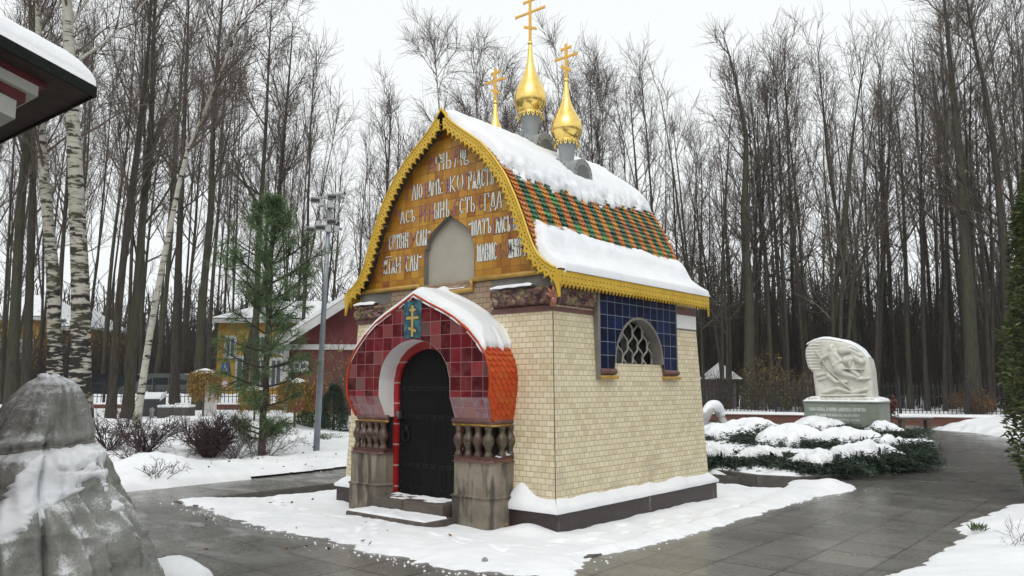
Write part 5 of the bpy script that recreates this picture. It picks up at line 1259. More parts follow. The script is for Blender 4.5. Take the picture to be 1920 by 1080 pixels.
ja, jb, jc = juniper(41, 1.2, .42, jl[0], .72), juniper(42, 1.05, .34, jl[1], .8), juniper(43, .85, .36, jl[2], .05)
spots = [(ja, 1480, 838, 1.0, 0.2, jl[0]), (jb, 1355, 826, .95, 1.3, "snow-covered juniper partly hidden by the chapel's right wall"), (jc, 1640, 872, 1.0, .6, jl[2]),
         (ja, 1590, 842, .92, 2.2, "juniper with the deepest snow, in front of the pedestal's left half"), (jc, 1425, 876, .85, 2.9, "low dark juniper at the front kerb of the bed"), (jc, 1530, 884, .85, 4.0, "low juniper at the middle of the bed's front kerb"),
         (jb, 1410, 812, 1.0, 4.6, "juniper buried in smooth snow at the back left of the bed"), (jc, 1655, 822, 1.05, 5.0, "spiky dark green juniper by the pedestal's right corner"), (jc, 1672, 848, .85, 1.1, "juniper with bare green sprays at the far right tip of the bed"), (jc, 1602, 876, .9, .4, "low juniper between the bed's front kerb and its right corner"), (jc, 1345, 874, .85, 2.4, "small dark juniper next to the chapel's plinth"), (ja, 1545, 812, 1.0, 3.3, "juniper with snow mounded against the pedestal front")]
seen = set()
for pr, px, py, k, rz, lab in spots:
    p = GZ(px, py, .06); p[2] = .06
    if id(pr) in seen: dup(pr, p, rz, (k, k, k), lab, JG)
    else: seen.add(id(pr)); pr.location = p; pr.rotation_euler = (0, 0, rz); pr.scale = (k, k, k); pr['label'] = lab
bed = [GZ(*a)[:2] for a in ((1290, 885), (1420, 897), (1500, 901), (1600, 893), (1660, 880), (1745, 850), (1755, 832), (1720, 812), (1560, 806), (1380, 806), (1290, 815))]
snow_patch("planting_bed", [tuple(p) for p in bed], .09, .10, .4, .5, .06, lambda X, Y: np.full(X.shape, .03), 6.1)
mb = MB(); kp = [GZ(*a) for a in ((1270, 880), (1330, 886), (1420, 899), (1500, 903), (1602, 895), (1663, 882), (1748, 852), (1760, 832), (1735, 815))]
for a, b in zip(kp[:-1], kp[1:]):
    d = b - a; L = math.hypot(d[0], d[1]); mb.box(((a[0] + b[0]) / 2, (a[1] + b[1]) / 2, -.02), (L + .02, .12, .2), rz=math.atan2(d[1], d[0]))
struct(mb.build("kerb", bpy.data.materials["dark_kerb_stone"], bevel=.01))

# bare shrubs on the left bank
def shrub(seed, H, n, sp, label, loc, dense=5, mat=None, leafy=0, rad=.011):
    r_ = random.Random(seed); root = thing("bare_shrub", label, "shrub", loc); T = Twigs(); C = Twigs()
    for k in range(n):
        a = r_.random() * 6.28; L = H * r_.uniform(.6, 1.25)
        bp = limb(r_, (r_.gauss(0, .07), r_.gauss(0, .07), -.05), (sp * math.cos(a), sp * math.sin(a), r_.uniform(.6, 1)), L, 7, .13, .01); T.tube(bp, rad, rad * .4, 4)
        for q in range(dense):
            g = r_.uniform(.2, 1) * 7; i = min(int(g), 6); s = limb(r_, bp[i], side_dir(r_, bp[i + 1] - bp[i], R(r_.uniform(25, 65))), L * r_.uniform(.2, .5), 4, .16, .02); C.tube(s, rad * .5, rad * .3, 3)
            for w in range(4):
                j = r_.randint(1, 3); C.tube(limb(r_, s[j], side_dir(r_, s[j + 1] - s[j], R(r_.uniform(30, 70))), L * r_.uniform(.08, .2), 2, .15, .02), rad * .36, rad * .25, 3)
    T.build("stems", mat or MT['shrub'], root); C.build("twigs", mat or MT['shrub'], root); return root
def on_bank(px, py):
    p = GT(px, py); p[2] += .10; return p
shrub(61, .95, 26, .8, "wide bare shrub with arching dark stems nearest the draped statue", on_bank(205, 850), 6)
shrub(62, 1.05, 30, .8, "bare shrub of slanting stems right of the widest arching shrub", on_bank(270, 858), 7)
shrub(63, .85, 60, .62, "densest purple-brown shrub, a dark ball left of the young pine", on_bank(392, 862), 12, rad=.012)
shrub(64, .5, 16, .9, "low bare shrub sprawling on the snow edge by the path", on_bank(262, 888), 5, rad=.009)
shrub(65, .75, 34, .75, "thin pale shrub around the foot of the young pine", on_bank(495, 868), 4, plain("grey_stem", (.12, .09, .08), (.07, .05, .045), 8, .85, bump=0), rad=.006)
shrub(66, .7, 20, .8, "thin shrub between the dark ball shrub and the pine", on_bank(440, 868), 4, rad=.007)
shrub(67, .35, 12, .9, "smallest twig clump at the edge of the left path", on_bank(290, 905), 4, rad=.007)
b = GZ(1915, 1035); shrub(68, .32, 9, .8, "little green-brown twig in the snow at the lower right corner", (b[0], b[1], .05), 3, MT['twig'], rad=.004)

# bushes that kept their leaves
def leafy(seed, loc, w, h, n, mat, label, name="leafy_bush", trunk=True, ls=(.05, .1), cat="bush"):
    r_ = random.Random(seed); nr = np.random.default_rng(seed); root = thing(name, label, cat, loc); T = Twigs(); P = []
    for k in range(26):
        a = r_.random() * 6.28; bp = limb(r_, (r_.gauss(0, w * .12), r_.gauss(0, w * .12), -.1), (.5 * w / h * math.cos(a), .5 * w / h * math.sin(a), 1), h * r_.uniform(.7, 1.15), 6, .12, .0); T.tube(bp, .018, .006, 3)
        for q in range(6):
            i = r_.randint(1, 5); s = limb(r_, bp[i], side_dir(r_, bp[i + 1] - bp[i], R(45)), h * r_.uniform(.15, .4), 3, .15, 0); T.tube(s, .009, .005, 3)
            for _ in range(n // 156 + 1): P.append(s[r_.randint(1, 3)] + np.array([r_.gauss(0, .09) for _ in range(3)]))
    T.build("stems", MT['twig'], root); n = len(P); blades("leaves", P, nr.normal(0, 1, (n, 3)), nr.uniform(*ls, n), nr.uniform(ls[0] * .6, ls[1] * .6, n), mat, root, nr); return root
leafy(71, FD(1422, 38.3), 1.6, 2.5, 900, MT['yellow_leaf'], "yellow-leaved bush by the small snowy hut roof")
leafy(72, FD(1466, 38.0), 1.8, 1.9, 500, MT['yellow_leaf'], "sparser yellow bush between the mossy trunk and the monument")
leafy(75, FD(1500, 37.6), 1.3, 2.1, 260, MT['yellow_leaf'], "thin yellow bush showing left of the carved stone")
leafy(73, FD(1830, 34.2), 2.4, 1.25, 1500, MT['rust_leaf'], "rusty orange bush behind the fence at the right")
leafy(74, FD(1335, 39), 1.6, 2.0, 300, MT['rust_leaf'], "brownish bush beside the chapel's far corner")
leafy(76, FD(640, 25.0), 1.6, 2.6, 420, MT['yellow_leaf'], "thin bush with last yellow leaves before the red barn")
# ------------------------------------------------------------------ lamp pole with floodlights and cameras
MT['galv'] = plain("galvanised_steel", (.30, .33, .36), (.22, .245, .27), 4, .45, .5, .1)
MT['case'] = plain("pale_grey_housing", (.50, .51, .50), (.40, .41, .40), 6, .5, bump=.05)
MT['black'] = plain("black_plastic", (.02, .02, .022), rough=.5, bump=0)
def lamp_pole():
    b = GT(592, 852); d = float(depth_of(b[0], b[1])); root = thing("lamp_pole", "tall grey steel pole carrying floodlights and cameras beside the chapel", "lamp pole", b, YAW)
    top = DP(617, 366, d); H = top[2] - b[2]; lean = .16
    def X(z): return lean * z / H
    MB().tube([(0, 0, -.3), (X(H * .5), 0, H * .5), (X(H), 0, H)], [.075, .06, .045], 16).build("pole", MT['galv'], root, smooth=True)
    def fixture(px, py, kind, yaw=0.0, tilt=0.0, s=1.0):
        p = DP(px, py, d); q = p - b; x = q[0] * math.cos(YAW) + q[1] * math.sin(YAW); z = q[2]
        if kind == 'flood':
            mb = MB(); mb.box((x, -.05, z), (.24 * s, .16, .11), rz=yaw, rx=tilt); mb.box((x + .0, -.05, z + .055), (.27 * s, .19, .015), rz=yaw, rx=tilt)
            o = mb.build("floodlight", MT['case'], root, bevel=.01); MB().box((x, -.136, z - .01), (.2 * s, .01, .07), rz=yaw).build("glass", MT['black'], o)
        elif kind == 'box':
            MB().box((x, -.04, z), (.15 * s, .14, .19 * s), rz=yaw).build("control_box", MT['case'], root, bevel=.012)
        elif kind == 'cam':
            mb = MB(); mb.tube([(x - .12, -.05, z), (x + .12, -.1, z + .015)], .042, 10); o = mb.build("camera_housing", MT['case'], root, smooth=False); MB().tube([(x + .12, -.1, z + .015), (x + .135, -.104, z + .016)], .036, 10).build("lens", MT['black'], o)
        elif kind == 'dark': MB().tube([(x, -.05, z - .05), (x, -.05, z + .05)], .05, 12).build("sensor", MT['black'], root)
    MB().box((X(H) + .0, 0, H - .06), (.62, .05, .05)).build("crossarm", MT['galv'], root); MB().box((X(H * .9), 0, H * .865), (.62, .05, .05)).build("crossarm", MT['galv'], root)
    fixture(594, 377, 'flood', .15); fixture(604, 382, 'box', .1, s=.8); fixture(625, 371, 'flood', -.1); fixture(620, 384, 'box', .4, s=.9); fixture(638, 365, 'cam')
    fixture(585, 432, 'flood', .3, s=.9); fixture(603, 428, 'flood', .1, s=1.1); fixture(598, 420, 'box', 0, s=.6); fixture(617, 429, 'box', .05, s=.95); fixture(624, 417, 'flood', 0); fixture(632, 430, 'box', .2, s=.7); fixture(634, 422, 'dark')
lamp_pole()

# ------------------------------------------------------------------ statue under a tarpaulin
def tarp():
    m = NT("grey_tarpaulin"); f = m.noise(3, 6, .62); col = m.ramp(f, [(.25, (.17, .175, .158)), (.5, (.28, .285, .26)), (.78, (.40, .405, .38))])
    col = m.mix(.45, col, m.ramp(m.noise(60, 3), [(.3, (.5, .5, .5)), (.7, (1, 1, 1))]), 'MULTIPLY')
    gn = m.n("ShaderNodeNewGeometry"); nz = m.sep(gn.outputs['Normal'])[2]
    du = m.ramp(m.math('ADD', m.math('MULTIPLY', nz, .42), m.math('ADD', m.math('MULTIPLY', m.noise(3.4, 5, .65), .5), m.math('MULTIPLY', m.noise(60, 3, .7), .35))), [(.60, (0, 0, 0)), (.78, (.85, .85, .85))])
    col = m.mix(du, col, (.76, .78, .80))
    m.fin(col, .62, 0, m.bump(m.noise(16, 5), .6, .025), .35)
    tm = m.mat
    d = 6.0; c = DP(62, 1128, d); root = thing("draped_statue", "statue wrapped in grey-green tarpaulin dusted with snow at the left edge", "statue", (c[0], c[1], 0), YAW)
    k = d / F_PX
    def zy(y): return DP(62, y, d)[2]
    def sx(x, y): r_, dp_ = ray(x, y); return (x - 960) / F_PX * d / dp_ - float(side_of(c[0], c[1]))
    ys = [703, 708, 718, 735, 760, 790, 815, 832, 845, 860, 890, 920, 950, 985, 1020, 1060, 1100, 1135]
    rx = [97, 118, 137, 149, 159, 166, 171, 171, 184, 190, 198, 207, 225, 242, 253, 268, 285, 298]
    lx = [93, 72, 52, 34, 12, -12, -36, -50, -62, -80, -95, -105, -115, -125, -135, -150, -165, -175]
    zz = np.array([zy(y) for y in ys]); order = np.argsort(zz); zs = zz[order]
    n, mth = 220, 260; Z = np.linspace(-.05, zs[-1], n); RX = np.interp(Z, zs, np.array([sx(x, y) for x, y in zip(rx, ys)])[order]); LX = np.interp(Z, zs, np.array([sx(x, y) for x, y in zip(lx, ys)])[order])
    cx = (RX + LX) / 2; hw_ = (RX - LX) / 2
    A = np.linspace(0, 2 * math.pi, mth, endpoint=False); ZZ, AA = np.meshgrid(Z, A, indexing='ij'); HW = hw_[:, None] * np.ones(mth); CX = cx[:, None] * np.ones(mth)
    tp = zs[-1]; low = sstep(ZZ, 1.35, .9)
    dep = np.interp(ZZ, [0, .8, 1.15, 1.35, tp], [.80, .80, .72, .66, .62])
    fold = .05 * (np.abs(vn(AA * 2.2, ZZ * .5, 3)) * 2 - .6) + .035 * (1 - np.abs(vn(AA * 5 + ZZ * .9, ZZ * .35, 7)) * 2) + .02 * vn(AA * 9 + ZZ * 2.4, ZZ * 1.5, 1.3)
    amp = sstep(tp - ZZ, .02, .25) * (1 + .5 * low); fold = fold - .075 - .05 * sstep(.16 - np.abs(vn(AA * 3.3 + .25 * ZZ, ZZ * .5, 21)), 0, .16) + .03; fr = np.clip(-np.sin(AA), 0, 1); rr = 1 + .04 + fold * amp * 2.4 * (.22 + .78 * np.abs(np.sin(AA)))
    # hollows under the covered head and the cinched rope line
    zp = 1.205 + .05 * np.sin(AA + .6) + .012 * np.sin(AA * 5); rr -= .17 * np.exp(-((ZZ - zp) / .035) ** 2) * (.25 + .75 * fr) + .10 * np.exp(-((ZZ - zp - .12) / .10) ** 2) * fr * (.5 + .8 * vn(AA * 4.5, 5.5)); rr += .05 * np.exp(-((ZZ - zp - .06) / .03) ** 2) * fr
    rr += .10 * np.exp(-((ZZ - 1.08) / .12) ** 2) * np.clip(-np.sin(AA), 0, 1) * (1 + .4 * vn(AA * 4, 2)) + .06 * vn(AA * 3, ZZ * 4, 9) * low
    crx = np.cos(AA) * HW; cry = np.sin(AA) * HW; rr += (.03 * (1 - 2 * np.abs(vn(crx * 7, cry * 7, ZZ * 6))) + .016 * (1 - 2 * np.abs(vn(crx * 15, cry * 15, ZZ * 12 + 4)))) * (.4 + .6 * np.abs(np.sin(AA)))
    Xs = CX + HW * rr * np.cos(AA); Ys = HW * dep * rr * np.sin(AA)
    mb = MB(); mb.grid(Xs, Ys, ZZ + .02 * vn(AA * 3, ZZ * 2, 5), wrap=True); mb.add([(cx[-1], 0, tp + .005)] + [(Xs[-1, j], Ys[-1, j], ZZ[-1, j]) for j in range(mth)], [(0, j + 1, (j + 1) % mth + 1) for j in range(mth)])
    cov = mb.build("tarpaulin", tm, root, smooth=True)
    # snow caught on the folds: patches standing off the cloth
    X0, Y0, Z0 = Xs, Ys, ZZ
    def patchmask(px, py):   # picture shapes of the three drifts, as zones on the cloth
        return 0
    XC = np.interp(ZZ, zs, np.array([sx(62, y) for y in ys])[order]); xi = (Xs - XC) / k + 62; yi = np.interp(ZZ, zs, np.array(ys)[order])
    g = lambda x, y, sx, sy, t=0: np.exp(-(((xi - x) * math.cos(t) + (yi - y) * math.sin(t)) / sx) ** 2 - ((-(xi - x) * math.sin(t) + (yi - y) * math.cos(t)) / sy) ** 2)
    M = 1.15 * g(130, 897, 52, 30, -.55) + 1.25 * g(60, 990, 100, 30, -.68) + .95 * g(160, 852, 36, 15, -.1) + .9 * g(48, 905, 14, 50, -.2) + .9 * g(225, 945, 12, 55, -.45) + .8 * g(95, 705, 26, 9) + .8 * g(0, 930, 12, 60) + .8 * g(30, 1060, 50, 25)
    M = M * (np.sin(AA) < .25) + .75 * fbm(xi / 26, yi / 26, 3.3, 4) - .55
    T = np.where(M > 0, .006 + .026 * np.sqrt(np.clip(M / .4, 0, 1)), -.006); nx_, ny_ = np.cos(AA), np.sin(AA)
    T = np.where((M > 0) & (M < .1), T * sstep(fbm(xi / 5, yi / 5, 1), -.45, .2), T)
    Tm = T > .001; roll = np.roll(Tm, -1, 1); msk = Tm[:-1] | Tm[1:] | roll[:-1] | roll[1:]
    mb = MB(); mb.grid(Xs + nx_ * T, Ys + ny_ * T, ZZ + .02 * vn(AA * 3, ZZ * 2, 5) + np.maximum(T, 0) * .5, mask=msk, wrap=True); mb.build("snow_patch", MT['snow'], root, smooth=True)
    # the cord that gathers the cover below the head
    i = int(np.argmin(np.abs(Z - 1.205))); js = list(range(0, mth, 3)) + [0]; iz = [int(np.argmin(np.abs(Z - (1.205 + .05 * math.sin(A[j] + .6) + .012 * math.sin(A[j] * 5))))) for j in js]
    MB().tube([(Xs[q, j] + nx_[q, j] * .006, Ys[q, j] + ny_[q, j] * .006, Z[q] + .02 * float(vn(A[j] * 3, Z[q] * 2, 5))) for q, j in zip(iz, js)], .009, 6).build("cord", plain("grey_cord", (.22, .21, .18), rough=.8), root)
tarp()

# ------------------------------------------------------------------ roof corner of the kiosk at the upper left
def kiosk():
    d = 5.0; tip = DP(176, 174, d); b = (tip[0], tip[1], 0); root = thing("kiosk", "corner of a kiosk with dark eaves, maroon and white boards and a snowy roof", "kiosk", b, YAW)
    Z = tip[2]; 
    c_, s_ = math.cos(-YAW), math.sin(-YAW); loc = lambda q: np.array([(q[0] - tip[0]) * c_ - (q[1] - tip[1]) * s_, (q[0] - tip[0]) * s_ + (q[1] - tip[1]) * c_, 0])
    e = loc(GZ(0, 262, Z)); e /= np.linalg.norm(e); kx = np.array([-e[1], e[0], 0])
    if kx[1] > 0: kx = -kx
    kx = kx + np.array([0, 0, .27])
    def P(a, c, h=0): return tuple(e * a + kx * c + np.array([0, 0, Z + h]))
    def slab(mb, a0, a1, c0, c1, h0, h1, m=0):
        vs = [P(a0, c0, h0), P(a1, c0, h0), P(a1, c1, h0), P(a0, c1, h0), P(a0, c0, h1), P(a1, c0, h1), P(a1, c1, h1), P(a0, c1, h1)]
        mb.add(vs, [(3, 2, 1, 0), (4, 5, 6, 7), (0, 1, 5, 4), (1, 2, 6, 5), (2, 3, 7, 6), (3, 0, 4, 7)], m)
    dk = plain("dark_brown_boards", (.05, .032, .022), (.025, .016, .012), 8, .7, bump=.3); mar = plain("maroon_paint", (.14, .018, .022), (.09, .012, .015), 6, .55); wh = plain("white_paint", (.60, .60, .55), (.48, .48, .44), 5, .6)
    mb = MB(); slab(mb, 0, 4, 0, 2.6, -.012, .035); rf = mb.build("roof", dk, root)
    mb = MB(); slab(mb, -.012, .0, -.012, 2.6, -.03, .04); slab(mb, .001, 4, -.012, -.001, -.025, .04); mb.build("fascia", plain("black_green_fascia", (.014, .016, .014), (.008, .009, .008), 8, .7, spec=.15), rf)
    na, nc = 60, 60; A, C = np.meshgrid(np.linspace(-.01, 3.9, na) ** 1.0, np.linspace(-.01, 2.6, nc), indexing='ij'); A = -.01 + 3.9 * ((A + .01) / 3.91) ** 2; C = -.01 + 2.6 * ((C + .01) / 2.61) ** 2
    ed = np.minimum(A + .012, C + .012); H = .05 + .19 * np.sqrt(np.clip(ed / .14, 0, 1)) + .012 * fbm(A * 5, C * 5, 1); H = np.where(ed < .004, .045, H)
    Q = e[None, None] * A[..., None] + kx[None, None] * C[..., None]; mb = MB(); mb.grid(Q[..., 0], Q[..., 1], Q[..., 2] + Z + H); mb.build("roof_snow", MT['snow'], rf, smooth=True)
    for (a0, c0, h0, h1, mt) in ((.20, .215, -.045, -.014, mar), (.225, .25, -.115, -.047, wh), (.27, .305, -.175, -.117, mar), (.30, .345, -.30, -.177, wh)):
        mb = MB(); slab(mb, a0, 3.9, c0, 2.5, h0, h1); mb.build("cornice_board", mt, root)
    mb = MB()
    vs = [e * .36 + kx * .62, e * 3.8 + kx * .62, e * 3.8 + kx * 2.4, e * .36 + kx * 2.4]
    mb.add([(v[0], v[1], 0) for v in vs] + [(v[0], v[1], v[2] + Z - .3) for v in vs], [(0, 1, 5, 4), (1, 2, 6, 5), (2, 3, 7, 6), (3, 0, 4, 7)]); mb.build("wall", mar, root)
kiosk()

# ------------------------------------------------------------------ stone monument
def monument():
    d = 26.5; pl_, pr_ = DP(1512, 790, d), DP(1660, 790, d); k = d / F_PX; c = DP(1586, 790, d)
    root = thing("monument", "carved pale stone slab with a relief on a grey-green inscribed pedestal", "monument", (c[0], c[1], 0), 0.0)
    zt = DP(1586, 752, d)[2]; w = 133 * k; gr = plain("grey_green_granite", (.22, .25, .205), (.17, .195, .16), 5, .4, bump=.1)
    ped = MB().b2(-w / 2, w / 2, -.5, .75, -.2, zt - .06).build("pedestal", gr, root, bevel=.015)
    MB().b2(-w / 2 - .03, w / 2 + .03, -.53, .78, zt - .058, zt).build("cornice", gr, ped, bevel=.02)
    pi_ = plain("pale_inscription", (.62, .64, .6), rough=.6, bump=0); mb = MB()
    word(mb, "СЛАВА ВОИНАМ, И ПАВШИМ ЗАЩИТНИКАМ ОТЕЧЕСТВА", -w * .42, w * .33, zt - .315, zt - .21, 0, -.504, wv=.02, wh=.016)
    mb.build("inscription", pi_, ped); mb = MB(); word(mb, "НЕТ БОЛЬШЕ ТОЙ ЛЮБВИ КАК ЕСЛИ КТО ОТДАСТ".replace("Й", "И"), -w * .34, w * .25, zt - .49, zt - .415, 0, -.504, wv=.014, wh=.012)
    mb.build("inscription", pi_, ped); mb = MB(); word(mb, "ДУШУ СВОЮ ЗА ДРУГОВ СВОИХ".replace("Х", "К"), -w * .33, w * .25, zt - .63, zt - .565, 0, -.504, wv=.013, wh=.011)
    pi_ = plain("pale_inscription", (.62, .64, .6), rough=.6, bump=0); mb.build("inscription", pi_, ped)
    st = NT("pale_limestone"); f = st.noise(4, 6, .6); stm = st.fin(st.ramp(f, [(.3, (.54, .525, .455)), (.7, (.68, .665, .60))]), .8, 0, st.bump(st.noise(20, 5), .4, .02))
    mb = MB(); r_ = random.Random(2)
    for i in range(11):
        x = -w * .42 + i * w * .84 / 10 + r_.uniform(-.03, .03); L = r_.uniform(.07, .13); mb.lathe([(0, -.06), (L * .8, -.05), (L, 0), (L * .8, .06), (0, .08)], (x, -.36, zt + .05), 10)
    mb.build("boulder_course", stm, root, smooth=True)
    X, Y = np.meshgrid(np.linspace(-w / 2 - .02, w / 2 + .02, 90), np.linspace(-.52, .76, 40), indexing='ij'); ed = np.minimum(np.minimum(X + w / 2 + .02, w / 2 + .02 - X), np.minimum(Y + .52, .76 - Y))
    H = .02 + .13 * np.sqrt(np.clip(ed / .3, 0, 1)) + .03 * fbm(X * 4, Y * 4, 2); H = np.where(ed < .01, 0, H)
    mb = MB(); mb.grid(X, Y, zt + H * np.where(Y < -.3, .55, 1)); mb.build("snow_cap", MT['snow'], root, smooth=True)
    # slab outline (picture units from its base centre), relief as a height field on the front
    O = [(1532, 744), (1531, 722), (1529, 704), (1529, 694), (1520, 685), (1516, 664), (1517, 650), (1523, 640), (1533, 634), (1545, 631), (1558, 631), (1572, 634), (1590, 638), (1604, 645), (1617, 656), (1628, 672), (1631, 690), (1632, 715), (1633, 742)]
    O = np.array([((x - 1581) * k * 1.03, zt + .1 + (742 - y) * k) for x, y in O])
    pp = O; res = .016; x0, x1, z0, z1 = pp[:, 0].min() - .04, pp[:, 0].max() + .04, pp[:, 1].min(), pp[:, 1].max() + .04
    xs, zs_ = np.arange(x0, x1, res), np.arange(z0, z1, res); X, Z = np.meshgrid(xs, zs_, indexing='ij'); ins = np.zeros(X.shape, bool); D = np.full(X.shape, 9.)
    for i in range(len(pp)):
        a, b = pp[i], pp[(i + 1) % len(pp)]; cc = (a[1] > Z) != (b[1] > Z)
        with np.errstate(divide='ignore', invalid='ignore'): ins ^= cc & (X < (b[0] - a[0]) * (Z - a[1]) / (b[1] - a[1]) + a[0])
        dd = b - a; t = np.clip(((X - a[0]) * dd[0] + (Z - a[1]) * dd[1]) / (dd @ dd), 0, 1); dist = np.hypot(X - a[0] - t * dd[0], Z - a[1] - t * dd[1]); D = np.minimum(D, dist)
    sd = np.where(ins, D, -D) + .008 * vn(X * 9, Z * 9)
    px = X / k / 1.03 + 1581; py = 742 - (Z - zt - .1) / k; Hh = .02 * fbm(X * 4, Z * 4, 1.0, 4)
    def cap(pts, r0, r1, h):
        nonlocal Hh
        best = np.zeros(X.shape)
        for (a, b), (c_, d_), ra, rb in [(pts[i], pts[i + 1], r0 + (r1 - r0) * i / max(1, len(pts) - 1), r0 + (r1 - r0) * (i + 1) / max(1, len(pts) - 1)) for i in range(len(pts) - 1)]:
            vx, vy = c_ - a, d_ - b; t = np.clip(((px - a) * vx + (py - b) * vy) / (vx * vx + vy * vy + 1e-9), 0, 1); q = np.hypot(px - a - t * vx, py - b - t * vy) / (ra + (rb - ra) * t); best = np.maximum(best, np.sqrt(np.clip(1 - q * q, 0, 1)))
        Hh = np.maximum(Hh, best * h) + best * .02
    cap([(1567, 648), (1567, 653)], 6, 5, .16); cap([(1568, 656), (1572, 672), (1580, 688)], 9, 11, .15); cap([(1562, 661), (1550, 668), (1545, 674)], 4.5, 3, .13); cap([(1575, 662), (1583, 674), (1570, 682)], 4.5, 3, .17)
    cap([(1540, 655), (1560, 690), (1598, 727)], 1.3, 1.3, .12); cap([(1585, 655), (1600, 654), (1616, 664)], 7, 5, .13); cap([(1592, 672), (1608, 668), (1618, 676)], 8, 6, .15); cap([(1600, 676), (1603, 692), (1612, 700)], 7, 4, .15)
    cap([(1575, 690), (1590, 698), (1615, 706)], 8, 4, .12); cap([(1560, 700), (1572, 712), (1590, 712)], 6, 3, .1); cap([(1550, 732), (1575, 724), (1600, 732), (1622, 726)], 4, 4, .09); cap([(1545, 738), (1580, 738), (1620, 736)], 3, 3, .1); cap([(1610, 708), (1628, 706)], 2.5, 2, .12); cap([(1540, 700), (1560, 694)], 3, 3, .06); cap([(1541, 708), (1562, 702)], 3, 3, .06)
    cap([(1607, 665), (1598, 690)], 1.2, 1.2, .2); cap([(1585, 688), (1620, 690)], 1.2, 1.2, .17)
    strata = (px < 1546) & (py < 690); Hh = Hh + np.where(strata, .045 * np.abs(np.sin(py * .55 + .15 * np.sin(px * .3))), 0) - np.where((np.abs(px - 1548) < 2) & (py < 690), .03, 0)
    F = -.20 - (.02 + Hh) * sstep(sd, 0, .06) + .10 * (1 - np.sqrt(np.clip(sd / .1, 0, 1)))
    Tm = sd > -.012; msk = Tm[:-1, :-1] & Tm[1:, :-1] & Tm[:-1, 1:] & Tm[1:, 1:]
    mb = MB(); mb.grid(X, F, Z, mask=msk); mb.prism([tuple(q) for q in pp], 1, -.10, .40); mb.build("slab", stm, root, smooth=False)
    rim = np.array([((x - 1581) * k * 1.03, zt + .1 + (742 - y) * k) for x, y in ((1520, 641), (1533, 634), (1545, 631), (1558, 631), (1572, 634), (1590, 638), (1604, 645), (1617, 656), (1627, 671))]); rim, _ = resample(rim, 40)
    mb = MB(); mb.grid(np.array([rim[:, 0]] * 5), np.array([[y] * 40 for y in (-.17, -.12, .1, .32, .41)]), np.array([rim[:, 1] + h + .012 * vn(rim[:, 0] * 5, y * 3) for y, h in ((-.17, -.01), (-.12, .05), (.1, .07), (.32, .05), (.41, -.01))])); mb.build("slab_snow", MT['snow'], root, smooth=True)
    for (pts, w_) in (([(1558, 662), (1566, 658), (1578, 661)], .03), ([(1586, 651), (1602, 648), (1616, 657)], .035), ([(1562, 646), (1567, 642.5), (1572, 646)], .02), ([(1590, 666), (1604, 661), (1614, 666)], .02)):
        MB().tube([((x - 1581) * k * 1.03, -.33, zt + .1 + (742 - y) * k) for x, y in pts], [w_ * .5, w_, w_ * .5], 8).build("ledge_snow", MT['snow'], root, smooth=True)
monument()

# ------------------------------------------------------------------ low brick wall and iron fence behind the monument
def run(px0, px1, d0, d1): return DP(px0, 760, d0), DP(px1, 760, d1)
def wall_run(name, label, a, b, h, mat, z=0.0, th=.35, cap=.10):
    L = math.hypot(b[0] - a[0], b[1] - a[1]); an = math.atan2(b[1] - a[1], b[0] - a[0]); root = thing(name, label, "wall", (a[0], a[1], z), an)
    MB().b2(0, L, -th / 2, th / 2, -.3, h).build("brickwork", mat, root); MB().b2(-.03, L + .03, -th / 2 - .04, th / 2 + .04, h, h + .05).build("coping", plain("wall_coping", (.25, .12, .09), (.17, .09, .07), 5, .8), root)
    n = int(L * 5); t = np.linspace(-.03, L + .03, n); rows = ((-th / 2 - .05, .045), (-th / 2 - .03, .045 + cap * .8), (0, .05 + cap), (th / 2, .05 + cap), (th / 2 + .6, .0))
    mb = MB(); mb.grid(np.array([t] * 5), np.array([np.full(n, y) for y, _ in rows]), np.array([h + z_ + .02 * fbm(t * 1.3, y * 3, 2, 3) * (i > 0) for i, (y, z_) in enumerate(rows)])); mb.build("snow_cap", MT['snow'], root, smooth=True); return root, L
RB = tiles("red_wall_brick", (0, 2), .26, .08, [(0, (.18, .05, .03)), (.5, (.24, .075, .045)), (1, (.14, .04, .03))], (.12, .08, .06), .06, .8, .5, .3, 6)
a, b = run(1190, 2010, 38.0, 31.0); wall_run("brick_wall", "low red-brown brick wall with snowy coping below the iron fence", a, b, .30, RB)
def iron_fence(name, label, a, b, z, h, pitch, post_every, mat, r=.012, post=.05, extra_posts=()):
    L = math.hypot(b[0] - a[0], b[1] - a[1]); an = math.atan2(b[1] - a[1], b[0] - a[0]); root = thing(name, label, "fence", (a[0], a[1], z), an); mb = MB()
    for x in np.arange(0, L, pitch): mb.b2(x - r, x + r, -r, r, 0, h); mb.add([(x - r, 0, h), (x + r, 0, h), (x, 0, h + .07)], [(0, 1, 2)])
    for zz in (.12, h * .55, h - .14): mb.b2(0, L, -.014, .014, zz - .016, zz + .016)
    mb.build("railing", mat, root)
    xs = list(np.arange(0, L, post_every))
    for x in xs: q = MB(); q.b2(x - post, x + post, -post, post, -.5, h + .12); q.lathe([(post * 1.4, h + .12), (post * .6, h + .16), (post * .9, h + .21), (0, h + .27)], (x, 0, 0), 8); q.build("post", mat, root)
    return root
MT['fence'] = plain("black_iron_fence", (.014, .014, .015), rough=.5, bump=0)
a, b = run(1150, 2040, 39.4, 31.8); iron_fence("iron_fence", "black iron railing with thick posts in front of the dark wood", a, b, .44, 1.30, .16, 2.55, MT['fence'], r=.017)

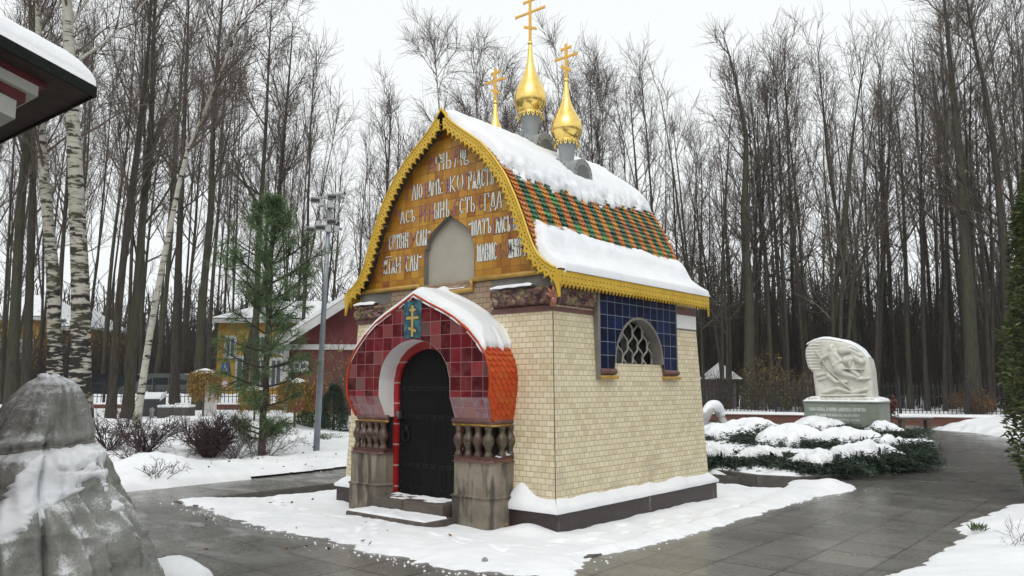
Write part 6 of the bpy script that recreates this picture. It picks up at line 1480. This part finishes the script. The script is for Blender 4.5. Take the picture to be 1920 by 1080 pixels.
# stone ring
p = GZ(1338, 802); p = DP(1338, 790, 27.0); zr_ = p[2] - .05; root = thing("stone_ring", "snow-covered pale stone ring standing left of the junipers", "sculpture", (p[0], p[1], .1), YAW + .5)
mb = MB(); k_ = 27 / F_PX; A = np.linspace(0, 2 * math.pi, 40); mb.tube([(22 * k_ * math.cos(t) - .0, .1 * math.sin(t * 2), zr_ + 21 * k_ * math.sin(t)) for t in A], [.15 + .05 * math.cos(t + 2) + .05 * float(vn(t * 3, 1.5)) for t in A], 12); mb.b2(-.4, .4, -.25, .25, -.15, .1)
mb.build("ring", plain("pale_stone", (.42, .42, .40), (.3, .3, .29), 5, .8), root, smooth=True)
mb = MB(); A = np.linspace(.15, math.pi - .15, 26); mb.tube([(22 * k_ * math.cos(t), -.02, zr_ + .07 + 22 * k_ * math.sin(t)) for t in A], [.07 + .13 * math.sin(t) + .05 * float(vn(t * 4, 7.5)) for t in A], 10); mb.lathe([(.0, -.1), (.34, 0), (.3, .12), (.16, .22), (0, .26)], (-.12, -.05, .05), 12); mb.tube([(x, -.12, .12) for x in np.linspace(-.38, .36, 8)], [.05, .1, .1, .08, .08, .1, .1, .05], 8); mb.build("snow_cap", MT['snow'], root, smooth=True)

# wreath with red flowers by the pedestal
p = DP(1670, 762, 27.3); root = thing("flower_wreath", "dark wreath with red flowers leaning at the pedestal's right side", "wreath", (p[0], p[1], p[2] - .4), YAW)
nr = np.random.default_rng(5); n = 500; q = nr.normal(0, .1, (n, 3)); q[:, 2] = q[:, 2] * 1.9 + .35; blades("greenery", q, nr.normal(0, 1, (n, 3)), nr.uniform(.06, .12, n), .04, plain("dark_greenery", (.02, .03, .018), rough=.7, bump=0), root, nr)
q = nr.normal(0, .085, (140, 3)); q[:, 2] = q[:, 2] * 1.2 + .45; q[:, 1] -= .08; blades("flowers", q, nr.normal(0, 1, (140, 3)), .07, .05, plain("red_petals", (.42, .06, .05), (.3, .05, .05), 5, .6, bump=0), root, nr); MB().tube([(0, 0, -.35), (0, 0, .3)], .02, 6).build("stake", MT['bark'], root)

# little hut with a white pyramid roof
c = DP(1350, 712, 42); root = thing("garden_hut", "small hut with a snow-white pyramid roof beyond the fence", "hut", (c[0], c[1], .46), YAW + .1); k_ = 42 / F_PX; ze = c[2] - .46
MB().b2(-.62, .62, -.62, .62, -.2, ze).build("wall", plain("mauve_grey_boards", (.16, .13, .13), (.11, .09, .09), 5, .8), root)
mb = MB(); hw_ = 31 * k_; hh = 30 * k_; mb.add([(-hw_, -hw_, ze), (hw_, -hw_, ze), (hw_, hw_, ze), (-hw_, hw_, ze), (0, 0, ze + hh)], [(0, 1, 4), (1, 2, 4), (2, 3, 4), (3, 0, 4), (3, 2, 1, 0)]); rf = mb.build("roof", MT['soffit'], root)
mb = MB(); mb.add([(-hw_ - .02, -hw_ - .02, ze + .03), (hw_ + .02, -hw_ - .02, ze + .03), (hw_ + .02, hw_ + .02, ze + .03), (-hw_ - .02, hw_ + .02, ze + .03), (0, 0, ze + hh + .1)], [(0, 1, 4), (1, 2, 4), (2, 3, 4), (3, 0, 4)]); mb.build("roof_snow", MT['snow'], rf)

# bench
p = GZ(1715, 806); root = thing("bench", "low dark bench under snow to the right of the monument", "bench", (p[0], p[1], 0), YAW - .1)
MB().b2(-.6, .6, -.2, .2, .38, .44).build("seat", MT['step'], root); MB().b2(-.62, .62, -.22, .22, .442, .53).build("snow_cap", MT['snow'], root, bevel=.04)
for s_ in (-1, 1): MB().b2(s_ * .45 - .06, s_ * .45 + .06, -.18, .18, -.05, .38).build("leg", MT['step'], root)

# ------------------------------------------------------------------ red barn
MT['red_board'] = NT("red_boards"); _m = MT['red_board']
MT['red_board'] = _m.fin(_m.mix(.4, _m.ramp(_m.noise(2, 4), [(.3, (.105, .014, .017)), (.7, (.15, .022, .025))]), _m.ramp(_m.math('FRACT', _m.math('MULTIPLY', _m.sep()[2], 7.0)), [(0, (.35, .35, .35)), (.12, (1, 1, 1)), (1, (.9, .9, .9))]), 'MULTIPLY'), .7)
MT['white_trim'] = plain("white_trim", (.55, .55, .54), (.44, .44, .43), 4, .6, bump=.1)
def barn():
    d = 27.0; k = d / F_PX; c = DP(532, 800, d); zg = float(terrain(c[0], c[1])); root = thing("red_barn", "dark red gabled barn with white bargeboards and a small white window", "barn", (c[0], c[1], zg), YAW + R(4))
    def X(px): return (px - 532) * k
    def Zy(y): return DP(532, y, d)[2] - zg
    w = X(880); ze, za = Zy(640), Zy(522); xa = w / 2 + .1
    mb = MB(); mb.prism([(0, -.2), (w, -.2), (w, ze), (xa, za - .1), (0, ze)], 1, 0, 6); wall = mb.build("wall", MT['red_board'], root)
    sl = (za - ze) / xa
    for s_ in (0, 1):
        mb = MB()
        f = (lambda x, h: (x, ze + sl * x + h)) if s_ == 0 else (lambda x, h: (2 * xa - x, ze + sl * x + h))
        P = [f(-.45, .05), f(xa, .05), f(xa, .12), f(-.45, .12)]; mb.prism(P, 1, -.55, 6.4); rf = mb.build("roof", plain("grey_roof_sheet", (.13, .14, .14), (.09, .1, .1), 3, .6), root)
        mb = MB(); mb.prism([f(-.42, .125), f(xa, .125), f(xa, .26), f(-.38, .22)], 1, -.50, 6.3); mb.build("roof_snow", MT['snow'], rf, bevel=.04)
        mb = MB(); mb.prism([f(-.48, -.22), f(xa, -.22), f(xa, .08), f(-.48, .08)], 1, -.60, -.553); mb.build("bargeboard", MT['white_trim'], rf)
        mb = MB(); mb.prism([f(-.48, -.02), f(xa, -.02), f(xa, .045), f(-.48, .045)], 1, -.55, -.002); mb.build("soffit", MT['white_trim'], rf)
    zt = Zy(650); MB().b2(0, w, -.09, -.002, zt - .10, zt + .08).build("string_board", MT['white_trim'], root)
    MB().b2(-.07, .10, -.07, .03, -.2, ze).build("corner_board", MT['white_trim'], root)
    x0, x1, z0, z1 = X(533), X(574), Zy(698), Zy(676); mb = MB(); mb.b2(x0, x1, -.06, -.02, z0, z1)
    for q in (.12, .4, .68): mb.b2(x0 + (x1 - x0) * q, x0 + (x1 - x0) * (q + .2), -.068, -.061, z0 + .14, z1 - .10, 1)
    mb.build("window", [MT['white_trim'], plain("barn_glass", (.1, .11, .12), rough=.15, bump=0)], root)
barn()

# ------------------------------------------------------------------ yellow houses beyond
MT['ochre_wall'] = plain("ochre_render", (.46, .27, .045), (.38, .22, .035), 2, .8, bump=.05)
def house(px0, px1, d, ybase_depth, y_eave, y_ridge, label, wins, rot=0.0, cat="house"):
    k = d / F_PX; c = DP(px0, 730, d); zg = float(terrain(c[0], c[1])); root = thing("yellow_house", label, cat, (c[0], c[1], zg), YAW + rot); w = (px1 - px0) * k
    ze = DP(px0, y_eave, d)[2] - zg; zr = DP(px0, y_ridge, d)[2] - zg; D_ = 8
    MB().b2(0, w, 0, D_, -.3, ze).build("wall", MT['ochre_wall'], root)
    mb = MB(); o = .5; mb.add([(-o, -o, ze), (w + o, -o, ze), (w + o, D_ + o, ze), (-o, D_ + o, ze), (w * .3, D_ / 2, zr), (w * .7, D_ / 2, zr)], [(0, 1, 5, 4), (1, 2, 5), (2, 3, 4, 5), (3, 0, 4), (3, 2, 1, 0)]); rf = mb.build("roof", plain("grey_metal_roof", (.2, .21, .22), (.15, .16, .17), 2, .5), root)
    mb = MB(); mb.add([(-o + .1, -o + .05, ze + .12), (w + o - .1, -o + .05, ze + .12), (w + o - .1, D_ + o, ze + .12), (-o + .1, D_ + o, ze + .12), (w * .3, D_ / 2, zr + .12), (w * .7, D_ / 2, zr + .12)], [(0, 1, 5, 4), (1, 2, 5), (2, 3, 4, 5), (3, 0, 4)]); mb.build("roof_snow", MT['snow_dirty'], rf)
    MB().b2(-o, w + o, -o - .03, -o + .02, ze - .22, ze + .05).build("eaves_board", MT['white_trim'], rf)
    g = plain("house_glass", (.10, .11, .13), rough=.15, bump=0)
    for (x0, x1, y0, y1) in wins:
        a0, a1 = (x0 - px0) * k, (x1 - px0) * k; z0, z1 = DP(px0, y1, d)[2] - zg, DP(px0, y0, d)[2] - zg
        wo_ = MB().b2(a0 - .16, a1 + .16, -.08, -.002, z0 - .16, z1 + .2).build("window", MT['white_trim'], root); mb = MB(); mb.b2(a0, (a0 + a1) / 2 - .04, -.1, -.082, z0, z1); mb.b2((a0 + a1) / 2 + .04, a1, -.1, -.082, z0, z1); mb.build("window_fill", g, wo_)
house(404, 640, 52, 0, 600, 556, "yellow house with white window frames and a snowy hip roof behind the barn", ((422, 436, 635, 668), (478, 492, 632, 662), (518, 532, 632, 662), (444, 462, 672, 725), (478, 496, 676, 722), (508, 524, 676, 722)))
house(-60, 62, 60, 0, 596, 545, "yellow house glimpsed at the left edge through the trunks", ((-20, -8, 640, 670), (20, 32, 640, 670), (44, 54, 640, 670)))
house(70, 135, 62, 0, 615, 575, "smaller yellow house beside the second birch trunk", ((84, 92, 650, 680), (112, 120, 650, 680)))

# left garden wall, white railing
a, b = DP(120, 750, 36), DP(560, 750, 36); za = .58
wall_run("brick_wall", "low reddish garden wall with a thin snow line at the back of the left garden", a, b, .16, RB, z=za, cap=.06)
a, b = DP(100, 745, 38), DP(545, 745, 38); iron_fence("iron_fence", "thin dark railing before a snow bank and the parked cars at the left", a, b, .58, .95, .19, 2.4, MT['fence'], .012, .04)

# cars
def car(px, d, label, colr, rz, L=4.4, Hc=1.62):
    c = DP(px, 720, d); zg = .58; root = thing("parked_car", label, "car", (c[0], c[1], zg), YAW + rz); P = [(-L / 2, .35), (-L / 2 + .05, .85), (-L / 2 + .12, 1.0), (-L / 2 + .35, 1.05), (-L * .36, Hc - .08), (-L * .28, Hc), (L * .12, Hc), (L * .2, Hc - .08), (L * .3, 1.06), (L * .46, .95), (L / 2 - .02, .8), (L / 2, .4), (L / 2 - .1, .3), (-L / 2 + .1, .3)]
    pm = plain("car_paint", colr, tuple(q * .8 for q in colr), 2, .3, .2, 0)
    MB().prism(P, 1, -.85, .85).build("body", pm, root, bevel=.07)
    gl = plain("car_glass", (.03, .035, .04), rough=.1, bump=0)
    for s_ in (-1, 1):
        y = s_ * .853
        for a, b in ((-L * .35, -L * .12), (-L * .11, L * .08), (L * .09, L * .235)):
            z1a = Hc - .16 if a > -L * .3 else 1.32; z1b = Hc - .16 if b < L * .15 else 1.14
            MB().add([(a, y, 1.08), (b, y, 1.08), (b, y, z1b), (a, y, z1a)], [(0, 1, 2, 3)]).build("side_window", gl, root)
    for x in (-L * .31, L * .3):
        for s_ in (-1, 1):
            wv = MB(); A = np.linspace(0, 2 * math.pi, 20, endpoint=False)
            wv.prism([(x + .34 * math.cos(t), .34 + .34 * math.sin(t)) for t in A], 1, s_ * .70, s_ * .875); w_ = wv.build("wheel", MT['black'], root)
            r = MB(); r.prism([(x + .2 * math.cos(t), .34 + .2 * math.sin(t)) for t in A], 1, s_ * .876, s_ * .89); r.build("rim", MT['galv'], w_)
    MB().b2(-L * .3, L * .14, -.7, .7, Hc + .002, Hc + .05).build("roof_snow", MT['snow'], root, bevel=.03)
car(312, 44, "grey-green car parked behind the thin dark railing, right of the leaning birch", (.10, .115, .105), R(178))
car(222, 45, "black car parked behind the thin dark railing, left of the leaning birch", (.012, .012, .014), R(183))

# road sign
p = DP(422, 715, 40); root = thing("road_sign", "blue square parking sign over a round red-rimmed sign", "road sign", (p[0], p[1], .58), YAW); k_ = 40 / F_PX
MB().tube([(0, 0, -.2), (0, 0, 2.9)], .03, 8).build("post", MT['galv'], root); zc = DP(422, 690, 40)[2] - .58
mb = MB(); mb.b2(-.2, .2, -.05, -.03, zc - .27, zc + .27); bs = mb.build("blue_plate", plain("sign_blue", (.02, .09, .32), rough=.4, bump=0), root)
mb = MB(); mb.tube([(-.02, -.055, zc + .14), (-.02, -.055, zc + .02), (.05, -.055, zc + .0)], .022, 6); mb.lathe([(0, -.03), (.03, 0), (0, .03)], (-.02, -.055, zc + .2), 8); A = np.linspace(-2.6, 1.2, 12); mb.tube([(.0 + .09 * math.cos(t), -.055, zc - .08 + .09 * math.sin(t)) for t in A], .016, 6); mb.build("wheelchair_mark", MT['letter'], bs)
zc -= .78; mb = MB(); A = np.linspace(0, 2 * math.pi, 24, endpoint=False); mb.prism([(.2 * math.cos(t), zc + .2 * math.sin(t)) for t in A], 1, -.05, -.03); rs = mb.build("round_plate", MT['white_trim'], root)
A = np.linspace(0, 2 * math.pi, 25); MB().tube([(.18 * math.cos(t), -.052, zc + .18 * math.sin(t)) for t in A], .022, 6).build("red_rim", plain("sign_red", (.4, .02, .02), rough=.4, bump=0), rs)

# grey info box, flat stone, small lantern
p = GT(286, 780); d = float(depth_of(p[0], p[1])); k_ = d / F_PX; root = thing("info_box", "dark grey desk-shaped info box with snow on its sloping lid", "box", p, YAW + .1)
w_, h_ = 34 * k_, 34 * k_; MB().prism([(-.25, -.05), (.3, -.05), (.3, h_ + .08), (-.25, h_ - .06)], 0, -w_ / 2, w_ / 2).build("case", plain("dark_grey_metal", (.045, .05, .052), (.03, .034, .036), 4, .5), root, bevel=.02)
MB().prism([(-.27, h_ - .06), (.3, h_ + .085), (.3, h_ + .19), (-.2, h_ + .06)], 0, -w_ / 2 - .01, w_ / 2 + .01).build("snow_cap", MT['snow'], root, bevel=.04)
p = GT(330, 782); root = thing("stone_slab", "long flat grey stone with snow on top, right of the info box", "stone", p, YAW)
w_ = 56 * k_; MB().b2(-w_ / 2, w_ / 2, -.3, .3, -.1, 17 * k_).build("block", plain("dark_slab", (.09, .085, .078), (.06, .056, .05), 4, .8), root, bevel=.03); MB().b2(-w_ / 2 - .01, w_ / 2 + .01, -.31, .31, 17 * k_ + .002, 17 * k_ + .09).build("snow_cap", MT['snow'], root, bevel=.04)
p = GT(289, 782); p2 = FD(289, d - 1.2); root = thing("path_lantern", "small pale lantern stub in front of the info box", "lantern", p2, YAW); MB().lathe([(.07, -.1), (.07, .1), (.05, .14), (.09, .2), (.09, .26), (0, .34)], (0, 0, 0), 12).build("body", MT['kok'], root, smooth=True)

# weeping plants on posts, with snow caps
def weeper(px, py, ph, wid, label, seed, post_w=22, dd=None):
    p = GT(px, py) if dd is None else FD(px, dd); d = float(depth_of(p[0], p[1])); k = d / F_PX; root = thing("weeping_shrub", label, "shrub", p); H = ph * k; nr = np.random.default_rng(seed); r_ = random.Random(seed)
    T = Twigs(); T.tube(np.array([[0, 0, -.2], [0, 0, H * .9]]), np.array([.04, .03]), None, 6); P, D = [], []
    for i in range(130):
        a = r_.random() * 6.28; L = H * r_.uniform(.45, .95); bp = limb(r_, (0, 0, H * .93), (math.cos(a) * .9, math.sin(a) * .9, .5), L, 8, .05, -.10, 1.5); R_ = wid * k / 2; q = np.hypot(bp[:, 0], bp[:, 1]); s = np.minimum(1, R_ / np.maximum(q, 1e-6)); bp[:, 0] *= s; bp[:, 1] *= s; bp[:, 2] = np.maximum(bp[:, 2], .05); T.tube(bp, .007, .004, 3)
        for j in range(1, 9):
            for _ in range(5): P.append(bp[j] + np.array([r_.gauss(0, .03) for _ in range(3)])); D.append((r_.gauss(0, .5), r_.gauss(0, .5), -1))
    T.build("stems", MT['twig'], root); n = len(P); blades("foliage", P, D, nr.uniform(.05, .12, n), .03, MT['straw'], root, nr)
    X, Y = np.meshgrid(np.linspace(-1, 1, 26), np.linspace(-1, 1, 26), indexing='ij'); q = np.hypot(X, Y); R_ = wid * k * .42; Zc = H * (.93 + .05 * (1 - q ** 2)) + .09 * np.sqrt(np.clip(1 - q, 0, 1)) + .02 * fbm(X * 3, Y * 3, seed)
    m = (q < .98 + .0 * X)[:-1, :-1] & (q < .98)[1:, 1:]; mb = MB(); mb.grid(X * R_, Y * R_, Zc, mask=m); mb.build("snow_cap", MT['snow'], root, smooth=True); return p, d
p, d_ = weeper(380, 788, 92, 54, "straw-coloured weeping shrub with a snow cap over the white stone post", 81)
k_ = d_ / F_PX; q = DP(392, 788, d_ + .5); root = thing("stone_post", "white rectangular stone post hung with straw-coloured fronds", "post", (q[0], q[1], p[2]), YAW); MB().b2(-11 * k_, 11 * k_, -.12, .12, -.2, 74 * k_).build("shaft", MT['white_plaster'], root, bevel=.02); MB().b2(-11 * k_ - .02, 11 * k_ + .02, -.14, .14, 74 * k_ + .002, 74 * k_ + .06).build("cap", MT['white_plaster'], root)
weeper(555, 800, 96, 62, "broad weeping shrub with a thick snow cap under the barn window", 82, dd=22.5)
weeper(480, 796, 66, 50, "low weeping shrub behind the young pine's trunk", 83, dd=24)
# dark conifer by the chapel's left wall
nr = np.random.default_rng(12); p = FD(628, 22.5); root = thing("conifer_bush", "small dark green conifer between the lamp pole and the chapel", "bush", p); n = 5200; z = 1.35 * nr.random(n); a = nr.random(n) * 6.28; r = np.interp(z, [0, .3, 1.0, 1.35], [.45, .5, .35, .05]) * (.8 + .4 * vn(np.cos(a) * 3, np.sin(a) * 3, z * 4)) * (1 - .4 * nr.random(n) ** 2)
blades("foliage", np.c_[r * np.cos(a), r * np.sin(a), z], np.c_[np.cos(a), np.sin(a), .4 + 0 * a] + nr.normal(0, .5, (n, 3)), nr.uniform(.06, .12, n), .02, MT['juniper'], root, nr); MB().tube([(0, 0, -.1), (0, 0, 1.3)], [.05, .02], 6).build("trunk", MT['bark'], root)
p = FD(588, 23.5); n = 4200; root = thing("conifer_bush", "low olive-green juniper in front of the barn, left of the pole", "bush", p); nr = np.random.default_rng(13); z = .55 * nr.random(n); a = nr.random(n) * 6.28; r = .95 * (1 - .6 * (z / .55) ** 2) * (.75 + .4 * vn(np.cos(a) * 3, np.sin(a) * 3, z * 4)) * np.sqrt(nr.random(n))
blades("foliage", np.c_[r * np.cos(a), r * np.sin(a), z], np.c_[np.cos(a), np.sin(a), .5 + 0 * a] + nr.normal(0, .5, (n, 3)), nr.uniform(.06, .12, n), .022, MT['needle'], root, nr); MB().tube([(0, 0, -.1), (0, 0, .4)], .04, 6).build("stem", MT['bark'], root)
# grass showing through the snow
def grass(px0, px1, py0, py1, n, label, zadd=.04):
    nr = np.random.default_rng(int(px0)); P = []
    for _ in range(n):
        a, b = nr.uniform(px0, px1), nr.uniform(py0, py1); q = GT(a, b) if a < 900 else GZ(a, b, 0.03); P.append((q[0], q[1], q[2] + zadd))
    D = np.c_[nr.normal(0, .6, n), nr.normal(0, .6, n), np.ones(n)]; stuff(blades("grass", P, D, nr.uniform(.05, .12, n), .012, plain("wet_grass", (.07, .11, .03), (.04, .07, .02), 6, .7, bump=0), None, nr), label, "grass")
grass(596, 650, 822, 832, 700, "green grass showing through the snow behind the lamp pole", .08); grass(534, 556, 818, 824, 160, "brown-green grass tuft by the young pine", .08); grass(1820, 1848, 996, 1003, 90, "small tuft of green grass at the edge of the right snow verge", .03)
# fallen stones on the walk
nr = np.random.default_rng(77); P = []
for _ in range(150):
    q = GT(nr.uniform(170, 645), nr.uniform(800, 895)) if _ < 110 else GZ(nr.uniform(380, 1000), nr.uniform(940, 1050), .0); P.append((q[0], q[1], (float(terrain(q[0], q[1])) + .17) if _ < 110 else .035))
P = np.array(P); stuff(blades("fallen_leaves", P, np.c_[nr.normal(0, 1, (150, 2)), nr.uniform(0, .25, 150)], nr.uniform(.04, .08, 150), .035, MT['rust_leaf'], None, nr), "brown fallen leaves lying about on the snow", "leaves")
p = GZ(909, 1058, .02); o = MB().lathe([(0, -.02), (.035, .0), (.03, .03), (.015, .05), (0, .055)], (0, 0, 0), 7).build("loose_stone", MT['kok'], loc=(p[0], p[1], .03)); tag(o, "small pale stone lying on the snow before the porch", "stone")
# horizontal cable in the trees
# ------------------------------------------------------------------ the damp winter air
hz = NT("winter_air"); hz.t.nodes.remove(hz.b); pv = hz.n("ShaderNodeVolumePrincipled"); pv.inputs['Color'].default_value = (.86, .89, .92, 1); pv.inputs['Density'].default_value = .0005; pv.inputs['Anisotropy'].default_value = 0.0
hz.l(pv.outputs[0], hz.out.inputs['Volume'])
mb = MB(); mb.b2(-240, 240, -165, 265, -3, 36); stuff(mb.build("haze", hz.mat), "thin pale winter air", "haze")
